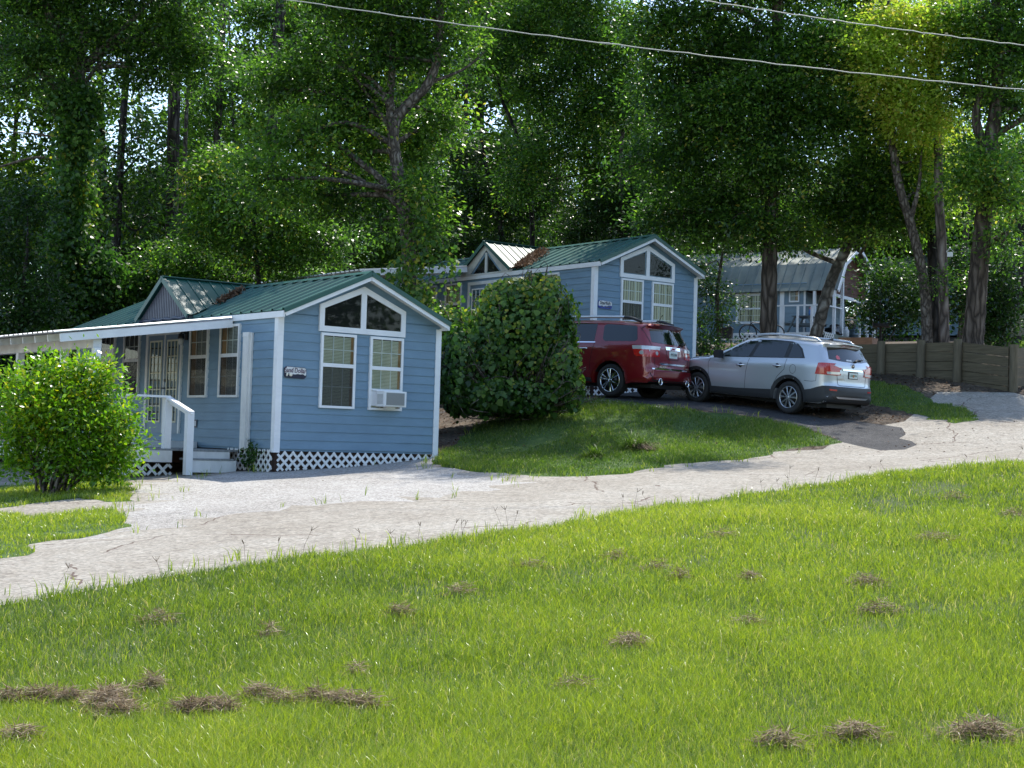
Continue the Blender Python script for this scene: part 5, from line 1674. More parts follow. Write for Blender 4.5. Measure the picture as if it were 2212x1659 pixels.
mb = MB(); mb.box(-.95, 3.6, -.64, .64, .25, .34); mb.tube([(0, -.85, .385), (0, .85, .385)], .05, 8); mb.build('underbody', M['black'], car)

# ------------------------------------------------------------------ foliage machinery
def unit(v):
    return v / (np.linalg.norm(v, axis=-1, keepdims=True) + 1e-9)


def leaf_cloud(P, D, N, L, Wd, six=False):
    """one small face per leaf: P base, D direction, N rough normal"""
    D = unit(D)
    S = unit(np.cross(D, N))
    U = np.cross(S, D)
    L = L[:, None]; Wd = Wd[:, None]
    if six:
        v = np.stack([P, P + D * L * .22 + S * Wd * .5 + U * L * .05, P + D * L * .62 + S * Wd * .40 + U * L * .04, P + D * L - U * L * .08, P + D * L * .62 - S * Wd * .40 + U * L * .04, P + D * L * .22 - S * Wd * .5 + U * L * .05], 1)
        k = 6
    else:
        v = np.stack([P, P + D * L * .45 + S * Wd * .5, P + D * L, P + D * L * .45 - S * Wd * .5], 1)
        k = 4
    n = len(P)
    return v.reshape(-1, 3), np.arange(n * k).reshape(n, k), k


class Leaves:
    def __init__(s, six=False):
        s.P, s.D, s.N, s.L, s.W, s.T, s.six = [], [], [], [], [], [], six

    def put(s, P, D, N, L, W, T):
        s.P.append(P); s.D.append(D); s.N.append(N); s.L.append(L); s.W.append(W); s.T.append(T)

    def count(s):
        return sum(len(p) for p in s.P)

    def build(s, name, m, parent):
        P, D, N, L, W, T = (np.concatenate(q) for q in (s.P, s.D, s.N, s.L, s.W, s.T))
        v, f, k = leaf_cloud(P, D, N, L, W, s.six)
        me = np_mesh(name, v, f, np.repeat(T, k))
        return link(name, me, parent, [m])


def lobe_fill(lv, C, rad, r, n_cl, per, rc, L, Wd, bias=0.0, flat=.5, outer=2.2, droop=.25, up=1.0, tint_sd=.21, skip=None):
    """clusters of leaves through an uneven ellipsoid; returns the cluster centres"""
    u = unit(r.normal(size=(n_cl, 3)))
    k1 = r.normal(size=(4, 3)) * 2.2; p1 = r.uniform(0, 6.3, 4)
    lump = 1 + .22 * np.sin(u @ k1.T + p1).sum(1) / 1.6
    rr = r.uniform(0, 1, n_cl) ** (1 / outer) * lump
    cc = C + u * rr[:, None] * rad
    if skip is not None:
        cc = cc[~skip(cc)]
    n = len(cc)
    if n == 0: return cc
    ct = np.clip(.42 + bias + r.normal(0, tint_sd, n), 0, 1)
    sz = r.uniform(.65, 1.35, n)
    idx = np.repeat(np.arange(n), per)
    g = r.normal(size=(len(idx), 3)) * np.array([1, 1, flat]) * (rc * sz[idx])[:, None]
    P = cc[idx] + g
    D = unit(g) + r.normal(size=g.shape) * .55 + np.array([0, 0, -droop])
    N = r.normal(size=g.shape) * .55 + np.array([0, 0, up])
    l = L * r.uniform(.65, 1.25, len(idx))
    T = np.clip(ct[idx] + r.normal(0, .13, len(idx)), 0, 1)
    lv.put(P, D, N, l, l * (Wd / L) * r.uniform(.8, 1.2, len(idx)), T)
    return cc


def smooth_path(pts, n=5):
    pts = [np.asarray(p, float) for p in pts]
    if len(pts) < 3: return pts
    out = []
    q = [2 * pts[0] - pts[1]] + pts + [2 * pts[-1] - pts[-2]]
    for i in range(1, len(q) - 2):
        a, b, c, d = q[i - 1:i + 3]
        for t in np.linspace(0, 1, n, endpoint=False):
            out.append(.5 * ((2 * b) + (c - a) * t + (2 * a - 5 * b + 4 * c - d) * t * t + (3 * b - a - 3 * c + d) * t ** 3))
    out.append(pts[-1])
    return out


def path(pp, d):
    """pixel polyline at distance d (or per-point distances)"""
    return [at(p[0], p[1], p[2] if len(p) > 2 else d) for p in pp]


PXM = 1 / FPX


def tree(name, label, cat, trunk, r0, r1, d, lobes, bk, lm, limbs=(), L=.135, W=.066, rc=.34, per=78, dens=1.0, seed=1, group=None, bias=0., flat=.5, skip=None, twigs=True, sink=1.0, outer=2.2, droop=.25):
    """trunk: pixel polyline; lobes: (px, py, rx px, ry px, distance offset, tint bias)"""
    r = np.random.default_rng(seed)
    tp = path(trunk, d)
    base = tp[0].copy()
    gzz = g1(base[0], base[1])
    base[2] = min(base[2], gzz) if base[2] < gzz + 4 else base[2]
    t = thing(name, label, cat, tuple(base), 0, group)
    B = np.array(base)
    if tp[0][2] > base[2] + .05: tp = [np.array(base)] + tp
    tp = smooth_path(tp, 6)
    tp[0] = tp[0] - np.array([0, 0, sink])
    rad = np.linspace(r0, r1, len(tp))
    rad[:2] *= 1.18
    rad = rad * (1 + .05 * np.sin(np.arange(len(rad)) * 2.3 + seed))
    mb = MB()
    mb.tube([p - B for p in tp], list(rad), 14 if r0 > .15 else 8)
    mb.build('trunk', M[bk], t)
    for pl, ra, rb in limbs:
        q = smooth_path(path(pl, d), 5)
        mb = MB(); mb.tube([p - B for p in q], list(np.linspace(ra, rb, len(q))), 8); mb.build('limb', M[bk], t)
    if not lobes: return t
    lv = Leaves()
    br = MB()
    top = np.array(tp)
    for (px, py, rx, ry, dd, bs) in lobes:
        D_ = d + dd
        C = at(px, py, D_) - B
        a, c = rx * D_ * PXM, ry * D_ * PXM
        b = min(max(.6 * (a + c) / 2, .5), 2.4)
        hi_ = py <= -150
        n_cl = max(6, int(dens * (6.0 if not hi_ else 1.5) * a * c / rc ** 2))
        cc = lobe_fill(lv, C, np.array([a, b, c]), r, n_cl, per * (2 if hi_ else 1), rc * (1.4 if hi_ else 1), L * (1.25 if hi_ else 1), W * (1.25 if hi_ else 1), bias + bs, flat, outer, droop, skip=(lambda q: skip(q + B)) if skip else None)
        if twigs and len(cc) and not hi_:
            ds = np.linalg.norm(top - B - C, axis=1) + .6 * np.maximum(0, (top - B - C)[:, 2])
            k = int(np.argmin(ds)); st = top[k] - B
            if len(limbs) or np.linalg.norm(st - C) > .5:
                mid = (st + C) / 2 + r.normal(size=3) * .25 + np.array([0, 0, .2])
                rb = min(rad[k] * .5, .09)
                br.tube(smooth_path([st, mid, C], 4), list(np.linspace(rb, rb * .4, 9)), 6, cap=False)
                for q in cc[r.permutation(len(cc))[:max(3, len(cc) // 14)]]:
                    m2 = (C + q) / 2 + r.normal(size=3) * .12
                    br.tube([C, m2, q], [rb * .4, rb * .25, .008], 4, cap=False)
    lv.build('crown', M[lm], t)
    if br.v: br.build('branches', M[bk], t)
    return t


def bld(name, lv, m, label, cat, group=None, kind=None):
    o = lv.build(name, m, None)
    return tag(o, label, cat, group, kind)


def sky_gap(q):
    """places where the open sky shows through the wood (kept free of far leaves)"""
    c = (RC @ q.T).T
    px = 1106 + FPX * c[:, 0] / c[:, 1]; py = 829.5 - FPX * c[:, 2] / c[:, 1]
    g = ((px - 1066) / 38) ** 2 + ((py - 258) / 42) ** 2 < 1
    g |= (((px - 305) / 95) ** 2 + ((py - 250) / 140) ** 2 < 1) & (vnoise(px / 12, py / 12, 5) > -.55)
    g |= (((px - 120) / 130) ** 2 + ((py - 235) / 80) ** 2 < 1) & (vnoise(px / 11, py / 11, 6) > .1)
    g |= (((px - 880) / 60) ** 2 + ((py - 30) / 40) ** 2 < 1) & (vnoise(px / 12, py / 12, 8) > .0)
    g |= (((px - 500) / 60) ** 2 + ((py - 60) / 60) ** 2 < 1) & (vnoise(px / 12, py / 12, 9) > .0)
    return g


OAKS = 'oaks of the wood behind the cabins'
# the crooked oak between the two cabins
tree('oak_tree', 'crooked oak with an S-shaped trunk rising between the two blue cabins', 'tree',
     [(884, 640), (881, 520), (870, 440), (862, 385), (849, 300), (858, 255), (892, 215), (925, 180), (945, 120), (950, 20), (940, -120)], .20, .09, 38.5,
     [(640, 300, 90, 70, -.5, .16), (735, 275, 95, 80, .3, .10), (580, 385, 100, 70, -1, .18), (700, 420, 95, 70, .5, .06), (770, 200, 95, 70, .5, -.02), (680, 130, 120, 70, .5, -.05), (830, 110, 110, 80, 0, -.08),
      (950, 90, 100, 80, .3, -.05), (900, 320, 70, 90, 1.2, .12), (960, 250, 60, 70, .8, .06), (800, 340, 60, 60, 1.4, .08), (915, 410, 55, 60, -.4, .10), (820, 480, 45, 45, .8, .0), (930, 490, 40, 55, -.6, .12), (600, 190, 100, 60, .8, -.06),
      (780, 20, 140, 70, 0, -.05), (920, -60, 150, 90, 0, 0), (700, -90, 160, 90, 0, 0), (800, -220, 200, 110, 0, 0)],
     'bark_oak', 'leaf_oak', limbs=[([(868, 440), (820, 385), (770, 345), (715, 300), (640, 262), (600, 240)], .11, .03), ([(872, 455), (830, 418), (770, 385), (715, 362), (668, 345)], .09, .03),
                                    ([(849, 300), (842, 230), (848, 120), (838, 0), (830, -120)], .12, .06), ([(852, 290), (815, 235), (770, 170), (730, 120)], .07, .02), ([(925, 180), (1000, 150), (1050, 110)], .05, .02)], seed=11, dens=.9)
_rh = np.random.default_rng(404)
HIGH = [(_rh.uniform(1300, 1960), _rh.uniform(-960, -190), _rh.uniform(45, 85), _rh.uniform(35, 60), _rh.uniform(-2.5, 1), 0) for _ in range(12)] + [(1680, -250, 90, 55, -1, 0)]   # boughs above the frame; they dapple bank and road
# big dark oaks to the right, over the cars
tree('oak_tree', 'tall straight-trunked tree just behind the silver car, dense dark green crown above it', 'tree',
     [(1659, 752), (1661, 640), (1663, 540), (1670, 380), (1676, 200), (1680, 20), (1682, -160)], .265, .14, 43,
     [(1450, 330, 120, 95, 0, -.06), (1560, 250, 130, 100, -.6, .0), (1680, 190, 130, 110, -.8, .04), (1560, 420, 130, 75, .4, -.06), (1680, 350, 130, 90, -.8, -.02), (1480, 180, 130, 90, .5, -.04), (1620, 90, 150, 80, 0, .0), (1770, 110, 120, 90, -.6, .08), (1750, -330, 110, 70, -1, 0), (1850, -420, 90, 70, -1, 0),
      (1640, 490, 90, 46, -.5, -.06), (1530, 490, 90, 45, .5, -.08), (1790, 260, 110, 80, -.4, .06), (1450, 60, 130, 80, 0, -.02), (1440, 460, 80, 60, 1.2, -.08), (1650, -60, 190, 90, 0, 0), (1450, -80, 150, 80, 0, 0)] + HIGH,
     'bark_brown', 'leaf_oak', seed=12, bias=-.04, group=OAKS, dens=1.1)
tree('oak_tree', 'leaning tree with pale lichen-mottled trunk in front of the barn-roofed porch', 'tree',
     [(1742, 772), (1765, 715), (1782, 650), (1802, 590), (1832, 525), (1850, 430), (1862, 320), (1870, 180), (1880, 0), (1885, -150)], .19, .09, 44.5,
     [(1780, 440, 110, 60, -.5, -.02), (1880, 460, 90, 60, -.8, .0), (1860, 370, 110, 70, -1, .06), (1950, 400, 80, 70, -.8, .06), (1900, 270, 90, 70, -.6, .16), (1960, 470, 60, 50, -.6, .0), (1790, 505, 50, 26, -.2, .06), (1940, 510, 45, 24, .2, .04), (1720, 500, 60, 34, -1.2, .08), (1880, 500, 50, 26, -1.2, .1),
      (1850, 190, 90, 80, 0, .12), (1900, 60, 100, 90, 0, .2), (1840, -60, 110, 70, 0, .05)],
     'bark_lichen', 'leaf_oak', limbs=[([(1845, 460), (1900, 400), (1950, 360)], .08, .03)], seed=13, group=OAKS)
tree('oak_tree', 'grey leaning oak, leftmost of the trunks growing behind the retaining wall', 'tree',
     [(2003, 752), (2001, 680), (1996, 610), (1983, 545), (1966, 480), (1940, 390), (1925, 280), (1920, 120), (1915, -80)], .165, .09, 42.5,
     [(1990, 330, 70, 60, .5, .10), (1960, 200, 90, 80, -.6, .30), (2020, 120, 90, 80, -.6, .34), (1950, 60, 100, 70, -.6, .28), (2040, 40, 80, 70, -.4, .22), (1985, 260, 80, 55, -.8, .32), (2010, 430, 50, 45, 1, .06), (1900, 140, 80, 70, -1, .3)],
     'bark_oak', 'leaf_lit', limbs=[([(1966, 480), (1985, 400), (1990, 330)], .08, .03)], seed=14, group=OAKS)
tree('pine_tree', 'pale flaky-barked pine trunk, second behind the retaining wall', 'tree',
     [(2040, 752), (2038, 640), (2034, 520), (2029, 440), (2026, 300), (2022, 120), (2020, -80)], .15, .11, 42.5,
     [(2060, 480, 26, 26, .6, .0), (2035, 600, 26, 30, -.3, -.05)], 'bark_pale', 'leaf_oak', seed=15, twigs=False, L=.1)
tree('pine_tree', 'dark straight trunk standing close behind the pale pine', 'tree',
     [(2019, 748), (2016, 640), (2014, 500), (2012, 300), (2010, 100), (2008, -80)], .17, .12, 44.0, [], 'bark_dark', 'leaf_oak', seed=16)
tree('oak_tree', 'thick reddish forked trunk with white flecks behind the corner of the retaining wall', 'tree',
     [(2099, 760), (2106, 690), (2113, 600), (2121, 510), (2128, 430), (2135, 350), (2142, 290), (2152, 220), (2155, 100), (2150, -60)], .29, .13, 41,
     [(2120, 340, 70, 40, -.6, .12), (2085, 390, 55, 50, -.8, .18), (2150, 395, 55, 45, -.7, .22), (2180, 440, 38, 45, -.6, .22), (2140, 150, 80, 70, 0, .06), (2190, 230, 60, 60, .2, .06), (2120, 60, 90, 80, 0, .04), (2200, 110, 70, 80, 0, .02), (2080, 200, 50, 60, .4, .1),
      (2160, 530, 22, 55, -.5, .08), (2210, -20, 90, 60, 0, 0)],
     'bark_brown', 'leaf_oak', limbs=[([(2136, 345), (2118, 300), (2108, 250), (2118, 190), (2110, 120)], .16, .07), ([(2140, 300), (2165, 282), (2195, 265), (2230, 240)], .11, .06), ([(2118, 560), (2128, 500), (2132, 440)], .02, .012)], seed=17)
tree('oak_tree', 'dark trunk leaning out of frame at the right edge above the upper timber wall', 'tree',
     [(2178, 690), (2190, 630), (2200, 570), (2212, 500), (2232, 400), (2250, 250)], .30, .2, 50, [(2240, 330, 70, 80, 0, 0), (2190, 480, 40, 50, 1.5, .0)], 'bark_dark', 'leaf_oak', seed=18)
tree('young_tree', 'slim trunk between the pale pine and the thick reddish trunk', 'tree', [(2080, 640), (2082, 560), (2090, 470), (2098, 420), (2105, 330)], .14, .08, 55, [(2070, 300, 50, 60, 0, .05)], 'bark_brown', 'leaf_oak', seed=19)
tree('young_tree', 'pair of slim straight dark stems right of the thick reddish trunk', 'tree', [(2168, 620), (2165, 500), (2160, 380), (2158, 200)], .10, .07, 62, [(2170, 330, 60, 60, 0, .0)], 'bark_dark', 'leaf_oak',
     limbs=[([(2177, 625), (2176, 500), (2172, 380)], .08, .05)], seed=20)
# left part of the wood
tree('oak_tree', 'ivy-clad oak trunk at the far left with heavy bare limbs above', 'tree',
     [(110, 800), (135, 640), (152, 500), (160, 380), (166, 270), (170, 165), (168, 150)], .26, .18, 46,
     [(95, 110, 110, 70, -.5, -.08), (225, 60, 110, 70, 0, -.06), (300, 150, 90, 60, .3, -.04), (60, 20, 110, 60, 0, -.02), (150, 215, 70, 40, -.6, -.08), (180, -40, 170, 70, 0, 0), (350, 50, 90, 70, .5, .02), (420, 130, 80, 70, .5, .02), (30, 180, 60, 40, 0, -.02), (80, -160, 220, 100, 0, 0), (400, -90, 160, 90, 0, 0)],
     'bark_oak', 'leaf_oak', limbs=[([(168, 165), (150, 110), (120, 60), (100, 10), (85, -60)], .20, .10), ([(170, 170), (182, 110), (190, 60)], .10, .05), ([(165, 230), (110, 180), (60, 130), (0, 100), (-40, 90)], .13, .06),
                                    ([(172, 200), (215, 140), (270, 135)], .08, .03), ([(150, 350), (80, 340), (0, 360)], .05, .03), ([(140, 300), (80, 290), (20, 285)], .04, .02)], seed=21, bias=-.05)
lv = Leaves(True)
r = np.random.default_rng(5)
iv = thing('ivy', 'ivy climbing the whole trunk at the far left of the wood', 'ivy', tuple(at(150, 500, 45.6)))
Bv = np.array(iv.location)
for (px, py, rx, ry, bs) in ((150, 520, 27, 70, .06), (158, 415, 24, 60, .2), (164, 310, 20, 60, .06), (143, 610, 36, 55, .0), (120, 690, 55, 55, -.06), (200, 590, 50, 60, -.1), (168, 225, 24, 30, -.06)):
    C = at(px, py, 45.6) - Bv
    lobe_fill(lv, C, np.array([rx * 45.6 * PXM, .7, ry * 45.6 * PXM]), r, 60, 45, .22, .13, .12, bs - .05, 1.0, 3.0, .9, .2)
lv.build('leaves', M['leaf_vine'], iv)
tree('pine_tree', 'thick dark pine trunk standing left of centre behind the first cabin', 'tree', [(368, 640), (371, 500), (373, 380), (376, 220), (379, 80), (382, -120)], .235, .19, 51,
     [(400, 40, 90, 50, .8, -.05)], 'bark_pine', 'leaf_oak', seed=22, group='pines behind the first cabin', twigs=False)
tree('pine_tree', 'dark pine trunk leaning slightly right, under the left end of the cable', 'tree', [(583, 470), (586, 330), (591, 200), (598, 110), (606, 20), (612, -100)], .215, .17, 53,
     [(560, 20, 70, 50, .8, -.05), (630, 60, 60, 60, 1, -.02)], 'bark_pine', 'leaf_oak', seed=23, group='pines behind the first cabin', twigs=False)
tree('pine_tree', 'slimmer dark pine farther back between the two dark pine trunks', 'tree', [(462, 520), (466, 360), (474, 220), (480, 80), (484, -80)], .15, .12, 58,
     [(450, 230, 60, 60, .3, -.04), (520, 170, 60, 60, .5, -.02)], 'bark_pine', 'leaf_oak', seed=24, group='pines behind the first cabin', twigs=False)
tree('snag', 'thin dead grey stem beside the thick dark pine', 'tree', [(396, 470), (398, 380), (401, 290), (405, 210), (410, 170)], .09, .05, 51.5, [], 'bark_oak', 'leaf_oak', seed=25)
tree('magnolia_tree', 'sparse dark large-leaved tree against the bright sky gap at left', 'tree', [(250, 640), (255, 520), (262, 380), (270, 250), (275, 150)], .12, .05, 50,
     [(270, 400, 75, 60, 0, -.1), (330, 470, 70, 60, .3, -.1), (220, 330, 60, 60, 0, -.1), (290, 300, 70, 60, .5, -.1), (240, 470, 70, 60, .4, -.12), (330, 380, 55, 55, .4, -.1), (300, 560, 90, 60, 0, -.1), (200, 420, 50, 60, 0, -.1)],
     'bark_dark', 'leaf_dark', L=.22, W=.085, per=22, rc=.42, dens=.75, seed=26)
UN = 'understorey trees behind the first cabin'
tree('understorey_tree', 'leafy understorey tree with sunlit yellow-green sprays left of the crooked oak', 'tree', [(560, 660), (555, 560), (548, 470), (555, 380)], .09, .04, 44,
     [(520, 430, 85, 60, 0, .12), (440, 410, 60, 50, .4, .10), (620, 470, 85, 60, 0, .12), (540, 530, 110, 55, .2, .02), (640, 560, 80, 50, .3, .04), (450, 500, 80, 55, .2, .0), (720, 520, 70, 50, .5, .02), (480, 350, 50, 50, .3, .1)],
     'bark_dark', 'leaf_oak', seed=27, group=UN)
tree('understorey_tree', 'dark leafy understorey tree directly above the corrugated dormer', 'tree', [(380, 690), (385, 620), (392, 540)], .08, .04, 47,
     [(400, 560, 100, 55, 0, .06), (300, 610, 90, 55, 0, .0), (460, 600, 90, 45, 0, -.02), (350, 640, 100, 40, 0, -.04), (560, 610, 90, 40, .3, -.06), (230, 650, 80, 50, .4, -.06), (180, 700, 70, 60, -.5, -.08), (660, 620, 90, 40, .3, -.06)],
     'bark_dark', 'leaf_oak', seed=28, group=UN)
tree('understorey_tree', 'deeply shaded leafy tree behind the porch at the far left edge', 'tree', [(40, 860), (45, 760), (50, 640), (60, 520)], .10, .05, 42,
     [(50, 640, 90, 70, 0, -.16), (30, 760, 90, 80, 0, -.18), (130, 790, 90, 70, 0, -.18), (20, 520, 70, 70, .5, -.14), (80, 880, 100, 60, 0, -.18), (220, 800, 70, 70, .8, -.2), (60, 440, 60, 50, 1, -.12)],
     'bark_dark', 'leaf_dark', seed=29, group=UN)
tree('understorey_tree', 'dark tree filling the space between the crooked oak and the glazed dormer', 'tree', [(1088, 600), (1082, 500), (1068, 430), (1050, 360), (1040, 300)], .12, .06, 56,
     [(1010, 420, 70, 60, 0, -.1), (1100, 450, 80, 60, .5, -.12), (1000, 530, 80, 50, 0, -.14), (1120, 540, 80, 40, .6, -.1), (1180, 400, 80, 70, .3, -.04), (1000, 330, 60, 50, .5, -.06), (1150, 310, 60, 50, .3, .04)],
     'bark_dark', 'leaf_dark', seed=30, L=.13, W=.06, skip=sky_gap)
tree('oak_tree', 'tall oak in the middle background, right of the blue sky gap', 'tree', [(1150, 560), (1146, 440), (1128, 330), (1102, 255), (1080, 200), (1075, 100)], .10, .05, 53,
     [(1170, 190, 90, 80, 0, .0), (1130, 400, 60, 60, -1, -.04), (1160, 330, 60, 50, -1, .0), (1260, 140, 100, 90, -.6, .0), (1240, 280, 80, 80, -.5, -.04), (1330, 230, 90, 90, -.8, -.02), (1120, 80, 100, 80, 0, -.04), (1230, 20, 130, 80, 0, .02), (1350, 80, 100, 80, -.5, .02), (1300, 370, 80, 60, -.3, .02), (1060, 150, 60, 50, 0, -.06), (1370, 330, 70, 80, 0, -.06), (1180, -90, 200, 90, 0, 0)],
     'bark_dark', 'leaf_oak', seed=31, L=.13, W=.06, skip=sky_gap)
tree('oak_tree', 'shadowed oak directly above the ridge of the higher blue cabin', 'tree', [(1350, 560), (1346, 480), (1340, 380), (1345, 280)], .14, .07, 52,
     [(1300, 450, 70, 50, 0, -.1), (1390, 440, 80, 60, 0, -.1), (1250, 500, 70, 40, .5, -.12), (1360, 510, 90, 38, 0, -.12), (1450, 520, 80, 36, -.3, -.08)],
     'bark_oak', 'leaf_dark', seed=32, L=.12, W=.055)
tree('young_tree', 'spindly young tree between the higher blue cabin and the barn-roofed cabin', 'tree', [(1554, 770), (1551, 700), (1549, 640), (1556, 580), (1562, 540)], .085, .04, 48,
     [(1540, 690, 34, 16, 0, -.06), (1528, 615, 24, 30, 0, -.06), (1585, 525, 45, 24, 0, -.06), (1572, 648, 26, 12, .2, .0), (1525, 745, 20, 34, -.5, -.08), (1515, 580, 26, 36, .5, -.08)],
     'bark_oak', 'leaf_dark', seed=33, L=.12, W=.055, rc=.3)

# shrubs on the right
def shrub(name, label, lobes, d, lm, seed, L=.1, W=.05, rc=.25, per=55, cat='shrub', stems=4, dens=1.1, stem_px=None):
    r = np.random.default_rng(seed)
    C0 = at(lobes[0][0], lobes[0][1] + lobes[0][3], d)
    base = np.array([C0[0], C0[1], g1(C0[0], C0[1])])
    if stem_px: 
        base = at(stem_px[0], stem_px[1], d)
    t = thing(name, label, cat, tuple(base))
    lv = Leaves(); br = MB()
    for k, (px, py, rx, ry, dd, bs) in enumerate(lobes):
        D_ = d + dd
        C = at(px, py, D_) - base
        a, c = rx * D_ * PXM, ry * D_ * PXM
        n_cl = max(8, int(dens * 4.6 * a * c / rc ** 2))
        cc = lobe_fill(lv, C, np.array([a, .75 * (a + c) / 2, c]), r, n_cl, per, rc, L, W, bs, .8, 2.6, .0, .8)
        p0 = r.normal(size=3) * np.array([.12, .12, 0])
        br.tube(smooth_path([p0 - np.array([0, 0, .15]), C * .45 + r.normal(size=3) * .1, C], 4), list(np.linspace(.035, .012, 9)), 6)
        for q in cc[::5]:
            br.tube([C, (C + q) / 2 + r.normal(size=3) * .04, q], [.012, .008, .004], 4, cap=False)
    lv.build('foliage', M[lm], t)
    br.build('stems', M['bark_oak'], t)
    return t


shrub('shrub', 'broad-leaved shrub catching white glints right of the barn-roofed porch', [(1905, 600, 50, 40, 0, .1), (1950, 610, 45, 45, .3, .1), (1895, 660, 40, 45, .2, -.1), (1965, 670, 40, 45, .4, -.1), (1930, 690, 55, 35, .2, -.15), (1990, 600, 30, 40, .6, 0)], 62, 'leaf_dark', 41, .17, .09, .34, 40)
shrub('shrub', 'dense dark ivy-like shrub between the thick reddish trunk and the upper timber wall', [(2150, 640, 45, 70, 0, -.14), (2165, 570, 30, 50, .5, -.12), (2135, 700, 40, 45, -.3, -.14), (2075, 640, 34, 70, 1, -.16), (2070, 560, 30, 50, 1.5, -.16), (2175, 700, 32, 35, 0, -.12)], 44.5, 'leaf_dark', 42, .11, .07, .25, 60)
shrub('shrub', 'low dark shrub between the higher blue cabin corner and the smoker grill', [(1526, 752, 24, 34, 0, -.12), (1562, 772, 36, 14, -1, -.04), (1512, 705, 16, 36, .4, -.14)], 46, 'leaf_dark', 43, .1, .055, .22, 55)

# the vine-covered mound between cabin and red car
VG = np.random.default_rng(77)
vm0 = at(1120, 880, 34.0); vm0[2] = g1(vm0[0], vm0[1])
vm = thing('vine_mound', 'large mound of broad-leaved grape vine left of the red car', 'vine', tuple(vm0))
lv, lw, br = Leaves(True), Leaves(True), MB()
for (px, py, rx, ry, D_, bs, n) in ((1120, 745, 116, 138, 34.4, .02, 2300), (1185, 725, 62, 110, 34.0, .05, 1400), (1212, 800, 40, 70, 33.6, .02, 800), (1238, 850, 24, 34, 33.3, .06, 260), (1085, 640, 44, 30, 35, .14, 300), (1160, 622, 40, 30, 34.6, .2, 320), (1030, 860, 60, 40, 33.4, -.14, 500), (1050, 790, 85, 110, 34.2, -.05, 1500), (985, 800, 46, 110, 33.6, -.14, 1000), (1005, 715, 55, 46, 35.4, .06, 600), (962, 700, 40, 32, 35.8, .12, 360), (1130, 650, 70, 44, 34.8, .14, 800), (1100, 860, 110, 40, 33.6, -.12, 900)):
    C = at(px, py, D_) - vm0
    rad = np.array([rx * D_ * PXM, .75 * (rx + ry) / 2 * D_ * PXM, ry * D_ * PXM])
    n = int(n * 1.9)
    u = unit(VG.normal(size=(n, 3)))
    k1 = VG.normal(size=(5, 3)) * 3.4; ph = VG.uniform(0, 6.3, 5)
    lump = 1 + .085 * np.sin(u @ k1.T + ph).sum(1) + .05 * np.sin(u @ k1[:3].T * 2.6 + ph[:3]).sum(1)
    P = C + u * rad * lump[:, None] * VG.uniform(.78, 1.03, (n, 1))
    nrm = unit(u / rad)
    N = nrm + VG.normal(size=(n, 3)) * .38 + np.array([0, 0, .25])
    D = np.cross(np.cross(nrm, np.array([0, 0, -1.0])), nrm) + VG.normal(size=(n, 3)) * .4 + np.array([0, 0, -.35])
    l = VG.gamma(9, .0092, n)
    T = np.clip(.54 + bs + .25 * np.sin(u @ k1[0] * 1.5 + ph[0]) * .4 + VG.normal(0, .20, n) + .18 * u[:, 2], 0, 1)  # leaves lighten upward: sunlight on the mound's top put into the tint
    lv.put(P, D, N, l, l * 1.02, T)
    m = n
    P2 = C + unit(VG.normal(size=(m, 3))) * rad * VG.uniform(.3, .85, (m, 1))
    lw.put(P2, VG.normal(size=(m, 3)), VG.normal(size=(m, 3)), VG.uniform(.1, .17, m), VG.uniform(.1, .16, m), np.clip(VG.normal(.2, .1, m), 0, 1))
    for q in P[::22]:
        br.tube(smooth_path([C * .3, (C + q) * .5 + VG.normal(size=3) * .2, q], 3), [.018, .014, .012, .01, .008, .006, .004], 4, cap=False)
lv.P += lw.P; lv.D += lw.D; lv.N += lw.N; lv.L += lw.L; lv.W += lw.W; lv.T += lw.T
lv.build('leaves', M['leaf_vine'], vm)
br.build('stems', M['bark_oak'], vm)
# vine hanging from the crooked oak
hv0 = at(900, 560, 37.8)
hv = thing('hanging_vine', 'yellowing vine trailing down from the foot of the crooked oak', 'vine', tuple(hv0))
lv, br = Leaves(True), MB()
for (pl, n) in (([(905, 430), (915, 500), (925, 560), (930, 640)], 120), ([(890, 470), (905, 560), (915, 660)], 120), ([(870, 520), (865, 600), (862, 660)], 160), ([(935, 470), (960, 530), (985, 590)], 60), ([(950, 560), (975, 620), (968, 690)], 70), ([(845, 580), (835, 620), (850, 680)], 90), ([(895, 620), (925, 650), (945, 670)], 160), ([(880, 560), (885, 610), (900, 660)], 160)):
    q = np.array(smooth_path(path(pl, 37.6), 8)) - hv0
    br.tube(list(q), .007, 4, cap=False)
    i = VG.integers(0, len(q), n)
    P = q[i] + VG.normal(size=(n, 3)) * np.array([.16, .14, .12])
    l = VG.uniform(.07, .14, n)
    lv.put(P, VG.normal(size=(n, 3)) * .5 + np.array([0, -.2, -.8]), VG.normal(size=(n, 3)) * .5 + np.array([0, -.6, .4]), l, l, np.clip(VG.normal(.62, .22, n), 0, 1))
lv.build('leaves', M['leaf_vine'], hv); br.build('stems', M['bark_oak'], hv)

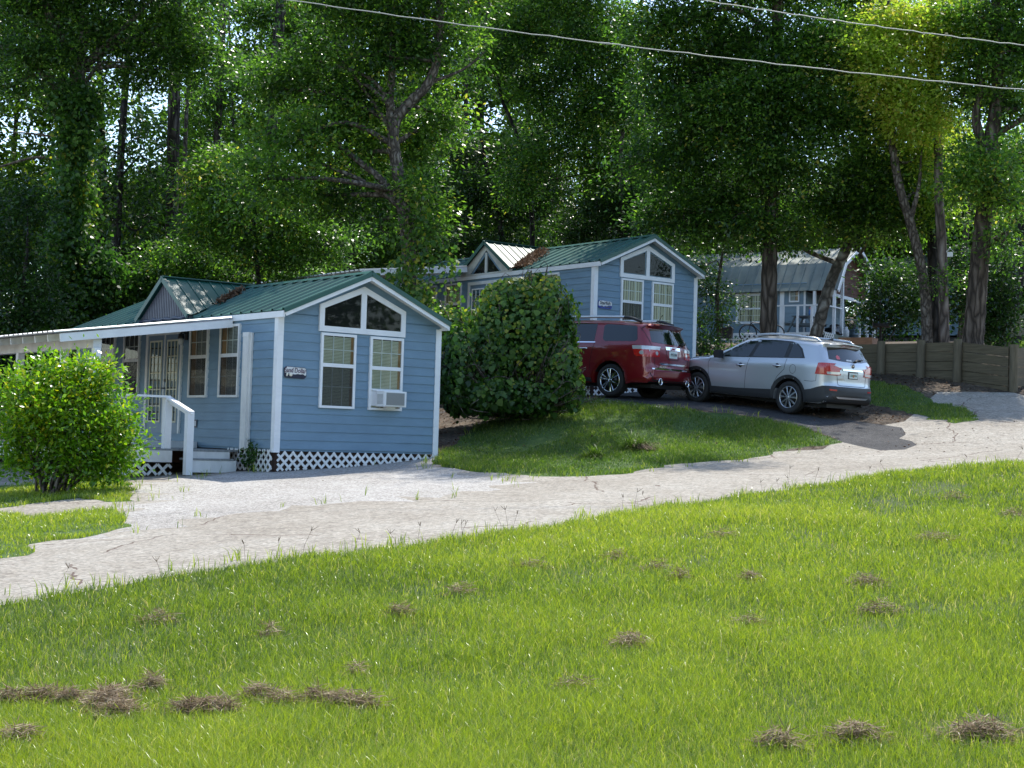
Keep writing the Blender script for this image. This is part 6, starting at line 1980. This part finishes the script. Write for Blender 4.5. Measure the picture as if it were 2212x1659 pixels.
# glossy bush by the gravel
shrub('bush', 'round sunlit yellow-green bush on the left between the gravel lot and the porch', [(150, 925, 110, 95, 0, .05), (70, 890, 66, 80, -.2, .10), (215, 880, 52, 62, .1, .12), (120, 840, 62, 50, .1, .16), (195, 830, 44, 40, .3, .14), (235, 950, 46, 66, -.2, .02), (160, 985, 90, 50, -.2, -.08), (35, 930, 46, 70, .1, .05), (60, 990, 50, 36, .1, -.06), (240, 1005, 34, 30, -.2, -.02), (90, 800, 26, 34, .2, .14), (15, 870, 30, 40, .1, .1), (182, 795, 18, 26, .1, .16), (128, 792, 14, 24, .1, .18), (228, 808, 16, 20, .1, .14), (262, 905, 16, 26, -.2, .1), (40, 828, 20, 26, 0, .14), (280, 960, 14, 20, -.2, .06)],
      25.6, 'leaf_bush', 51, .095, .046, .15, 40, 'bush', dens=.95, stem_px=(112, 1062))

# ------------------------------------------------------------------ the far wood (one mass) and the undergrowth
lv = Leaves()
r = np.random.default_rng(99)
for k in range(660):
    Y = r.uniform(64, 100)
    X = r.uniform(-.42, .42) * Y
    if k >= 520: Y = r.uniform(82, 98); X = r.uniform(0, 34)
    base = g1(X, Y)
    H = r.uniform(1.5, 27) if k < 400 else r.uniform(.5, 9)
    if 1 < X < 30 and Y < 80: continue
    C = np.array([X, Y, base + H])
    rr = r.uniform(1.6, 3.2)
    lobe_fill(lv, C, np.array([rr, rr, rr * .8]), r, 34, 46, .60, .31, .17, r.uniform(-.15, .22), .5, skip=sky_gap)
for k in range(150):          # the wood goes on round the clearing, behind and beside the photographer
    a = r.uniform(R(20), R(200)); D_ = r.uniform(38, 60)
    X, Y = 8 + D_ * math.sin(a), -2 + D_ * math.cos(a)
    if Y > 12: continue
    C = np.array([X, Y, -1 + r.uniform(1, 15)])
    lobe_fill(lv, C, np.array([3.6, 3.6, 2.8]), r, 24, 34, .9, .55, .32, r.uniform(-.15, .1), .6)
bld('far_wood', lv, M['leaf_far'], 'mass of distant woodland closing the view behind the cabins', 'woodland', None, 'stuff')
mb = MB()
for k in range(34):
    Y = r.uniform(60, 92); X = r.uniform(-.40, .40) * Y
    if 6 < X < 30: X += 26 * (1 if X > 17 else -.8)
    b = np.array([X, Y, g1(X, Y) - .5]); ln = r.normal(0, .03, 2)
    rr = r.uniform(.07, .22)
    mb.tube([b, b + np.array([ln[0] * 9, ln[1] * 9, 9]), b + np.array([ln[0] * 20 + r.normal() * .5, ln[1] * 20, 20]), b + np.array([ln[0] * 28, ln[1] * 28, 28])], [rr, rr * .85, rr * .6, rr * .3], 7)
tag(mb.build('far_wood_trunks', M['bark_dark']), 'bare dark trunks standing in the distant woodland', 'woodland', None, 'stuff')
lv = Leaves()
for k in range(260):
    Y = r.uniform(44, 70); X = r.uniform(-.40, .40) * Y
    if 1 < X < 9 and Y < 52: continue
    if X > 6 and Y < 80: continue
    C = np.array([X, Y, g1(X, Y) + r.uniform(.2, 1.3)])
    rr = r.uniform(.7, 1.5)
    lobe_fill(lv, C, np.array([rr, rr, rr * .8]), r, 26, 46, .36, .17, .085, r.uniform(-.2, .05), .6)
bld('undergrowth', lv, M['leaf_dark'], 'dark leafy undergrowth on the wood floor', 'undergrowth', None, 'stuff')

# ------------------------------------------------------------------ grass
def blades(P, h, wd, lean, r, tint):
    """curved tapering blades standing at P (n,3)"""
    n = len(P)
    a = r.uniform(0, 2 * math.pi, n)
    X = np.c_[np.cos(a), np.sin(a), np.zeros(n)]
    b = r.uniform(0, 2 * math.pi, n)
    Ld = np.c_[np.cos(b), np.sin(b), np.zeros(n)] * lean[:, None]
    h = h[:, None]; w2 = (wd / 2)[:, None]
    up_ = np.array([0, 0, 1.0])
    m = P + up_ * h * .55 + Ld * h * .30
    tip = P + up_ * h * (1 - .25 * lean[:, None]) + Ld * h * 1.0
    v = np.stack([P - X * w2, P + X * w2, m - X * w2 * .8, m + X * w2 * .8, tip], 1).reshape(-1, 3)
    i = np.arange(n)[:, None] * 5
    f = np.concatenate([i + np.array([[0, 1, 3]]), i + np.array([[0, 3, 2]]), i + np.array([[2, 3, 4]])])
    return v, f, np.repeat(tint, 5)


def frustum_px(P):
    c = (RC @ P.T).T
    return 1106 + FPX * c[:, 0] / c[:, 1], 829.5 - FPX * c[:, 2] / c[:, 1]


r = np.random.default_rng(31)
PL = np.array(P_lawn)
n0 = 1000000
Y = 7.0 * (30 / 7.0) ** (r.uniform(0, 1, n0) ** 1.0)
X = r.uniform(-1, 1, n0) * (.345 * Y + .5)
keep = r.uniform(0, 1, n0) < 1.0
q = np.c_[X, Y]
q = q[pip(q, PL) & keep]
# bare thatchy spots thin the grass a little
nz1 = vnoise(q[:, 0] * 1.1, q[:, 1] * .9, 21)
nz2 = vnoise(q[:, 0] * 3.6, q[:, 1] * 3.0, 22)
nz3 = vnoise(q[:, 0] * .45, q[:, 1] * .4, 23)
kp = r.uniform(0, 1, len(q)) < np.clip(.74 + .30 * nz1 + .34 * nz2, .12, 1)
q, nz1, nz2, nz3 = q[kp], nz1[kp], nz2[kp], nz3[kp]
z = gz(q[:, 0], q[:, 1])
P = np.c_[q, z - .005]
far = np.clip((q[:, 1] - 8) / 18, 0, 1)
h = (.060 + .022 * nz1 + .018 * nz2 + r.gamma(2.0, .014, len(q))) * (1 + .1 * far)
h = np.clip(h, .025, .19)
wd = (.0030 + .0072 * far) * r.uniform(.6, 1.5, len(q))
T = np.clip(.46 + .13 * nz1 + .12 * nz3 + .06 * nz2 + r.normal(0, .21, len(q)), 0, .93)
dry = r.uniform(0, 1, len(q)) < .05 + .06 * np.clip(-nz2, 0, 1)
T[dry] = r.uniform(.9, 1.0, dry.sum())
v, f, t = blades(P, h, wd, r.uniform(.1, .9, len(q)), r, T)
o = link('lawn_grass', np_mesh('lawn_grass', v, f, t), None, [M['blade']])
tag(o, 'bright sunlit lawn grass covering the foreground', 'grass', None, 'stuff')

# short turf on the bank, verges
r = np.random.default_rng(32)


def turf(polys, n_per_m2, hh, ww, bias, seed):
    rr = np.random.default_rng(seed)
    Ps, hs, ws, Ts = [], [], [], []
    for pl in polys:
        pl = np.array(pl)
        lo, hi = pl.min(0), pl.max(0)
        n = int((hi - lo).prod() * n_per_m2)
        q = rr.uniform(lo, hi, (n, 2))
        q = q[pip(q, pl)]
        n1 = vnoise(q[:, 0] * 1.4, q[:, 1] * 1.4, seed + 1); n2 = vnoise(q[:, 0] * 4, q[:, 1] * 4, seed + 2)
        k = rr.uniform(0, 1, len(q)) < np.clip(.75 + .35 * n1 + .25 * n2, .08, 1)
        q, n1, n2 = q[k], n1[k], n2[k]
        Ps.append(np.c_[q, gz(q[:, 0], q[:, 1]) - .004])
        hs.append(np.clip(hh * (1 + .3 * n1 + .3 * n2) * rr.uniform(.5, 1.5, len(q)), .02, .22)); ws.append(ww * rr.uniform(.6, 1.4, len(q)))
        T = np.clip(.48 + bias + .14 * n1 + rr.normal(0, .16, len(q)), 0, .92)
        d = rr.uniform(0, 1, len(q)) < .05
        T[d] = rr.uniform(.9, 1, d.sum())
        Ts.append(T)
    P, h, w_, T = map(np.concatenate, (Ps, hs, ws, Ts))
    return blades(P, h, w_, rr.uniform(.2, 1.0, len(P)), rr, T)


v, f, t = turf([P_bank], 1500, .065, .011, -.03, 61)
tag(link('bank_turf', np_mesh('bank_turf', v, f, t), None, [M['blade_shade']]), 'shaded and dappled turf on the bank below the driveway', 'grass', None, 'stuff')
v, f, t = turf([P_isle1, P_isle2], 1500, .06, .010, .05, 65)
tag(link('verge_turf', np_mesh('verge_turf', v, f, t), None, [M['blade']]), 'grass strips around the bush at the left', 'grass', None, 'stuff')
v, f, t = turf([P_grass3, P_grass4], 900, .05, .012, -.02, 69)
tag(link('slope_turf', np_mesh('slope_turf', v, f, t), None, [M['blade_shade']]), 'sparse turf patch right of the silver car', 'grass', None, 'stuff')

# weeds along the edges: a few seed stalks and ragged tufts
wp = []
for pl, n, sd_ in ((lawn_edge[2:-2], 130, .25), (P_lot, 70, .3), (P_isle1, 60, .15), (P_bank, 110, .2)):
    pl = np.array(pl)
    i = r.integers(0, len(pl) - 1, n)
    wp.append(pl[i] + (pl[i + 1] - pl[i]) * r.uniform(0, 1, (n, 1)) + r.normal(0, sd_, (n, 2)))
wp = np.concatenate(wp)
wp = np.concatenate([wp] + [wp[r.integers(0, len(wp), 700)] + r.normal(0, .06, (700, 2))] * 2)
P = np.c_[wp, gz(wp[:, 0], wp[:, 1])]
v, f, t = blades(P, r.uniform(.07, .20, len(P)), np.full(len(P), .010), r.uniform(.1, .8, len(P)), r, np.clip(r.normal(.5, .2, len(P)), 0, 1))
tag(link('edge_weeds', np_mesh('edge_weeds', v, f, t), None, [M['blade']]), 'ragged weeds along the edges of road and gravel', 'weeds', None, 'stuff')
pl = np.array(lawn_edge[2:-2]); i = r.integers(0, len(pl) - 1, 26)
wp = pl[i] + (pl[i + 1] - pl[i]) * r.uniform(0, 1, (26, 1)) + r.normal(0, .12, (26, 2))
mb = MB()
for x, y in wp:
    b = np.array([x, y, g1(x, y)]); k = r.normal(0, .06, 2); hh = r.uniform(.12, .30)
    tp_ = b + np.array([k[0], k[1], hh])
    mb.tube([b, (b + tp_) / 2 + np.array([k[0] * -.2, 0, 0]), tp_], [.002, .0018, .0014], 4, cap=False)
    for s in range(3):
        mb.tube([tp_, tp_ + np.array([r.normal(0, .03), r.normal(0, .03), .05])], [.003, .002], 4, cap=False)
tag(mb.build('seed_stalks', M['straw']), 'thin seed stalks standing along the lawn edge', 'weeds', None, 'stuff')

# mats of dry cut grass lying on the lawn
lv = Leaves()
thatch = [(20, 1535, 50, 12, 420), (90, 1530, 60, 16, 620), (150, 1532, 50, 12, 420), (235, 1530, 50, 30, 900), (250, 1560, 60, 24, 800), (215, 1545, 40, 26, 500), (325, 1505, 24, 18, 320), (400, 1560, 40, 14, 420), (450, 1552, 60, 16, 700), (490, 1565, 40, 12, 360), (560, 1528, 60, 12, 420), (610, 1540, 50, 10, 260), (680, 1530, 40, 14, 320), (740, 1540, 60, 12, 420), (790, 1550, 40, 14, 260),
          (860, 1340, 34, 10, 260), (1470, 1262, 30, 8, 160), (1620, 1262, 30, 10, 200), (2020, 1175, 60, 12, 300), (2190, 1120, 40, 12, 200), (1870, 1270, 50, 10, 240), (1360, 1405, 40, 20, 300), (1330, 1215, 40, 8, 160), (1420, 1240, 40, 8, 160), (1900, 1330, 60, 8, 220), (1620, 1360, 40, 8, 150), (1150, 1235, 50, 8, 160), (2120, 1600, 90, 18, 500), (1850, 1610, 80, 14, 400), (1680, 1630, 60, 16, 300),
          (40, 1620, 60, 16, 360), (580, 1385, 30, 8, 120), (340, 1350, 50, 8, 140), (1000, 1290, 40, 8, 140), (770, 1470, 14, 14, 120), (2060, 1082, 40, 8, 160), (1560, 1165, 40, 8, 140), (1240, 1500, 60, 10, 160)]
for px, py, rx, ry, n in thatch:
    c = hit([(px, py)])[0]
    d_ = c[1]
    n = int(n * 2.0)
    a, b = rx * d_ * PXM, max(.10, ry * d_ * PXM * 3.2)
    g = r.normal(size=(n, 2)) * .5
    x, y = c[0] + g[:, 0] * a, c[1] + g[:, 1] * b
    mound = .13 * np.exp(-(g ** 2).sum(1) * 1.4) * r.uniform(.1, 1, n)
    P = np.c_[x, y, gz(x, y) + .012 + mound]
    D = r.normal(size=(n, 3)) * np.array([1, 1, .30])
    l = r.uniform(.05, .13, n)
    lv.put(P, D, np.array([0, 0, 1.0]) + r.normal(size=(n, 3)) * .5, l, np.full(n, .006), np.clip(r.normal(.5, .25, n), 0, 1))
bld('dry_grass', lv, M['straw'], 'brown mats of dry cut grass lying on the lawn', 'dry grass', None, 'stuff')

# two ornamental clumps on the bank, a yucca in the shade
def clump(name, label, px, py, n, L, W, spread, m, seed, dead=0):
    rr = np.random.default_rng(seed)
    c = hit([(px, py)])[0]
    b0 = np.array([c[0], c[1], g1(*c)])
    t = thing(name, label, 'plant', tuple(b0))
    for kind, nn in (('blades', n), ('dead_blades', dead)):
        if not nn: continue
        vs, fs, tt = [], [], []
        for k in range(nn):
            a = rr.uniform(0, 2 * math.pi) if kind == 'blades' else rr.uniform(-.9, 1.2)
            d = np.array([math.cos(a), math.sin(a) * (1 if kind == 'blades' else 1), 0])
            if kind == 'dead_blades': d = np.array([math.cos(a), -abs(math.sin(a)) - .4, 0]); d /= np.linalg.norm(d)
            el = rr.uniform(.35, 1.45) if kind == 'blades' else rr.uniform(.5, 1.0)
            l = L * rr.uniform(.6, 1.1)
            s = np.cross(d, Z3)
            b = rr.normal(size=3) * spread; b[2] = -.02
            i0 = len(vs)
            m_ = 5
            p = b.copy()
            for q in range(m_ + 1):
                f_ = q / m_
                e = el - f_ * (1.5 if kind == 'blades' else 2.3) * rr.uniform(.8, 1.1)
                w_ = W * (1 - f_ ** 2.2) * .5
                vs += [p - s * w_, p + s * w_]
                p = p + (d * math.cos(e) + Z3 * math.sin(e)) * l / m_
                p[2] = max(p[2], .01)
            fs += [(i0 + 2 * q, i0 + 2 * q + 1, i0 + 2 * q + 3, i0 + 2 * q + 2) for q in range(m_)]
            tt += [np.clip(rr.normal(.4, .2), 0, .9)] * (2 * (m_ + 1))
        me = np_mesh(kind, np.array(vs), np.array(fs), np.array(tt))
        link(kind, me, t, [M[m] if kind == 'blades' else M['straw']])
    return t


clump('grass_clump', 'smaller dark green grass clump on the bank, nearer the gravel road', 1284, 990, 260, .46, .014, .07, 'blade_shade', 3)
clump('grass_clump', 'larger grass clump on the bank with drooping dead brown blades', 1372, 972, 330, .62, .014, .10, 'blade_shade', 4, 150)
clump('yucca', 'spiky yucca in deep shade under the vine mound beside the blue cabin', 1032, 890, 60, .85, .035, .04, 'leaf_dark', 5)

# dead leaves: on the ground round the cars and wall, and in the roof valleys
lv = Leaves()
n = 26000
q = np.c_[r.uniform(-3, 16, n), r.uniform(30, 52, n)]
inside = np.zeros(len(q), bool)
for nm, pl in REG:
    if nm in ('lawn', 'driveway', 'road', 'gravel_lot', 'kerb_strip'): inside |= pip(q, pl)
onb = pip(q, P_bank) | pip(q, P_grass3)
q = q[~inside & (~onb | (r.uniform(0, 1, n) < .06))]
n = len(q)
l = r.uniform(.04, .10, n)
lv.put(np.c_[q, gz(q[:, 0], q[:, 1]) + r.uniform(.008, .03, n)], r.normal(size=(n, 3)) * np.array([1, 1, .2]), np.array([0, 0, 1.0]) + r.normal(size=(n, 3)) * .35, l, l * .55, np.clip(r.normal(.45, .25, n), 0, 1))
pd = np.concatenate([np.array(hit([(px, py)])) for px, py in zip(r.uniform(1500, 2212, 60), r.uniform(880, 1010, 60))])
q = np.concatenate([pd[r.integers(0, len(pd), 260)] + r.normal(0, .5, (260, 2)), np.array(hit([(1300, 1010), (900, 1045), (700, 1040), (1560, 960), (420, 1030), (620, 1050)]))])
n = len(q); l = r.uniform(.03, .07, n)
lv.put(np.c_[q, gz(q[:, 0], q[:, 1]) + .01], r.normal(size=(n, 3)) * np.array([1, 1, .15]), np.array([0, 0, 1.0]) + r.normal(size=(n, 3)) * .3, l, l * .5, np.clip(r.normal(.35, .2, n), 0, 1))
bld('leaf_litter', lv, M['deadleaf'], 'dead leaves scattered on the bare ground round the cars', 'dead leaves', None, 'stuff')
for cab, lab, k0, wdt, n in ((cab1, 'small drift of dead leaves in the roof valley of the nearest cabin', (.75, 3.95), .10, 420), (cab2, 'brown drift of dead leaves beside the dormer of the higher cabin', (.55, 3.55), .26, 2600)):
    lv = Leaves()
    f_ = r.uniform(0, 1, n)
    a = .05 + f_ * 1.35 + r.normal(0, wdt * .5, n) if cab is cab2 else .75 + f_ * .7 + r.normal(0, wdt, n)
    s_ = 3.30 + .62 * np.clip(a, 0, 2) - np.abs(r.normal(0, wdt, n)) + .1
    a = np.clip(a, -.02, 1.7)
    zz = 2.54 + .4415 * (a + .05) + .03 + r.uniform(0, .09, n)
    Pl = np.array([local(cab, p) for p in np.c_[a, s_, zz]])
    l = r.uniform(.05, .11, n)
    lv.put(Pl, r.normal(size=(n, 3)), r.normal(size=(n, 3)) * .6 + np.array([0, 0, 1.0]), l, l * .6, np.clip(r.normal(.5, .22, n), 0, 1))
    bld('roof_leaves', lv, M['deadleaf'], lab, 'dead leaves', None, 'stuff')
# ivy sprigs at the lattice corner of the first cabin
lv = Leaves(True)
n = 220
g = r.normal(size=(n, 3)) * np.array([.02, .16, .14])
base = np.array([-.08, .75, -.16])
Pl = np.array([local(cab1, base + p) for p in g])
l = r.uniform(.04, .085, n)
lv.put(Pl, r.normal(size=(n, 3)) + np.array([-.3, -.3, -.4]), r.normal(size=(n, 3)) * .6 + np.array([-.6, -.5, .5]), l, l * .8, np.clip(r.normal(.3, .15, n), 0, 1))
iv2 = thing('creeper', 'small green creeper growing through the lattice at the pipe foot', 'creeper', (0, 0, 0))
lv.build('leaves', M['leaf_vine'], iv2)

# ------------------------------------------------------------------ overhead cables
def cable(label, ends, sag, rad=.0085):
    a, b = np.array(ends[0]), np.array(ends[1])
    t = thing('overhead_cable', label, 'cable', tuple(a))
    n = 48
    pts_ = []
    for i in range(n + 1):
        f_ = i / n
        wob = .006 * math.sin(i * 1.7) + .004 * math.sin(i * 3.1)
        pts_.append((b - a) * f_ - Z3 * (sag * 4 * f_ * (1 - f_)) + Z3 * wob)
    mb = MB(); mb.tube(pts_, rad, 6); mb.build('wire', M['cable'], t)
    k = int(n * .47)
    mb = MB(); mb.tube([pts_[k], pts_[k] + (pts_[k + 1] - pts_[k]) * .55], rad * 1.9, 8); mb.build('splice', M['cable'], t)


cable('lower pale overhead cable running from above the first cabin to the right edge', (at(520, -16, 27), at(2330, 206, 24)), .10)
cable('upper pale overhead cable crossing the top right corner', (at(1370, -24, 26), at(2330, 112, 24)), .05)
